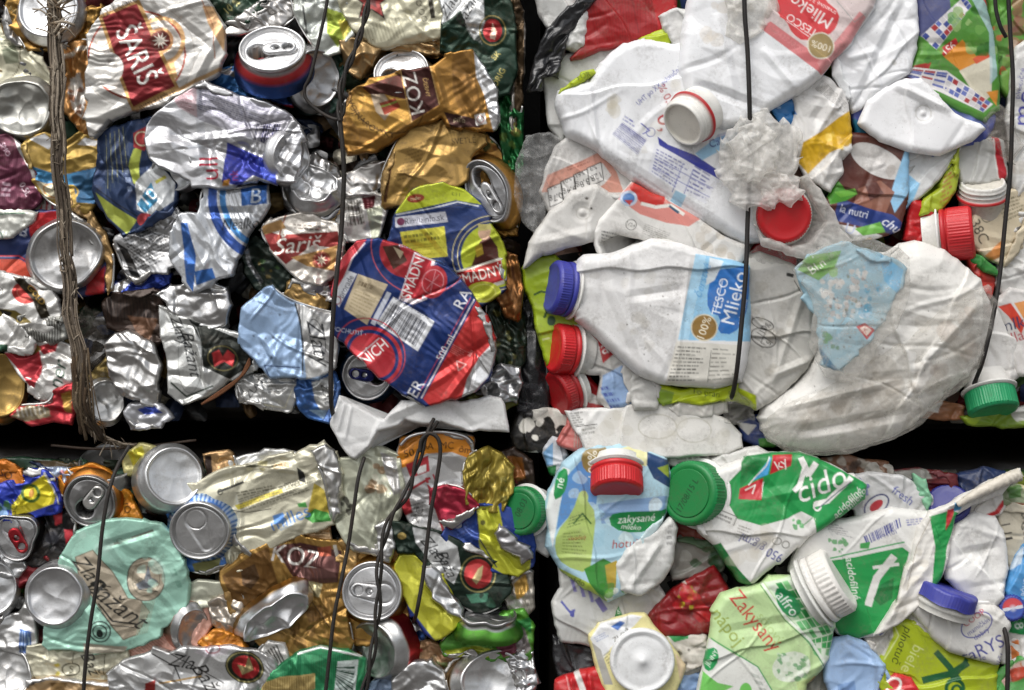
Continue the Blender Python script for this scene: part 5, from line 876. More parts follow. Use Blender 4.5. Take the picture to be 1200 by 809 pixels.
# jug with barcode and nutrition table
t = bot('large white jug with blue barcode, red 0 and blue nutrition table', (780, 170, 2))
pl(t, 'body', '652,124 656,110 690,97 702,78 734,52 756,48 784,55 830,50 880,100 906,150 910,200 908,250 890,282 872,285 820,260 790,243 744,214 704,180 664,160', 1.9, th=24, rnd=26, col='e6e7e8', crum=2.4, cell=60, sp=1.05, cr=6, folds=[(690, 98, 700, 175, 4, 5), (704, 180, 860, 280, -4, 10)],
   draw=[('B', '717,160 729,146 757,166 746,184', 20, '3a3f8f'), ('F', '732,138 750,150 746,156 728,144', 2, '5a5fa8', {'wl': .2}), ('E', 761, 158, 5, 5, 0, '6a6fb0', 1), ('L', '750,148 760,156 752,160', 1.4, '5a5fa8'),
         ('P', '769,163 781,172 812,184 836,200 842,208 838,216 800,202 772,180', '343a94'), ('P', '766,170 840,212 824,240 758,204', 'dcdde2'), ('F', '768,176 806,196 792,224 762,204', 8, '555a9c', {'wl': .15, 'fill': .45}), ('F', '812,194 836,210 824,236 802,226', 7, '4a4f98', {'wl': .3, 'fill': .45}), ('L', '798,194 786,226', .9, '7a7fb4'), ('L', '810,200 798,232', .9, '7a7fb4'), ('L', '766,188 832,222', .8, '7a7fb4'), ('L', '764,198 828,232', .8, '7a7fb4'),
         ('P', '790,224 802,230 796,244 784,236', 'a9cfe4'), ('P', '812,182 836,164 880,152 884,162 842,178 820,190', '9cc7e2'), ('T', 'Calcium', 846, 166, 9, -17, '2f3a8a', {'sx': .9}), ('P', '832,170 838,160 870,152 872,158', '2f3f94', .4),
         ('T', '0,', 779, 146, 20, 75, 'b03034', {'bold': .03}), ('T', '% 0,5', 779, 116, 9, 60, 'b03034', {'bold': .01}), ('T', 'UHT po XX polotučné mlieko', 778, 98, 6, -40, '4a50a0', {'sx': .8}), ('X', '716,120 734,122 730,142 716,138', 5, ['c9c0a8', 'bdb49c'], 8, {'al': .35}), ('X', '700,100 800,70 860,200 740,180', 9, ['cfcabc'], 9, {'al': .3})])
bottle_cap(t, (920, 253, 4.6), 31, (.05, -.12, 1), 'c11d22', h=.35, top='b8171d', ring=False, nlen=.3)
pl1('lime strip with small letters folded over the white jug, upper left', '654,112 660,102 680,88 694,82 700,88 684,96 666,104', 2.6, col='a9bb1e', mat='label', th=4, rnd=3, crum=1.5, cell=16, draw=[('T', 'FOR', 684, 90, 6, -22, '4a5a10')])
pl1('lime green label corner beside the red ribbed pack', '748,46 762,40 778,32 786,44 784,58 764,54', 1.7, col='a9bb1e', mat='label', th=5, rnd=4, crum=1.5, cell=20)
pl1('pale grey rolled bottle wall between red pack and big white bottle', '774,20 790,12 808,14 806,40 798,60 786,52 778,36', 2.0, col='cfcecb', crum=3, cell=20)
# top white bottle with open neck
t = bot('white bottle with red milk label and open neck with red ring', (880, 70, 3))
pl(t, 'body', '812,-14 1036,-14 1022,12 996,50 960,90 932,112 900,132 876,146 848,152 828,140 806,112 796,84 800,40', 2.8, th=24, rnd=24, col=W, crum=3, cell=48, sp=1.1, cr=7, folds=[(812, 100, 900, 132, -5, 8), (838, 20, 860, 120, 4, 9), (890, 60, 930, 108, 3, 6)], tilt=(0, .05),
   draw=[('P', '906,-14 1032,-14 1018,14 994,52 958,91 888,37', 'd9c9c6'), ('P', '888,37 900,30 964,78 958,91', 'd0797a'), ('P', '960,90 994,52 1010,24 1002,18 976,50 952,78', 'd58f8f'), ('P', '907,-8 960,-8 962,4 980,20 976,36 966,46 950,46 938,54 924,44 918,30 908,24', 'cf4044', {'sm': 1}), ('T', 'Mlieko', 946, 18, 15, 212, 'efe6e2', {'bold': .02, 'sx': .95}), ('T', 'TESCO', 936, 34, 9, 212, 'efe6e2', {'bold': .02}), ('T', 'trvanlivé 3,5%', 958, 10, 5, 212, 'efd6d2'), ('L', '918,30 944,47', .8, 'efe6e2'),
         ('E', 957, 58, 16, 16, 0, 'd9d3c2'), ('E', 957, 58, 14.5, 14.5, 0, '9a8658'), ('T', '100%', 957, 58, 8, 200, 'e6dfcc', {'bold': .015}), ('T', 'čerstvé', 918, 52, 8, 215, 'd9898a', {'shear': .3}), ('L', '976,6 996,30 1010,20', .8, 'a0a09c'), ('X', '820,10 880,10 870,60 830,60', 8, ['c9bfae', 'd3cabb'], 8, {'al': .4})])
open_neck(t, (800, 146, 5.0), 29, (-.70, -.58, .60), nlen=.6)
pl1('milky torn film wrapped round the top of the middle wire', '842,-14 900,-14 904,16 890,40 872,48 850,36', 4.2, name='plastic_film', cat='film', mat='haze_film', col='efece4', th=4, rnd=4, crum=5, cell=14, smooth=1, jag=2)
t = bot('white folded bottle with a moulded base, top edge right of the red label', (1028, 60, 2))
pl(t, 'body', '1030,-14 1074,-14 1074,56 1062,88 1040,102 1000,132 990,112 978,92 976,64 1000,30', 2.5, th=12, rnd=9, col=W, crum=3, cell=36, cr=8, folds=[(1060, 0, 1000, 128, -6, 8), (990, 70, 1030, 60, 3, 6)], draw=[('E', 1045, 75, 3, 3, 0, 'c9c8c4')])
t = pl1('food pack with tile pattern border, lemon and green leaves, top right', '1070,-14 1150,-14 1162,40 1170,96 1168,128 1154,142 1120,128 1080,106 1062,92 1076,58', 2.0, col='4f8a34', mat='label', crum=2.5, cell=40, th=8, rnd=7, sp=1.0, cr=5,
   draw=[('P', '1070,-14 1110,-14 1112,12 1080,46 1070,40', '4a4f7a'), ('P', '1078,44 1128,-2 1136,10 1096,60', 'e3dfdc'), ('C', '1078,44 1128,-2 1136,10 1096,60', 10, 3, ['39498f', 'a8383c', 'dad7d6', '5a68a8', 'c9c6c8']), ('P', '1098,60 1118,46 1122,54 1104,68', 'b32a2c'), ('T', '951', 1111, 58, 9, 140, 'e9dcd0', {'bold': .02}),
         ('P', '1104,68 1126,48 1150,76 1140,92 1124,84', 'd0882c'), ('P', '1122,84 1160,66 1160,112 1148,122', 'cfc9b4'), ('P', '1138,70 1156,58 1158,68 1142,76', 'c9502a'), ('X', '1110,20 1160,4 1166,64 1130,60', 26, ['2f6a22', '6a9f48', '4f8a2f', '8fb06a'], 7), ('P', '1128,-14 1150,-14 1160,20 1166,90 1158,100 1156,40', 'a9c4cc', .7), ('P', '1148,0 1160,0 1158,14', 'b3322c'), ('P', '1066,86 1070,78 1090,74 1086,84', 'a02a24'),
         ('P', '1060,94 1068,80 1108,84 1162,122 1150,132 1100,108', 'e3dfdc'), ('C', '1060,92 1068,82 1110,86 1104,108', 7, 3, ['39498f', 'a8383c', 'dad7d6', '5a68a8', 'c9c6c8']), ('C', '1110,88 1160,120 1150,132 1104,106', 8, 3, ['39498f', 'a8383c', 'dad7d6', '5a68a8', 'c9c6c8']), ('P', '1154,108 1168,106 1166,124', 'd0882c'), ('X', '1076,50 1110,64 1104,82 1080,76', 9, ['3f7a2c', '5f9a3c'], 6)])
pl1('violet blue plastic wrap under the white dish, right of the upper bale', '996,132 1010,118 1040,104 1080,96 1110,106 1166,134 1164,150 1150,170 1110,172 1040,172 1004,160', 1.7, col='4a56a0', mat='label', crum=3, cell=26, draw=[('P', '1000,140 1020,150 1040,170 1000,166', '2a7a9a'), ('P', '1090,100 1160,138 1150,152 1100,122', '6a7ab8')])
pl1('white moulded dish base with a centre dimple, upper right', '1040,102 1054,95 1082,97 1100,112 1112,130 1152,150 1134,167 1104,178 1068,178 1034,166 1006,146 1018,120', 2.7, name='plastic_tub', cat='tub', col='ececec', crum=1.6, cell=50, th=11, rnd=10, cr=3, folds=[(1045, 100, 1112, 132, 5, 7)], dents=[(1080, 134, 12, -3), (1080, 134, 4, 3)], draw=[('E', 1080, 134, 9, 9, 0, 'd2d1cc', 1.2)])
pl1('green food packaging with brown meat print at the top right edge', '1156,-14 1214,-14 1214,40 1200,90 1184,118 1170,100 1162,40', 1.4, col='5f9a3c', mat='label', crum=3, cell=30, th=8, sp=1.1, draw=[('X', '1176,10 1200,0 1200,80 1176,80', 16, ['8a5a44', 'c9b09a', 'a87a60', '6a3a2a'], 7), ('X', '1162,0 1176,0 1180,90 1168,90', 8, ['4a8a2f', '7ab04f', 'c9502a'], 6), ('P', '1172,84 1194,80 1190,110 1174,112', '77a84a')])
pl1('white bottle with violet vertical letters at the right edge', '1186,60 1214,40 1214,260 1192,250 1186,200 1180,140', 1.8, name='milk_bottle', cat='bottle', g=G3, col='d9d8d4', crum=3, cell=30, draw=[('T', 'me', 1196, 128, 24, -84, '4a4aa0', {'bold': .03}), ('T', 'plnotučné', 1192, 100, 6, -80, '5a5aa0'), ('X', '1186,150 1212,150 1212,240 1190,240', 8, ['c4bdb0'], 9, {'al': .5})])
pl1('yellow and white crumpled sachet right of the middle wire', '924,100 948,88 970,92 992,116 996,150 994,176 984,188 986,200 972,224 944,206 926,170 932,130', 2.6, name='sachet', cat='sachet', col='dedcd8', mat='label', crum=5, cell=24, th=8, rnd=7, cr=5, sp=1.1, draw=[('P', '936,190 940,168 960,156 980,140 996,130 998,168 970,180 946,204', 'd3a81f'), ('F', '962,96 994,126 988,136 954,106', 8, '5a5650', {'wl': .1, 'fill': .45}), ('P', '912,128 924,114 934,136', '2f74b0'), ('X', '940,170 990,150 990,180 944,196', 6, ['b8901a', 'e0c050'], 5)])
pl1('blue star patterned bottle label peeking out left of the sachet', '898,122 936,98 962,88 964,96 930,130 936,146 918,146', 2.2, col='2f74b0', mat='label', crum=2, cell=20, th=6, draw=[('X', '904,118 934,110 934,138 910,138', 7, ['a9c4dc'], 2.4), ('P', '942,106 962,90 964,98 948,112', '28508f')])
t = pl1('brown chocolate drink pack with white oval and green leaves', '976,168 992,158 1030,160 1062,176 1064,222 1060,240 1052,270 1030,276 1000,280 976,262 968,236 978,212', 2.1, name='drink_pack', cat='packaging', col='57281d', mat='label', crum=3, cell=28, th=9, rnd=8, sp=1.0, cr=4,
   draw=[('E', 1027, 190, 34, 16, 28, 'cfccc8'), ('X', '1000,176 1050,190 1050,206 1010,194', 7, ['dedbd7', 'b9b3ad'], 7), ('P', '1058,178 1070,176 1064,224 1046,250 1040,232', '8fc0e0'), ('P', '1004,222 1030,212 1046,226 1036,250 1000,240', '8a5a48'), ('P', '1012,216 1026,214 1034,228 1018,236', '5a3028'), ('P', '982,232 1014,244 1044,252 1056,262 1050,276 1020,268 976,258', '263a7c'), ('T', 'la nutri', 1000, 248, 9, 14, 'dcdfe8', {'sx': .9}), ('T', 'chu', 1043, 264, 11, 35, 'e6e8ee', {'shear': .3}), ('P', '972,240 966,220 980,212 990,224 1004,228 990,236', '4f9a2f'), ('P', '976,226 1000,222 1004,228 984,232', '6fb53f'),
         ('P', '976,262 1000,266 1034,276 1020,284 990,286 972,276', 'dcdbd8'), ('P', '1000,268 1030,260 1036,272 1010,276', '6fae4a'), ('E', 1018, 282, 5, 4, 0, 'd0a02a'), ('T', 'U', 995, 268, 12, 20, 'b9c0d8')])
pl1('white and sky blue wrap between the brown pack and the lime pack', '1058,176 1100,172 1124,174 1112,198 1090,222 1070,238 1056,250 1060,210', 1.6, col='d3d4d2', mat='label', crum=2.5, cell=26, draw=[('P', '1058,200 1076,216 1060,256 1050,250', '8fc6e6'), ('L', '1086,176 1092,184', 3, '4a68b0'), ('L', '1124,172 1090,216', 1.2, 'a9aaa6')])
pl1('lime pack with red small print below the white dish', '1080,234 1100,216 1112,196 1122,172 1124,200 1118,228 1104,246 1076,252', 2.0, col='9fae2a', mat='label', crum=2, cell=22, th=6, rnd=5, draw=[('F', '1106,206 1120,196 1118,230 1100,240', 6, 'a0402a', {'wl': .3}), ('F', '1098,212 1110,204 1106,212 1096,220', 2, '4a5a1a')])
t = bot('grey white bottle with bare threaded neck and red ring at the right', (1140, 200, 1))
pl(t, 'body', '1120,200 1124,172 1160,160 1176,166 1180,210 1160,214 1130,216', 1.4, col='b9b9b5', crum=2, cell=26, draw=[('P', '1160,160 1168,162 1178,200 1176,214 1168,208', 'b31f2c'), ('L', '1162,164 1168,210', 1.6, 'dcdcd8')])
open_neck(t, (1152, 213, 2.0), 27, (-.1, .95, .55), nlen=1.0, ring='b82226')
pl1('cream bottle wall with black letters behind the right wire', '1132,262 1146,240 1176,226 1206,220 1206,262 1196,290 1176,312 1150,300 1136,284', 1.7, name='milk_bottle', cat='bottle', g=G3, col='cdc0a4', mat='label', crum=2, cell=30, th=9, sp=1.05, draw=[('F', '1164,236 1196,228 1200,250 1176,262', 6, '6a6248', {'wl': .12}), ('E', 1154, 255, 6, 6, 0, '4a4a40', 1), ('T', 'PE', 1154, 255, 5, 10, '4a4a40'), ('T', '38C', 1146, 272, 12, 62, '3a382f', {'bold': .01}), ('P', '1152,300 1176,278 1172,300 1160,306', 'd08a4a')])
# red cap lying to the right
t = bot('bottle with a red ribbed cap pointing right and crumpled red collar', (1098, 272, 2))
pl(t, 'body', '1058,280 1066,240 1072,232 1092,244 1096,270 1100,304 1078,290', 1.8, col='b31c20', mat='label', crum=4, cell=18, th=9, rnd=8, sp=1.2)
bottle_cap(t, (1141, 272, 2.1), 31, (1.0, .10, .30), 'c2242a', h=.95, ring=True, rcol='b81f25', nlen=.5, sq=(1, 1), neck='e4e2dc')
pl1('green chilli shaped scrap under the red ribbed cap', '1134,296 1150,300 1164,312 1172,324 1154,318 1140,308', 2.2, col='2f8a3a', mat='label', th=5, rnd=4, crum=1.5, cell=14, jag=.5)
pl1('red and clear torn film scrap left of the right wire', '1130,300 1148,304 1158,316 1166,330 1158,352 1146,336', 1.6, name='plastic_film', cat='film', mat='label', col='b8382f', th=4, rnd=3, crum=4, cell=12)
pl1('white bottle side at the right edge below the violet letters', '1172,300 1192,256 1214,240 1214,352 1178,346 1166,330', 1.6, name='milk_bottle', cat='bottle', g=G3, col='d3d2ce', crum=3, cell=26, draw=[('P', '1188,268 1196,262 1192,276', '55524c')])
# left column
pl1('clear wrinkled film over the joint between the two upper bales', '604,196 616,160 640,156 656,166 650,190 640,216 640,250 626,272 610,258 604,230', 2.3, name='plastic_film', cat='film', mat='film', col='d8d8d6', th=4, rnd=4, crum=5, cell=18, smooth=1)
t = bot('grey white bottle with salmon panel and black nutrition boxes', (690, 210, 1))
pl(t, 'body', '634,226 640,206 652,172 672,154 700,160 730,184 760,214 740,240 700,236 670,250 646,252', 1.6, col='d3d1cd', crum=2, cell=40, sp=1.0, draw=[('P', '635,226 642,206 680,190 704,178 722,202 730,226 712,226 690,216 650,226', 'd39a88'), ('P', '646,246 636,234 648,222 690,198 706,192 716,206 708,216 690,228 660,252', 'd6d4d0')]
   + [('P', f'{x0},{y0} {x0+16},{y0-7} {x0+19},{y0+14} {x0+3},{y0+21}', 'dddbd7') for x0, y0 in ((642, 222), (657, 214), (672, 206), (688, 198))] + [('L', f'{x0},{y0} {x0+16},{y0-7} {x0+19},{y0+14} {x0+3},{y0+21} {x0},{y0}', 1, '3a3834') for x0, y0 in ((642, 222), (657, 214), (672, 206), (688, 198))]
   + [('T', s_, x, y, 7, -24+180, '2f2d2a', {'bold': .01}) for s_, x, y in (('0,7g', 652, 232), ('9,4g', 668, 224), ('3,8g', 683, 216), ('128', 698, 208))] + [('T', s_, x, y, 5, -24, '2f2d2a') for s_, x, y in (('1%', 649, 220), ('10%', 665, 212), ('19%', 680, 205), ('6%', 695, 198))] + [('F', '664,196 694,184 696,190 666,202', 2, '9a5a4a')])
pl1('white bottle base folded over with a dimple, left of the plastic bale', '614,316 620,286 642,252 672,224 694,218 710,226 726,230 728,244 700,270 698,284 662,292 640,300', 2.2, name='milk_bottle', cat='bottle', g=G3, col='cbc9c4', crum=2, cell=46, th=12, rnd=10, cr=4, dents=[(682, 250, 13, -3), (682, 250, 5, 3)], folds=[(622, 288, 700, 270, 3, 8)], draw=[('E', 683, 251, 8, 7, 0, 'bab7b0', 1.4), ('E', 687, 234, 2, 1.4, 0, '3a352e'), ('E', 692, 246, 1.6, 1.4, 0, '3a352e')])
t = bot('white bottle wall folded across with red and salmon milk label', (780, 260, 2))
pl(t, 'body', '696,270 700,262 724,234 742,214 772,232 820,257 846,276 872,284 874,300 862,312 832,306 798,292 760,280 722,276 706,284 712,306 702,298', 2.6, th=10, rnd=9, col='dcdad5', crum=2, cell=40, sp=1.0, cr=4,
   draw=[('P', '724,234 742,214 820,257 806,266 780,262 750,252', 'd48a80'), ('P', '738,222 746,212 780,230 776,244 760,244 750,238', 'c02c24'), ('E', 737, 234, 10, 9, 0, 'b9c4d4'), ('E', 737, 234, 7, 6, 0, '4a78b0'), ('P', '732,236 742,236 738,242', 'b03034'), ('L', '752,240 768,244 786,242 800,252', 4, 'e0ddd4'), ('L', '784,243 794,250', 3, '3a5a70'), ('E', 740, 264, 6, 6, 0, '6a6862', .9), ('T', 'V24', 740, 264, 4.5, 20, '6a6862'), ('F', '756,262 796,278 790,290 752,274', 6, '77746c', {'wl': .1, 'fill': .4}), ('F', '706,270 730,274 716,290 706,284', 4, '3a3a34'), ('X', '816,262 870,286 862,306 820,296', 8, ['b3a792', 'c9bfae'], 7, {'al': .4})])
# big bottle with blue cap
t = bot('big white milk bottle with blue cap at left and blue milk label', (760, 370, 3))
pl(t, 'body', '668,330 680,304 716,298 764,282 800,288 846,304 876,312 878,360 874,420 868,446 834,454 776,449 744,436 704,398 676,374 664,356', 2.5, th=26, rnd=30, col='dedddb', crum=2.6, cell=52, sp=1.0, cr=6, folds=[(714, 330, 760, 440, 4, 10), (730, 350, 800, 340, -3, 8), (806, 300, 788, 446, 2, 4)],
   draw=[('P', '812,300 878,310 876,400 792,398', '8fbfdc'), ('P', '812,300 824,302 804,398 792,398', 'a9cfe4'), ('P', '826,338 836,318 858,316 872,312 876,330 870,372 856,392 836,390 842,372 826,366', '2a6fb8', {'sm': 1}), ('P', '828,304 844,308 834,330 824,336', 'cfd8dc'), ('T', 'TESCO', 840, 349, 10, -76, 'e6ecf2', {'bold': .02}), ('T', 'Mlieko', 856, 350, 16, -76, 'e6ecf2', {'bold': .02}), ('T', 'polotučné', 866, 366, 5, -76, 'cfe0ee'), ('L', '835,366 843,330', .8, 'e6ecf2'), ('T', 'čerstvé', 820, 330, 9, -74, '5f9fd0', {'shear': .3}),
         ('E', 822, 384, 15.5, 15.5, 0, 'cfc8b0'), ('E', 822, 384, 14, 14, 0, '8a6a2f'), ('T', '100%', 822, 384, 9, -70, 'e6dfc8', {'bold': .015}), ('P', '790,400 864,404 858,448 778,448', 'd3d0c6'), ('F', '792,404 828,406 818,446 780,446', 10, '4a4a44', {'wl': .12, 'fill': .45}), ('F', '832,406 860,408 856,444 826,446', 8, '77756c', {'wl': .3, 'fill': .35}), ('L', '830,410 826,446', .8, '6a685f'),
         ('X', '690,310 800,300 790,430 720,400', 16, ['b9b3a4', 'c4beb0', 'a9a294'], 8, {'al': .22}), ('X', '720,320 820,310 800,440 740,420', 12, ['5a544a'], 1.0)])
bottle_cap(t, (646, 336, 2.7), 31, (-1, .16, .35), '3a3f9a', h=.5, ring=True, rcol='3a3f9a', nlen=.5, neck='dddbd5', ribs=64)
pl1('lime green label with dark leaf marks at the left of the plastic bale', '612,316 618,306 650,300 664,310 668,360 690,376 680,390 660,388 650,424 640,428 628,380 616,340', 1.3, col='96ad1e', mat='label', crum=2.5, cell=36, th=8, cr=4, draw=[('L', '626,346 634,342 644,344', 2.4, '22451f'), ('L', '638,372 642,362 652,366', 3, '22451f'), ('E', 646, 376, 5, 6, 0, '22451f'), ('L', '636,398 644,396', 1.5, 'c9d09a'), ('P', '660,296 700,284 706,296 664,304', 'a9bb1e')])
t = bot('bottle with a red cap and red looped collar under the lime label', (690, 415, 1))
pl(t, 'body', '672,384 692,380 716,392 738,426 742,470 716,482 700,466 704,440 690,440', 1.7, th=9, rnd=8, col='c9c7c2', crum=2.5, cell=26, sp=1.1, draw=[('P', '684,384 706,388 720,414 706,426 700,400', 'b3202a'), ('T', 'ra', 704, 408, 16, -15, 'ded6d2', {'bold': .02}), ('P', '706,440 736,424 742,474 718,482 704,460', '8fa9cc'), ('F', '702,452 714,450 732,478 716,480', 4, '3a4a9a', {'wl': .3})])
bottle_cap(t, (648, 408, 2.1), 29, (-1, .12, .4), 'c21c22', h=.6, ring=True, rcol='bd1a20', nlen=.5, neck='d5d3cd')
t = bot('second red capped bottle lying lower in the shadow at the left', (680, 470, 0))
pl(t, 'body', '656,430 690,442 706,460 720,482 716,500 690,500 666,480', .6, th=8, col='a51a20', mat='label', crum=2.5, cell=24, draw=[('P', '682,456 712,470 712,476 690,472', 'd0cdc8'), ('P', '662,448 674,446 672,462 662,458', 'c9c6c0')])
bottle_cap(t, (652, 462, 1.2), 27, (-.9, -.35, .5), 'a3161c', h=.5, ring=True, nlen=.3)
pl1('grey white bottle wall below the big milk bottle', '736,430 762,440 774,452 770,478 744,480 738,460', 1.9, name='milk_bottle', cat='bottle', g=G3, col='c4c3be', crum=3, cell=20, th=7)
pl1('lime strip with dark words below the big milk bottle', '764,462 774,448 800,456 830,452 862,446 884,452 888,470 880,478 860,470 846,470 820,474 796,470 780,478', 2.0, col='b3c41f', mat='label', crum=2.5, cell=20, th=6, rnd=5, sp=1.1, draw=[('T', 'To pran', 826, 460, 7, 8, '3a4a14'), ('P', '768,454 790,460 786,476 770,474', '7d9a2a')])
pl1('white rolled rim of a tub below the lime strip', '782,478 800,468 830,474 850,470 852,484 820,490 790,490', 1.7, name='plastic_tub', cat='tub', col='d9d6cf', crum=2.5, cell=18, th=7)
# clear bottle right of the wire
t = bot('clear grey flattened bottle with small black nutrition marks', (915, 390, 2))
pl(t, 'body', '872,304 890,296 924,310 952,330 962,368 960,402 944,434 912,464 886,480 864,456 868,400', 2.1, th=13, rnd=10, col='bfbdb6', crum=3.4, cell=38, sp=1.1, cr=8, folds=[(944, 330, 900, 460, 3, 6), (900, 440, 950, 420, 4, 6)], draw=[('P', '874,320 920,312 930,340 906,418 876,404', 'a9a7a2', .6), ('E', 893, 396, 15, 10, 25, '2f2d2a', 1.2), ('E', 892, 380, 13, 6, 20, '2f2d2a', 1), ('L', '886,390 904,402', 1, '2f2d2a'), ('L', '896,388 890,402', 1, '2f2d2a'), ('T', '10g', 894, 384, 7, -60, '2f2d2a', {'bold': .01}), ('T', 'L', 902, 388, 6, -60, '2f2d2a'), ('F', '884,394 898,404 892,410 880,400', 2, '55524c'), ('T', '5', 899, 402, 6, -60, '2f2d2a'), ('P', '920,321 928,323 927,327 919,325', '1f1d1a'), ('L', '928,330 936,344', 1, '2a2825'), ('F', '916,352 924,354 912,396 904,394', 3, '9a9790'), ('P', '862,452 884,462 886,480 866,474', 'b3c41f'), ('X', '880,320 940,340 920,440 876,430', 10, ['8f8878'], 7, {'al': .3})])
# blue label bag and big film wrapped sack
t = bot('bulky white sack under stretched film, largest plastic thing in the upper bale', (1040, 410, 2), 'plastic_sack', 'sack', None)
pl(t, 'body', '936,320 960,300 1000,296 1030,302 1060,282 1106,296 1140,326 1158,360 1152,400 1136,440 1100,464 1084,480 1064,502 1020,520 962,530 910,520 888,492 900,470 944,440 966,400 950,360', 1.9, th=34, rnd=44, col='dedcd6', crum=2.6, cell=64, an=(2.2, -28), sp=1.15, cr=16, cra=1.3, crd=(-30, 38), lapn=2, keep=True, smooth=2, tilt=(0, -.08), folds=[(900, 480, 1060, 440, 5, 7), (1060, 440, 1140, 350, 4, 7), (930, 505, 1070, 480, -7, 9), (960, 450, 1080, 440, -5, 10)], draw=[('X', '960,420 1150,340 1100,480 920,500', 18, ['b5ac9c', 'a89f8e', 'd8d4cc'], 16, {'al': .25}), ('X', '1100,380 1150,350 1130,440 1080,440', 8, ['b39a84', 'a08a78'], 10, {'al': .3}), ('X', '930,470 1090,440 1070,500 940,520', 26, ['94897a', '857a6a', 'a3998a'], 13, {'al': .28}), ('X', '980,430 1150,380 1130,440 1000,470', 14, ['b0a698', 'a49a8c'], 12, {'al': .25}), ('X', '960,400 1150,330 1120,460 930,500', 40, ['4f463a', '6a5f50'], .9)])  # lower blotches: dirt, with the shaded underside's grey-brown put into the colour
sheet(t, 'film', '1000,440 1040,410 1100,370 1150,330 1160,360 1154,404 1138,442 1102,468 1066,506 1020,524 960,532 912,522 892,496 930,470', 4.1, th=5, rnd=14, col='d6d2c9', mat='film', crum=2.2, cell=40, an=(3, -30), cr=34, cra=1.6, crd=(-30, 14), smooth=2, sp=1.4, tilt=(0, -.14), wave=5)
pl1('torn light blue pack with white flowers and a red square logo', '936,318 952,300 1002,288 1056,316 1050,346 1034,372 1026,392 1006,412 990,438 962,420 958,380 946,344', 5.0, name='printed_bag', cat='bag', col='94b4c0', mat='label', crum=2.2, cell=34, th=3, rnd=3, sp=1.0, cr=6, jag=1.6, lapn=0, skirt=8, tilt=(0, .03),
   draw=[('P', '936,318 950,302 986,296 978,316 960,330', '5f9a3a'), ('X', '940,306 980,300 976,320 950,326', 8, ['4f8a2f', '7fb04f'], 6), ('T', 'Bl.n', 958, 314, 10, -35, 'e6e9dc', {'bold': .01}), ('X', '960,332 1012,312 1020,372 972,376', 70, ['d3d1cc', 'c4beb8', 'b3a8a2', 'd9d7d3'], 3.6), ('X', '964,330 1012,318 1018,370 974,370', 40, ['8a6a60', '5a6a4a', '77848c'], 1.6), ('X', '990,320 1040,300 1046,360 1020,380', 6, ['77aecb', '97c2d8'], 12, {'al': .6}), ('X', '1012,340 1028,340 1026,368 1014,368', 6, ['3a94b5'], 4), ('P', '1002,382 1012,378 1024,386 1014,397', 'b3282c'), ('P', '1006,384 1012,381 1020,386 1014,393', 'e6d2c4'), ('T', 'K', 1013, 387, 6, 30, 'b3282c', {'bold': .03}), ('T', 'Majolenka', 992, 380, 7, -58, 'b3c4cc'), ('X', '966,390 990,386 984,410 968,408', 6, ['5f9a5a', '3f7a4a'], 4), ('P', '1030,300 1056,318 1050,346 1034,330', '6fb0d4'), ('X', '940,300 1050,300 1040,400 960,420', 30, ['dfe6e8', '3a3a38'], 1.3), ('P', '960,404 986,436 966,426', '3f6f8a')])
sheet(None, 'plastic_film', '930,318 960,292 1010,280 1062,300 1064,340 1050,380 1024,410 1000,446 966,440 950,400 958,360', 5.35, th=2, rnd=4, col='dedad2', mat='film', crum=1.6, cell=30, cr=16, crd=(-25, 25), sp=1.5, skirt=3, label='thin clear film stretched over the torn light blue flower pack', cat='film')
# right lower bottle with green cap
t = bot('white bottle with a green ribbed cap pointing down at the right edge', (1160, 430, 2))
pl(t, 'body', '1158,370 1168,346 1184,352 1188,400 1194,440 1180,450 1144,452 1150,420', 1.5, th=14, rnd=14, col='dcdad6', crum=2, cell=34)
bottle_cap(t, (1165, 483, 2.2), 29, (.12, -1, .42), '1f8f5a', h=.85, ring=False, nlen=.6, neck='dad8d2')
pl1('white label with red swoosh and dark blue letters at the right edge', '1166,356 1180,340 1214,346 1214,440 1190,440 1180,400', 1.9, name='milk_bottle', cat='bottle', g=G3, col='cdcac6', mat='label', crum=2, cell=30, th=8, sp=1.0, draw=[('P', '1168,360 1182,356 1198,380 1194,392 1180,372', 'c4371f'), ('T', 'mlk', 1184, 380, 14, -14, '1f2a55', {'bold': .04}), ('T', 'lla', 1190, 394, 12, -18, 'a8243a'), ('P', '1174,398 1184,394 1188,404 1176,408', '6a9a3a'), ('P', '1186,356 1214,350 1214,376 1200,380', 'd08a4a')])
pl1('lime and grey pouch beneath the green cap at the right edge', '1124,488 1150,484 1186,480 1214,470 1214,500 1170,500 1136,500', .9, col='6f8a22', mat='label', crum=3, cell=20, th=7, draw=[('P', '1180,480 1214,470 1214,490 1190,494', 'b9b8b2'), ('P', '1124,490 1150,486 1140,500', '8fa62a')])
pl1('small brown and white wrapper below the film sack', '1078,478 1100,468 1130,476 1128,490 1100,492 1080,490', .9, col='8a5a3a', mat='label', crum=3, cell=14, th=6, draw=[('P', '1078,480 1104,470 1098,484', 'c9c6c0')])
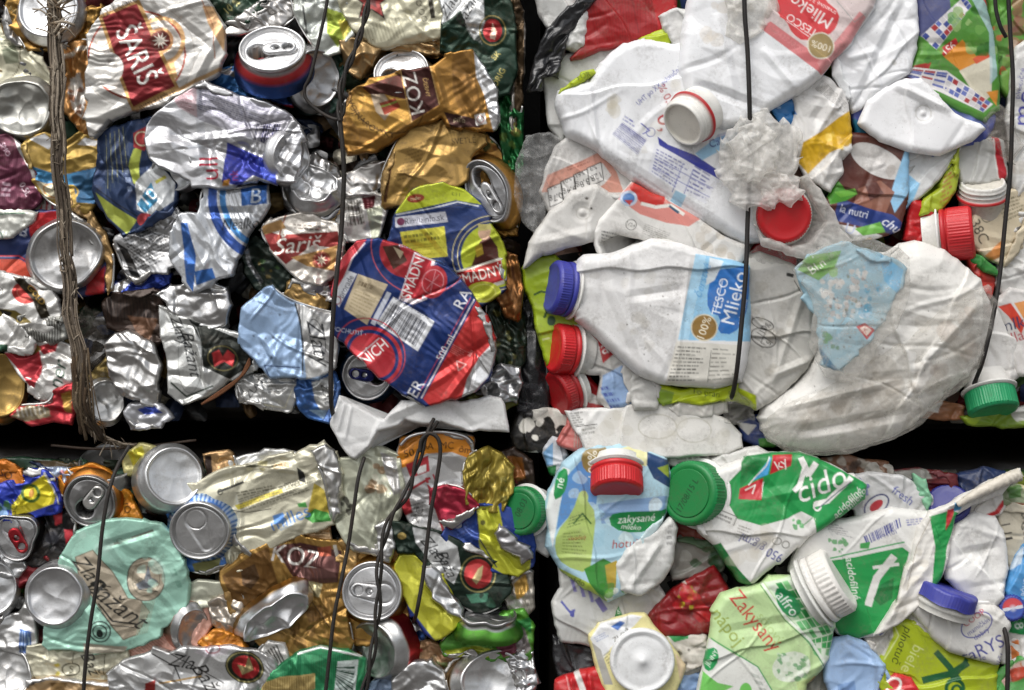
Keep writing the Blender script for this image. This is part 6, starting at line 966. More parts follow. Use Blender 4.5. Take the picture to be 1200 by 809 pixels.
# milky films
t = thing('plastic_film', 'bunched milky film knotted over the middle of the wire', 'film', (885, 190, 5))
sheet(t, 'skirt', '842,176 850,156 866,140 894,128 912,146 934,150 938,178 930,206 938,224 914,232 898,242 872,246 858,226 846,200', 4.7, th=6, rnd=8, col='f7f5f0', mat='haze_film', crum=1.8, cell=30, jag=2.5, cr=34, cra=1.6, lapn=3, sp=1.1)
sheet(t, 'knot', '858,170 866,150 886,142 904,152 910,176 902,200 890,214 872,206 862,192', 5.5, th=9, rnd=10, col='f7f5f0', mat='haze_film', crum=2.2, cell=22, jag=2.2, cr=30, cra=1.5, lapn=3, sp=1.0)
sheet(t, 'tail', '884,206 904,196 924,210 938,228 926,240 914,228 904,244 894,232', 5.3, th=4, rnd=5, col='f7f5f0', mat='haze_film', crum=3, cell=14, jag=1.6, cr=16, cra=1.5, sp=1.1)
t = thing('plastic_film', 'thin clear film looped under the round red cap', 'film', (940, 280, 3))
sheet(t, 'loop', '886,262 898,276 924,286 950,282 968,262 950,232 936,212 944,206 962,224 984,264 996,282 980,296 950,302 920,296 896,288', 4.2, th=4, rnd=4, col='efece6', mat='haze_film', crum=2.5, cell=22, an=(2, 20), cr=8, smooth=1)
pl1('clear film patch with red print below the round red cap', '876,300 896,284 920,296 944,304 938,320 922,334 900,316', 2.6, name='plastic_film', cat='film', mat='film', col='d9d6d0', th=4, rnd=4, crum=4, cell=18)
t = bot('bottle with a second red cap half hidden under the clear film', (908, 304, 1))
bottle_cap(t, (908, 304, 1.6), 28, (.2, .1, 1), 'b0181e', h=.4, ring=False, nlen=.5)
pl1('grey fluffy film shreds at the right wire below the white dish', '1150,140 1168,130 1190,140 1196,170 1186,190 1172,176 1158,160', 2.9, name='plastic_film', cat='film', mat='film', col='bdb6ac', th=4, rnd=4, crum=5, cell=12, jag=2)
pl1('clear film shred knotted at the foot of the middle wire', '846,470 862,452 880,466 884,488 866,496 850,490', 2.4, name='plastic_film', cat='film', mat='film', col='a9a6a0', th=4, rnd=4, crum=5, cell=10, jag=1.5)
pl1('dark blue and green wrappers under the clear bottle', '866,494 890,486 906,500 912,522 890,526 872,516', .7, col='23366a', mat='label', crum=3, cell=16, th=6, draw=[('P', '888,514 912,512 908,528 890,528', '3a7a2a'), ('P', '860,494 886,498 876,510', 'b9b8b4')])
sheet(None, 'black_film', '604,330 624,322 636,350 640,400 646,440 640,470 618,480 606,440', .2, th=5, col='17181a', mat='black', crum=6, cell=18, an=(2, 85), cr=6, label='shiny black film in the joint left of the lime label', cat='film', smooth=1)
sheet(None, 'black_film', '612,452 634,452 640,478 622,488 608,478', .7, th=5, col='55555a', mat='film', crum=5, cell=12, label='small grey clear film scrap in the dark joint below the lime label', cat='film', smooth=1)

# ================================================================== LOWER RIGHT BALE: plastic
G4 = 'crushed plastic bottles in the lower bale'
def bot(label, c, name='yogurt_bottle', cat='bottle', g=G4): return thing(name, label, cat, c, g)
pl1('black and white cow patterned wrapper in the dark joint of the bales', '598,506 606,486 640,478 668,482 676,500 664,520 640,530 604,528', .3, col='cfccc2', mat='label', crum=3, cell=24, th=6, sp=1.0, draw=[('X', '600,484 670,484 664,524 604,524', 16, ['121110'], 11, {'al': 1}), ('P', '598,500 630,494 640,504 620,520 598,530', '121110'), ('X', '612,490 640,488 640,512 616,516', 5, ['d6d3c9'], 7, {'al': 1})])
pl1('salmon pink carton edge left of the pale moulded tub', '652,520 662,500 668,482 680,494 690,524 672,528', 1.2, col='b3605a', mat='label', crum=3, cell=16, th=6, draw=[('S', '674,496 688,500 688,524 672,524', 5, '9a8a80', .4)])
t = pl1('pale grey white moulded tub base resting on the lower bale', '664,480 720,477 748,474 780,473 822,479 852,492 868,512 868,524 850,532 800,536 740,532 690,528 678,510', 1.8, name='plastic_tub', cat='tub', g=None, col='dcdad4', crum=1.6, cell=44, th=8, rnd=4, sp=1.1, cr=4, tilt=(0, .12), draw=[('P', '664,478 724,476 700,500 684,528 676,510', 'e2e1dd'), ('F', '668,484 684,482 688,498 674,500', 6, '44443f', {'wl': .35}), ('L', '676,500 700,497', .9, '44443f'), ('F', '682,502 702,498 700,508 684,510', 2, '8a8880'), ('E', 770, 500, 22, 14, 0, 'c4c1b6', 1.6), ('E', 812, 504, 20, 14, 0, 'c4c1b6', 1.4), ('X', '700,480 850,490 850,524 720,524', 14, ['c0bba9', 'b9b4a4'], 10, {'al': .25})])
pl1('white and blue bottle scrap at the left end of the lower plastic bale', '634,528 646,514 660,516 664,536 656,560 644,556', .5, col='b9bcc0', mat='label', crum=3, cell=16, draw=[('P', '636,530 648,518 648,544 640,546', '6a94b8'), ('P', '636,548 652,544 648,576 636,574', '1f6a33')])
# green capped bottle, left
t = bot('bottle with a dark green cap facing left at the joint of the bales', (618, 606, 1))
pl(t, 'body', '624,588 642,576 652,590 652,640 642,654 622,640', .6, col='cfcfcb', crum=2, cell=26)
_c = bottle_cap(t, (608, 599, 2.4), 28, (-.6, .05, 1), '0f7a3d', h=.55, ring=False, nlen=.7, neck='d2d1cc', top='0d7038')
print_disc(_c, 'date_print', (608, 599, 2.4), 21, (-.6, .05, 1), '0d7038', [('T', '08:03', 3, -4, 8, -62, '0c2a18', {'bold': .01, 'sx': .9})])
# drinking yoghurt with a red cap
t = bot('pale blue and lime yoghurt bottle with a red cap pointing down', (712, 600, 2))
pl(t, 'body', '639,598 643,578 659,547 681,527 696,521 720,521 757,528 779,537 785,553 782,590 769,622 738,690 710,702 688,690 656,664 642,642', 1.7, th=20, rnd=20, col='a9cbd8', mat='label', crum=2.2, cell=48, sp=1.0, cr=6, well=[(726, 556, 22)], folds=[(680, 530, 700, 600, -3, 9), (700, 600, 780, 596, 3, 8)],
   draw=[('P', '640,600 644,578 660,547 668,550 656,590 648,640', 'dfe3e0'), ('P', '662,560 690,530 702,560 698,590 670,600 652,620', '5a8fc8'), ('X', '660,560 700,540 700,600 660,610', 8, ['7fb0dc', '4a7fc0', 'b9d4e4'], 9, {'al': .6}), ('P', '700,590 740,584 780,580 776,600 740,610 704,612', '7f9fc4'), ('X', '700,590 780,590 770,640 700,640', 10, ['c4dfe2', 'dceae6', '9cc4d4'], 9, {'al': .6}),
         ('P', '712,530 740,522 758,530 756,546 720,544', 'd9d6a4'), ('P', '757,530 782,540 784,572 764,560 756,544', '1f3f6a'), ('P', '768,548 782,544 782,560', '8fa03a'), ('P', '714,532 734,530 734,540 716,540', '4a8a9a'),
         ('P', '680,534 688,526 700,526 712,524 704,536 698,556 684,552', '8f7a44', {'sm': 1}), ('T', '100%', 694, 544, 11, -92, 'e9e4d4', {'bold': .02}),
         ('P', '652,556 664,546 666,562 660,580 648,586', '1f8a48', {'sm': 1}), ('T', 'né', 656, 565, 9, -75, 'e4efe4'), ('P', '712,602 730,598 770,598 782,594 770,616 744,624 716,618', '1f8a48', {'sm': 1}), ('T', 'zakysané', 744, 606, 9, -4, 'e9f0e6', {'shear': .3, 'sx': .95}), ('T', 'mlieko', 738, 616, 6, 4, 'e9f0e6', {'shear': .3}),
         ('T', 'hotuj', 731, 635, 10, -3, 'a8382a', {'shear': .2}), ('P', '652,622 670,600 680,572 688,586 698,600 694,640 690,670 660,660 650,644', 'a9bf6a', {'sm': 1}), ('E', 683, 582, 6, 8, 0, 'b3c87a'), ('F', '668,604 690,596 690,610 664,618', 4, '3f5a2a', {'wl': .12, 'fill': .4}), ('F', '660,622 690,618 686,650 658,646', 7, '6a7a3a', {'wl': .1, 'fill': .4}), ('L', '672,612 682,600 692,612', 2, '4a6a34'), ('T', 'vhodný', 676, 628, 5, -6, '9a4a2a'),
         ('P', '656,664 690,680 712,702 700,706 660,680', 'a9c24a'), ('P', '684,664 706,652 722,660 720,694 704,698 690,680', '3f8a3a'), ('P', '708,660 722,654 720,690 712,690', 'b39a3a'), ('T', 'nádo', 676, 678, 7, 20, '3f4a2a'), ('X', '704,680 740,690 720,702 700,700', 9, ['6aa83a', '3f8a2f', 'dfe6d8'], 5)])
bottle_cap(t, (723, 577, 3.3), 30, (-.02, -1, .62), 'c31f24', h=.72, ring=True, rcol='c8262b', nlen=.3, top='b81a20')
t = bot('white folded bottle bottom hanging below the pale blue bottle', (760, 655, 2))
pl(t, 'body', '726,688 722,664 736,640 770,620 786,606 794,622 786,662 776,682 750,697', 2.4, th=10, rnd=8, col='d2d2ce', crum=2.5, cell=30, cr=6, folds=[(736, 690, 776, 630, 4, 6)], draw=[('F', '782,614 790,612 788,640 780,640', 4, '5a5a58')])
# big green bottle
t = bot('green and white bottle with a large green cap and white brush lettering', (900, 600, 3))
pl(t, 'body', '824,560 842,547 870,541 874,535 902,532 934,531 957,539 994,557 1013,570 1008,588 979,608 953,624 934,640 912,660 880,684 866,682 858,668 840,640 820,622 812,606', 2.5, th=20, rnd=18, col='dddcd7', mat='label', crum=2.4, cell=44, sp=1.0, cr=6, folds=[(870, 545, 950, 625, -3, 9), (860, 590, 1000, 560, 3, 10)],
   draw=[('P', '849,583 852,566 868,550 872,536 904,531 934,530 958,538 1014,568 1010,590 980,608 954,624 950,606 936,598 920,606 890,614 862,606', '23934a'), ('P', '868,543 874,535 904,531 892,546 866,572', '1c7a3c'), ('P', '864,584 894,564 890,584', 'e6e4e0'), ('P', '866,572 893,560 890,585 864,584', 'b8242c'), ('L', '872,574 884,568 880,578', 1.4, 'dcd6cc'), ('P', '880,564 898,540 902,536 898,556', '4aa3d8'), ('P', '900,556 904,534 926,533 924,546', 'bd222c'), ('T', 'ky', 913, 543, 11, -30, 'e6dfd6', {'bold': .02}), ('L', '876,568 896,546 900,536', 1.4, 'e4e2dc'),
         ('L', '936,538 944,556 952,544', 7, 'e9e7e2'), ('L', '940,548 934,568 928,574', 6, 'e9e7e2'), ('T', 'cido', 958, 566, 26, -22, 'e9e7e2', {'bold': .02, 'shear': .2, 'sx': .95}), ('L', '952,590 966,586 992,560', 6, 'e9e7e2'), ('E', 954, 592, 4, 5, 0, 'e9e7e2', 2), ('L', '956,594 992,564', 1.2, '2a3f5a'), ('T', 'acidofilné', 988, 588, 8, -48, 'e9e7e2', {'bold': .02, 'shear': .2}), ('T', 'mlieko', 998, 584, 8, -48, 'e9e7e2', {'bold': .02, 'shear': .2}),
         ('P', '920,606 936,598 952,606 950,628 926,634', 'dcdbd5'), ('X', '926,608 936,606 938,622 928,622', 6, ['3f9a4f', '5fb06a'], 3.4), ('L', '936,616 950,604 954,618', 1, '3f9a4f'), ('T', '950 g/g;ml', 890, 640, 11, 208, '2f3a8a', {'bold': .02, 'sx': .85}), ('L', '830,606 838,594 862,604 858,614', 1, '55534c'), ('F', '840,598 860,606 856,614 838,606', 2, '55534c'), ('F', '864,612 882,618 876,636 860,628', 5, '77746a', {'wl': .15, 'fill': .4}), ('E', 908, 632, 5, 4, 0, '6a685f', 1), ('E', 918, 636, 4, 4, 0, '6a685f', 1),
         ('P', '832,640 844,634 864,664 884,686 868,688 850,676', '1c7a3c'), ('X', '820,600 900,620 890,670 850,650', 10, ['c0b9a8'], 9, {'al': .3})])
_c = bottle_cap(t, (806, 578, 3.5), 37, (-.75, .12, 1), '127f41', h=.62, ring=False, nlen=.75, neck='e2e1dc', top='117838', ribs=64)
print_disc(_c, 'date_print', (806, 578, 3.5), 28, (-.75, .12, 1), '117838', [('T', '17/08/15 L', 0, 2, 8, -60, '0c2a18', {'bold': .01, 'sx': .9})])
pl1('white bottle wall standing up behind the green and white bottle', '820,546 850,530 890,522 902,532 880,546 836,562', 1.7, name='yogurt_bottle', cat='bottle', g=G4, col='d0cfca', crum=1.6, cell=30, th=8)
pl1('white card with black print between the tub and the green cap', '776,540 790,530 830,526 848,532 830,548 800,552', .9, col='c9c6c0', mat='label', crum=2, cell=20, draw=[('F', '790,532 840,528 836,540 794,544', 3, '2a2825', {'wl': .2})])
# second acidofilne bottle
t = bot('white and green bottle with a barcode and slanted white lettering', (1020, 670, 2))
pl(t, 'body', '924,668 934,640 955,618 985,609 1040,597 1086,600 1112,590 1166,566 1150,590 1116,610 1106,640 1070,690 1064,722 1036,742 1008,748 984,742 966,720 948,690', 1.9, th=14, rnd=12, col='dbdad5', mat='label', crum=2.4, cell=44, sp=1.0, cr=6, folds=[(1086, 602, 1060, 720, 4, 7)],
   draw=[('B', '1010,628 1052,606 1054,616 1014,638', 22, '3f4690'), ('T', '8144101', 1036, 626, 5, -20, '3f4690'), ('F', '958,612 986,614 1004,632 980,626', 5, '77757a', {'wl': .15, 'fill': .4}), ('P', '966,656 1000,652 1054,640 1062,646 1054,680 1052,712 1028,736 1006,746 984,742 972,720', '25924a'), ('L', '966,654 1004,646 1056,634', 1.6, '2f9a55'), ('P', '1086,606 1108,600 1118,612 1096,650 1088,690 1086,640', '25924a'), ('T', 'acidofilné', 998, 676, 9, 80, 'e6e6df', {'bold': .02, 'shear': .2}), ('L', '1016,706 1026,676 1044,652', 9, 'd9d8d2'), ('L', '1022,664 1050,660', 4, 'd9d8d2'), ('P', '1022,700 1030,684 1046,676 1044,700 1030,708', '1a7038'), ('X', '970,632 990,630 990,644 974,646', 9, ['3f9a4f'], 3), ('P', '1006,636 1018,634 1016,642 1006,642', '3f9a4f'), ('F', '1058,608 1080,606 1078,614 1060,616', 3, '4a50a0', {'wl': .3}), ('L', '1030,742 1040,730', 2, '4a50a0'), ('X', '1060,640 1090,620 1080,700 1050,716', 10, ['c6c0b0'], 9, {'al': .35})])
pl(t, 'folded_flap', '1024,744 1050,706 1066,660 1078,616 1092,600 1120,586 1150,570 1178,557 1192,552 1197,560 1186,568 1168,584 1140,594 1120,604 1112,640 1104,676 1080,706 1056,728', 3.1, th=7, rnd=5, col='dad7d0', mat='label', crum=3, cell=26, an=(2, -55), cr=8, sp=1.0, folds=[(1092, 602, 1192, 558, 4, 6), (1070, 650, 1040, 730, 4, 6)], draw=[('P', '1088,606 1112,598 1122,602 1108,640 1100,690 1090,690 1094,640', '25924a'), ('P', '1108,598 1118,596 1112,612 1106,622', 'b02a30'), ('P', '1116,590 1126,588 1124,598 1116,600', '3a86b0'), ('X', '1030,720 1070,640 1090,660 1060,720', 12, ['c0b9a8', 'cbc5b8'], 7, {'al': .4}), ('L', '1062,690 1074,640 1090,606', 1, 'a9a294')])
tube(t, 'rolled_edge', [(1122, 592, 4.0), (1142, 580, 4.2), (1162, 570, 4.2), (1182, 561, 4.2), (1195, 556, 4.2)], [3, 5.5, 6.5, 7, 7.5], mat='plastic', col='cfc8ba', metal=0, rough=.14, seg=18)
lathe(t, 'roll_end', (1195, 556, 4.2*14), 7, (1, .35, .35), [(0, -.6), (.55, -.5), (.75, -.05), (1.0, .05), (1.05, -.3)], ['6a4a22', '6a4a22', 'b9b2a2', 'cfc8ba', 'cfc8ba'], 0, 28, mat='plastic')
pl1('rumpled white label with blue letters behind the barcode bottle', '992,560 1016,552 1060,560 1090,580 1094,600 1040,602 1004,612 1000,590', 1.4, col='c9c9c8', mat='label', crum=3.5, cell=28, th=8, sp=1.05, draw=[('T', 'fresh', 1056, 580, 10, 35, '3a4694', {'bold': .02}), ('X', '998,558 1020,556 1014,580 1000,576', 7, ['3a4694', '6a74b0'], 4), ('E', 1026, 592, 16, 10, -40, '3a3f6a', 1.8), ('E', 1026, 592, 9, 5, -40, 'a8343a')])
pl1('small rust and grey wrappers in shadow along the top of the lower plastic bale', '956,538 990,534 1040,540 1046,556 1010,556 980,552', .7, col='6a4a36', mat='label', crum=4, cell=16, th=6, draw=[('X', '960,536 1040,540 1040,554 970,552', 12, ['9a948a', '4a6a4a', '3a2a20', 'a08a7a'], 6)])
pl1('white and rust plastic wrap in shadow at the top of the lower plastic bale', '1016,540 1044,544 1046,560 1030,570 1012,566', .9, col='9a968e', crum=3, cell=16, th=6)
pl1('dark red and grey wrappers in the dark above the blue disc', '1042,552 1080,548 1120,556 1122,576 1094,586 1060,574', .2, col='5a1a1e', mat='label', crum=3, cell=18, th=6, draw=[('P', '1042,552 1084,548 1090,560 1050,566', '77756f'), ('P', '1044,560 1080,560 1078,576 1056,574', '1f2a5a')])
pl1('mint green leaf shaped scrap beside the blue disc', '1070,556 1082,562 1092,586 1086,598 1074,580', 1.7, col='7fb894', mat='label', crum=2, cell=14, th=5, jag=.5)
t = bot('bottle whose violet blue cap disc shows behind the rolled neck', (1112, 582, 1))
bottle_cap(t, (1112, 588, 1.9), 25, (-.2, .75, 1), '2b2f78', h=.4, ring=False, nlen=.4)
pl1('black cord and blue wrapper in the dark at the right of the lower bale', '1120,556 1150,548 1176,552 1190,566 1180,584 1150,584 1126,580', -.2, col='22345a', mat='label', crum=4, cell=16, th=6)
# white sleeve and sheet pieces on the right
pl1('white crumpled bottle standing right of the barcode bottle', '1104,640 1118,616 1140,602 1164,606 1176,626 1180,664 1174,700 1160,716 1130,704 1110,680', 2.2, name='yogurt_bottle', cat='bottle', g=G4, col='e2e1dd', crum=4, cell=34, th=14, rnd=12, cr=8, folds=[(1130, 610, 1160, 690, 4, 8), (1118, 650, 1170, 640, -4, 8)])
pl1('white neck with a red ring band right of the rolled neck', '1140,596 1158,580 1174,578 1178,592 1168,604 1150,610', 2.0, name='yogurt_bottle', cat='bottle', g=G4, col='d8d5cf', crum=1.5, cell=18, th=7, draw=[('L', '1152,606 1166,600 1174,588', 5, 'b8282c')])
pl1('beige and grey printed sleeve at the right edge of the lower bale', '1166,600 1190,592 1214,596 1214,690 1190,700 1180,660', 1.6, col='c4bca8', mat='label', crum=2.5, cell=30, th=8, sp=1.05, draw=[('T', '1 L', 1178, 622, 11, 80, '2f2d2a', {'bold': .02}), ('L', '1172,632 1184,630', 3, '2f2d2a'), ('F', '1196,604 1212,600 1212,640 1198,640', 6, '55524a', {'wl': .3}), ('T', '2°C', 1200, 610, 10, 90, '2f2d2a')])
pl1('small green red and cream wrapper at the right edge above the sleeve', '1168,576 1190,570 1214,572 1214,596 1190,594 1172,590', 1.2, col='8f9a7a', mat='label', crum=3, cell=14, th=6, draw=[('P', '1178,572 1196,568 1194,582 1180,584', '4f7a3a'), ('P', '1182,588 1206,590 1204,598 1184,596', 'b06a5a'), ('P', '1194,564 1214,560 1214,576 1198,576', 'c9c29a')])
t = pl1('light blue label with white vertical words at the right edge', '1178,690 1186,660 1196,640 1214,632 1214,730 1194,720 1182,710', 2.0, col='4f95cc', mat='label', crum=2, cell=24, th=8, sp=1.0, draw=[('T', 'S 1. PÔVODNÝM', 1199, 682, 7, -82, 'dde8f2', {'sx': .8}), ('P', '1182,668 1190,650 1198,640 1194,660', 'c9d8e4')])
t = bot('bottle with a round cap printed red white and blue at the right edge', (1188, 714, 2))
lathe(t, 'cap', (1187, 713, 48), 15, (-.1, .1, 1), [(0, 0), (.35, 0), (.55, 0), (.72, 0), (.82, .02), (.95, -.05), (1.0, -.2), (1.05, -.9)], ['c9ccd4', 'c9ccd4', 'c9ccd4', 'c9ccd4', '2b3a8a', '2b3a8a', '2b3a8a', '2b3a8a'], 0, 96, rib=(24, .03, [0, 0, 0, 0, 0, 1, 1, 1]), mat='cap', cf=lambda x, y, h, T, cc, mm: (cc.__setitem__(((np.hypot(x, y) < .78) & (y > .12+.2*x)), lin('c4454a')), cc.__setitem__(((np.hypot(x, y) < .78) & (y < -.12+.2*x)), lin('33509f'))))
pl(t, 'body', '1164,724 1176,704 1200,720 1214,726 1214,760 1190,764 1172,748', 1.6, col='c9c6c0', crum=3, cell=18, th=7, draw=[('P', '1174,726 1214,722 1214,746 1180,740', '1f8a48'), ('T', '8', 1192, 732, 11, 80, 'dfe8dc', {'bold': .02})])
# white and blue bottle
t = bot('white bottle with blue capitals, red oval logo and a blue cap band', (1120, 720, 3))
pl(t, 'body', '1066,716 1072,696 1090,684 1112,702 1140,710 1160,708 1176,718 1182,730 1170,776 1140,770 1110,762 1090,744', 2.7, th=14, rnd=12, col='d6d4ce', mat='label', crum=2.4, cell=34, sp=1.0, cr=5,
   draw=[('E', 1140, 730, 19, 13, -32, '3a3f94', 1.3), ('T', 'COOP', 1137, 722, 7, -35, 'b8303a', {'bold': .03}), ('T', 'mamičkin', 1142, 732, 6, -35, '33388a', {'bold': .01, 'sx': .9}), ('T', 'dobrý', 1146, 740, 6, -35, '33388a', {'bold': .01}), ('T', 'taRYS', 1148, 758, 15, -24, '33388a', {'bold': .02}), ('T', 'ie', 1148, 768, 7, -20, '33388a'), ('T', 'ničke', 1170, 768, 8, -60, '33388a'), ('F', '1070,728 1082,736 1096,752 1078,740', 3, '4a4f98', {'wl': .25})])
lathe(t, 'cap', (1114, 690, 52), 33, (.34, 1, .12), [(0, 0), (.9, 0), (.98, -.05), (1, -.1), (1, -.42), (1.02, -.5)], '383d94', 0, 160, rib=(56, .01, [0, 0, 0, 1, 1, 0]), mat='cap', dent=.04)
lathe(t, 'neck', (1108, 706, 46), 32, (.34, 1, .12), [(.9, .2), (.94, 0), (1.02, -.03), (1.04, -.16), (.96, -.2), (.96, -.4)], 'd9d7d0', 0, 80, mat='plastic')
pl1('small grey bottle shoulder under the blue cap band', '1062,716 1072,708 1092,726 1100,746 1082,742 1066,730', 2.3, name='yogurt_bottle', cat='bottle', g=G4, col='bdbbb4', crum=2, cell=16, th=6)
# lime bag
pl1('lime green bag with dark green plus shaped lettering at the bottom edge', '1028,776 1044,748 1052,726 1072,728 1100,744 1112,764 1140,772 1170,776 1166,800 1172,826 1040,826 1030,800', 2.2, name='printed_bag', cat='bag', col='a6b622', mat='label', crum=2.2, cell=40, th=10, rnd=9, sp=1.0, cr=5, draw=[('L', '1082,796 1112,788 1130,776', 8, '1f5a34'), ('L', '1096,764 1110,780 1120,794', 7, '1f5a34'), ('L', '1114,794 1120,786 1130,772', 5, '1f5a34'), ('E', 1116, 804, 10, 9, 0, '1f5a34', 4), ('E', 1118, 806, 5, 5, 0, '1f5a34', 3), ('T', 'plnotuč', 1056, 756, 10, 110, '2f3a1a', {'shear': .2}), ('T', 'biele', 1068, 772, 13, 118, 'cfd98a', {'bold': .01}), ('L', '1036,772 1052,744 1046,730', 1.4, 'c9d48a'), ('P', '1030,732 1046,726 1046,744 1036,768 1024,764', 'c4c1b8')])
pl1('white crumpled plastic between the barcode bottle and the lime bag', '1014,746 1040,734 1054,726 1046,750 1034,774 1020,764', 1.9, col='c6c3bb', crum=3, cell=18, th=7)
pl1('pale blue crumpled bag at the bottom edge', '962,772 976,750 996,746 1016,756 1036,780 1046,800 1050,826 976,826 966,800', 2.4, name='plastic_bag', cat='bag', col='9db9dc', mat='label', crum=4, cell=30, th=11, rnd=9, cr=8, draw=[('T', 'mil', 1032, 800, 12, -70, '4a64a8', {'shear': .2}), ('P', '980,800 1000,796 1004,826 980,826', '7d9cc8')])
pl1('red and white round logo wrapper at the bottom edge', '1036,800 1050,790 1066,794 1076,808 1074,826 1036,826', 2.7, col='c4262c', mat='label', crum=1.5, cell=20, th=6, draw=[('E', 1046, 802, 9, 7, -30, 'e6dfd8', 3), ('T', 'R', 1058, 812, 12, -30, 'e6dfd8', {'bold': .02})])
pl1('grey green wrappers under the pale blue bag', '940,800 960,780 980,796 986,826 936,826', 1.2, col='a9a89c', crum=3, cell=16, th=6)
# checked bottle with white cap
t = bot('lime and white bottle with green check pattern and white ribbed cap', (900, 745, 3))
pl(t, 'body', '836,720 843,696 866,690 892,683 900,676 936,674 956,700 976,732 970,766 960,784 946,798 938,826 816,826 822,786 832,750', 2.7, th=20, rnd=18, col='b9d49a', mat='label', crum=2.2, cell=44, sp=1.0, cr=6, folds=[(842, 740, 960, 720, -3, 9), (900, 690, 950, 790, 3, 9)],
   draw=[('P', '894,682 940,672 980,730 972,768 962,782 944,746 920,722', 'cfe0c4'), ('C', '898,684 942,674 976,738 944,748', 6, 6, ['3fa054', '7fc07f', 'd9e6d2', '5fb06a', 'b9d9b4', '2f9148']), ('C', '944,748 974,740 966,776 950,764', 4, 4, ['3fa054', '7fc07f', 'd9e6d2']), ('P', '893,686 920,720 944,746 962,776', '8fbf8a'), ('L', '892,684 918,722 946,748 964,776', 3, 'e2e8dc'), ('L', '890,686 916,724 944,750 962,778', 1, '2f7a45'),
         ('P', '904,689 918,687 934,706 936,716 926,724 910,712', '1f8a4f', {'sm': 1}), ('T', 'alfro', 920, 706, 12, 52, 'e4ede4', {'bold': .01, 'shear': .1}), ('T', 'Zakysaný', 884, 726, 17, 52, 'c0322c', {'bold': .03, 'sx': .88}), ('T', 'nápoj', 852, 732, 15, 52, '8f9f45', {'bold': .02}), ('T', 'sójový', 901, 734, 11, 52, 'a4bd7a', {'bold': .02}),
         ('P', '831,746 860,764 884,776 900,800 906,826 812,826 822,784', 'dcddd6'), ('L', '833,746 860,762 886,778 904,808', 1.4, '3f9a5a'), ('P', '826,760 838,754 842,770 832,784 824,780', '23934f', {'sm': 1}), ('T', 'JENNY', 833, 768, 5, -60, 'dfe8dc'), ('P', '824,784 840,796 858,800 834,812 830,826 816,826', '6fbf5a'), ('E', 872, 806, 7, 10, 0, '6fbf5a'), ('F', '876,782 886,786 902,816 894,816', 4, '8a948a'), ('E', 924, 778, 22, 17, -18, 'd3dcc8'), ('X', '906,764 940,760 944,792 910,794', 34, ['7fa878', '5f9a64', 'dfe6d8', 'b9ccaf'], 3), ('P', '930,796 954,788 944,812 934,820', 'b9cf8a'), ('L', '944,800 952,790', 2, 'b06a3a')])
bottle_cap(t, (985, 678, 3.8), 39, (1.0, .62, .3), 'dedbd4', h=.55, ring=True, rcol='e2e0da', nlen=.2, ribs=40, dent=.01)
# square tub with round base
t = pl1('yellow and white carton tub with a round white base showing', '692,748 704,730 738,721 756,720 770,738 796,770 802,782 796,800 786,826 716,826 702,790', 2.0, name='plastic_tub', cat='tub', col='e0d79a', mat='label', crum=1.5, cell=36, th=10, rnd=6, sp=1.0, smooth=1, well=[(752, 776, 33)], draw=[('P', '692,748 704,730 740,720 752,722 742,734 716,758 706,772', 'dedfdf'), ('P', '716,734 726,727 732,729 724,738', '3a68b0'), ('F', '696,746 712,738 716,744 700,752', 3, '6a80b0'), ('F', '706,766 744,738 736,760 718,786', 7, '6a6444', {'wl': .2, 'fill': .45}), ('T', 'ZLOŽ', 728, 744, 6, -32, '4a4530'), ('P', '694,752 704,760 718,800 708,800', 'a9a7a0'), ('P', '790,764 804,778 796,800', 'd8c2a0')])
t2 = lathe(t, 'round_base', (753, 775, 46), 36, (0, .04, 1), [(0, .05), (.08, .05), (.12, -.02), (.5, -.03), (.75, -.01), (.84, -.05), (.9, .04), (.97, .05), (1.02, -.02), (1.04, -.5)], 'dfe0df', 0, 80, mat='plastic', dent=.012)
pl1('red ribbed cap crushed at the bottom edge left of the yellow tub', '650,800 668,790 684,786 708,782 722,800 726,826 650,826', 1.9, name='bottle_cap', cat='cap', col='b81c22', mat='label', crum=2, cell=18, th=10, rnd=8, folds=[(668, 790, 674, 826, 5, 4), (690, 786, 694, 826, 4, 4)], draw=[('L', '676,788 690,826', 7, 'd0cbc6'), ('L', '664,792 672,826', 2, 'd88a88')])
pl1('grey white bottle with violet drips left of the yellow tub', '646,706 656,690 654,664 676,676 704,690 726,700 720,730 706,742 692,756 674,754 656,748', 1.3, name='yogurt_bottle', cat='bottle', g=G4, col='bcbcb8', mat='label', crum=2.4, cell=34, th=10, cr=5, draw=[('L', '670,678 674,692', 4, '7d78a8'), ('L', '680,684 684,698', 4, '7d78a8'), ('L', '690,690 694,704', 4, '7d78a8'), ('L', '700,702 708,714', 7, '6a6498'), ('L', '658,704 668,716', 2.5, '4a4f98'), ('P', '668,714 674,712 672,722 668,720', '4a4f98')])
pl1('clear wrap with a green tag between the grey bottle and the red foil', '706,702 730,694 770,686 780,700 764,720 740,724 722,732 712,722', 1.0, col='b9b6b0', mat='label', crum=3, cell=20, th=6, draw=[('P', '708,714 724,708 730,722 718,732', '2f7a3f'), ('T', '916', 720, 716, 6, -10, 'c9d8c4')])
pl1('glossy dark red foil pack with yellow print', '758,724 772,706 790,690 812,676 838,664 852,690 852,716 844,744 820,742 790,744 770,748', 1.3, name='foil_pack', cat='packaging', col='7d1016', mat='label', crum=4.5, cell=24, th=9, cr=7, draw=[('X', '786,692 812,688 810,712 790,712', 9, ['b3a41f', '8a7a1a'], 4), ('X', '770,700 800,680 840,690 830,730', 9, ['a8141c', '5a0a10', 'b8202a'], 9), ('P', '790,680 800,674 804,684', 'c4bdb4')])
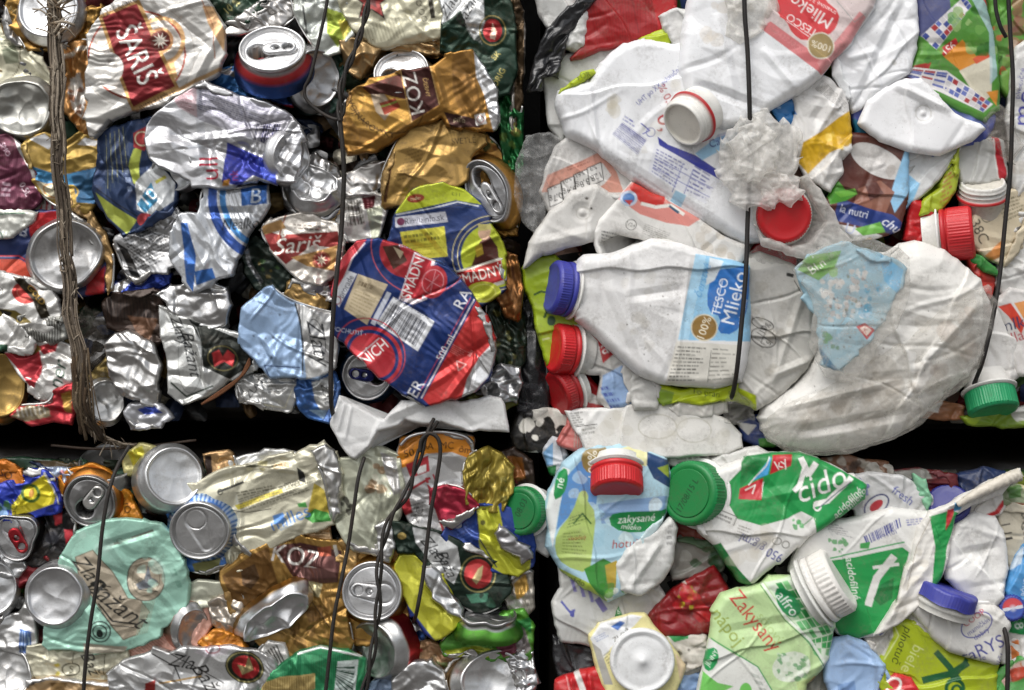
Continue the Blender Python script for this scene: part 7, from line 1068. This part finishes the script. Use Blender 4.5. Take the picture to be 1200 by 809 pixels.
pl1('grey and dark green plastic in the shadow under the green cap', '778,640 800,628 830,634 848,650 850,668 820,676 790,680 780,660', .5, col='8a8880', mat='label', crum=4, cell=22, th=6, draw=[('X', '796,636 844,640 840,664 806,660', 7, ['1f4a24', '2a5a2a', 'a9a8a0'], 9)])
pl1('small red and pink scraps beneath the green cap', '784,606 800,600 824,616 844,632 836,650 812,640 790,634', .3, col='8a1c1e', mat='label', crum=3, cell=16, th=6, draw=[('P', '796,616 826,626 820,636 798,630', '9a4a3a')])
pl1('beige and grey crumpled wrapping left of the checked bottle', '780,748 800,742 826,744 832,762 824,786 800,794 784,786', 1.4, col='b9b4aa', crum=4, cell=20, th=7, draw=[('P', '782,744 808,738 806,748 790,752', '2f8a48'), ('X', '786,752 826,750 820,784 790,780', 8, ['8f887a', '3a342a', 'c9c5bb'], 3)])
pl1('pale blue scrap at the bottom edge left of the checked bottle', '782,790 810,786 826,790 822,826 784,826', 1.2, col='8aa6cc', mat='label', crum=3, cell=18, th=6)
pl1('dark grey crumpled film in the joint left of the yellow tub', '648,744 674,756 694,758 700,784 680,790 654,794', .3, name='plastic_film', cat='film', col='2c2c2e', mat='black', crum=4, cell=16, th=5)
pl1('white and brown wrapper tucked under the checked bottle cap', '930,650 950,640 962,660 956,690 940,680', 1.6, col='c4c2bb', crum=2, cell=16, th=6)
pl1('white and orange striped wrapper at the right edge below the printed cap', '1166,760 1184,748 1214,750 1214,776 1190,780 1170,778', 1.7, col='d3d0ca', mat='label', crum=3, cell=16, th=7, draw=[('P', '1182,752 1192,748 1192,776 1184,778', 'c06a2a')])
pl1('green red and white wrapper in the bottom right corner', '1168,790 1190,772 1214,764 1214,826 1166,826', 2.0, col='4f9a4a', mat='label', crum=3, cell=26, th=9, draw=[('P', '1168,792 1192,774 1214,766 1214,780 1190,790 1176,804', 'c9a49a'), ('P', '1180,784 1214,774 1214,786 1184,798', 'b8432a'), ('X', '1190,766 1214,760 1214,776 1194,780', 5, ['d9d6cf', 'c07a3a'], 5)])

# ================================================================== WIRES AND STRAP
WG = 'baling wires'
def wire(label, path, r=2.1, **k): return tube(None, 'baling_wire', path, r, label=label, cat='wire', group=WG, **k)
sheet_strap = [(62, -14, 4.6), (64, 20, 4.8), (65, 60, 4.6), (68, 90, 4.5), (65, 130, 4.5), (69, 165, 4.4), (68, 200, 4.5), (75, 245, 4.6), (75, 290, 4.6), (83, 330, 4.5), (82, 370, 4.4), (94, 415, 4.2), (96, 460, 3.8), (102, 490, 3.2), (112, 508, 2.2), (138, 520, 1.2), (172, 522, .4)]
t = thing('baling_strap', 'worn brown fibrous strap running down the left of the upper bale', 'strap', (68, 0, 5))
tube(t, 'band', sheet_strap, [6, 8.5, 7, 8, 5.5, 7, 5, 6, 4.5, 6.5, 5.5, 8, 9, 8, 5, 3, 2], mat='strap', col='5c5246', metal=0, flat=.32, rough=.24, seg=16, n=14)
_r = random.Random(8); _sp = crom(P(sheet_strap), 4)
for k in range(64):                                               # loose fibres along the band
    i0 = _r.randrange(0, len(_sp)-14); i1 = min(len(_sp)-1, i0+_r.randrange(9, 22)); o0 = _r.uniform(-8.5, 8.5); f = []
    for i in range(i0, i1, 3): f.append((_sp[i][0]+o0+_r.uniform(-1.3, 1.3), _sp[i][1]+_r.uniform(-1, 1), _sp[i][2]+.22+_r.uniform(0, .12)-abs(o0)*.02))
    if len(f) > 2: tube(t, 'fibre', f, _r.choice([.6, .8, 1.1, 1.5]), mat='strap', col=_r.choice(['857868', '5f5549', '4a4138', '988c7c', '70665b']), metal=0, rough=.2, n=5, seg=6)
for k in range(90):                                               # fuzz sticking out of the band
    i = _r.randrange(2, len(_sp)-3); a = _r.uniform(0, 6.28); l = _r.uniform(5, 15); x0, y0, z0 = _sp[i]; x0 += _r.uniform(-6, 6)
    tube(t, 'fibre', [(x0, y0, z0+.2), (x0+l*.5*math.cos(a), y0+l*.5*math.sin(a)+2, z0+_r.uniform(.2, .5)), (x0+l*math.cos(a)+_r.uniform(-2, 2), y0+l*math.sin(a)+5, z0+_r.uniform(-.1, .3))], _r.choice([.35, .5, .8]), mat='strap', col=_r.choice(['857868', '5f5549', '988c7c', 'a89c8b']), metal=0, rough=.2, n=4, seg=5)
for k in range(40):                                               # frayed knot at the top
    a = _r.uniform(-3.1, .6); l = _r.uniform(8, 30); x0, y0 = 66+_r.uniform(-7, 7), 24+_r.uniform(-22, 22)
    tube(t, 'fibre', [(x0, y0, 5.1), (x0+l*.5*math.cos(a)+_r.uniform(-3, 3), y0+l*.5*math.sin(a), 5.3), (x0+l*math.cos(a), y0+l*math.sin(a)+_r.uniform(0, 8), 4.9)], _r.choice([.5, .7, 1.0, 1.6]), mat='strap', col=_r.choice(['8a7a66', '6a5a48', 'a39684', 'b8ad9c']), metal=0, rough=.25, n=5, seg=6)
for k in range(20):                                               # shredded foot
    x0 = 92+_r.uniform(-8, 12); tube(t, 'fibre', [(x0, 430+_r.uniform(-30, 30), 4.4), (x0+_r.uniform(-4, 12), 478, 4.0), (x0+_r.uniform(4, 34), 508+_r.uniform(-8, 10), 2.6)], _r.choice([.7, 1.2, 2.0]), mat='strap', col=_r.choice(['4a3c2e', '5f5140', '6d5f4e', '3a3026']), metal=0, rough=.25, n=6, seg=6)
wire('thin dark wire from the top edge looping under the open lid can', [(386, -14, 4.6), (380, 20, 4.6), (372, 55, 4.5), (364, 88, 4.4), (357, 104, 4.2), (360, 118, 4.2), (376, 132, 4.3), (394, 140, 4.6), (402, 134, 4.8), (404, 120, 4.8)], 2.0)
t = thing('baling_wire', 'long twisted wire down the middle of the upper can bale', 'wire', (400, 200, 5), WG)
twist(t, 'strand', [(434, -14, 4.4), (428, 20, 4.5), (416, 58, 4.6), (403, 90, 4.7), (398, 120, 4.8), (399, 142, 4.9)], 2.0, 2.2, 60)
tube(t, 'strand', [(398, 136, 4.8), (402, 180, 4.9), (403, 210, 4.8), (400, 270, 4.7), (396, 310, 5.2), (391, 360, 5.3), (388, 420, 5.0), (388, 470, 4.4), (392, 492, 1.4), (396, 505, -1.5)], 2.7, mat='wire', col='2b2825')
wire('dark wire down the left part of the lower can bale', [(152, 522, 2.4), (138, 546, 3.2), (128, 575, 4.0), (120, 620, 4.3), (114, 680, 4.4), (106, 730, 4.3), (100, 780, 4.2), (97, 826, 4.0)], 2.3)
wire('wire over the ivory cans and gold lid, centre of the lower bale', [(427, 536, 2.6), (420, 560, 3.4), (414, 600, 3.6), (408, 640, 3.6), (400, 680, 4.0), (392, 720, 4.2), (386, 770, 4.2), (380, 826, 4.0)], 2.2)
t = thing('baling_wire', 'doubled wire twisted in front of the closed lid in the lower bale', 'wire', (450, 650, 5), WG)
twist(t, 'strand', [(511, 492, 3.4), (498, 515, 3.9), (488, 545, 4.1), (476, 580, 4.2), (458, 606, 4.3), (448, 640, 4.4), (444, 670, 4.6), (444, 700, 4.6), (440, 740, 4.4), (434, 780, 4.4), (422, 826, 4.2)], 2.0, 2.8, 95)
wire('wire looped over the orange rim and ending in front of the lime can', [(492, 530, 4.2), (494, 516, 4.3), (503, 508, 4.4), (513, 514, 4.4), (516, 530, 4.4), (512, 560, 4.4), (505, 600, 4.3), (500, 640, 4.2), (495, 680, 4.2), (489, 714, 4.1), (486, 726, 2.2), (484, 732, 0)], 2.3)
wire('black wire over the white bottles in the middle of the upper plastic bale', [(872, -14, 5.0), (873, 20, 5.1), (876, 60, 5.1), (878, 110, 5.2), (879, 160, 4.8), (878, 210, 4.4), (876, 262, 4.4), (874, 320, 4.8), (869, 380, 5.0), (864, 430, 4.8), (860, 456, 3.6), (855, 472, 1.6), (852, 484, -1)], 2.7, col='232120')
wire('black wire down the right side of the upper plastic bale', [(1181, -14, 4.2), (1184, 40, 4.2), (1187, 90, 4.2), (1186, 140, 4.2), (1184, 200, 4.1), (1178, 260, 4.0), (1172, 320, 4.0), (1164, 370, 4.6), (1153, 418, 4.4), (1144, 444, 3.0), (1136, 462, .5)], 2.6, col='232120')
wire('short dark strand beside the right wire at the top edge', [(1166, -14, 3.4), (1167, 10, 3.4), (1172, 30, 3.4), (1179, 44, 3.2)], 2.4, col='232120')
wire('short black wire in front of the wrappers in the bottom right corner', [(1172, 722, 3.0), (1180, 750, 4.0), (1181, 780, 4.2), (1180, 826, 4.2)], 2.8, col='232120')
wire('thin dark wire lying in the joint above the lower can bale', [(60, 522, .4), (110, 526, .4), (160, 524, .4), (230, 516, .2)], 1.6, col='3a2f26')
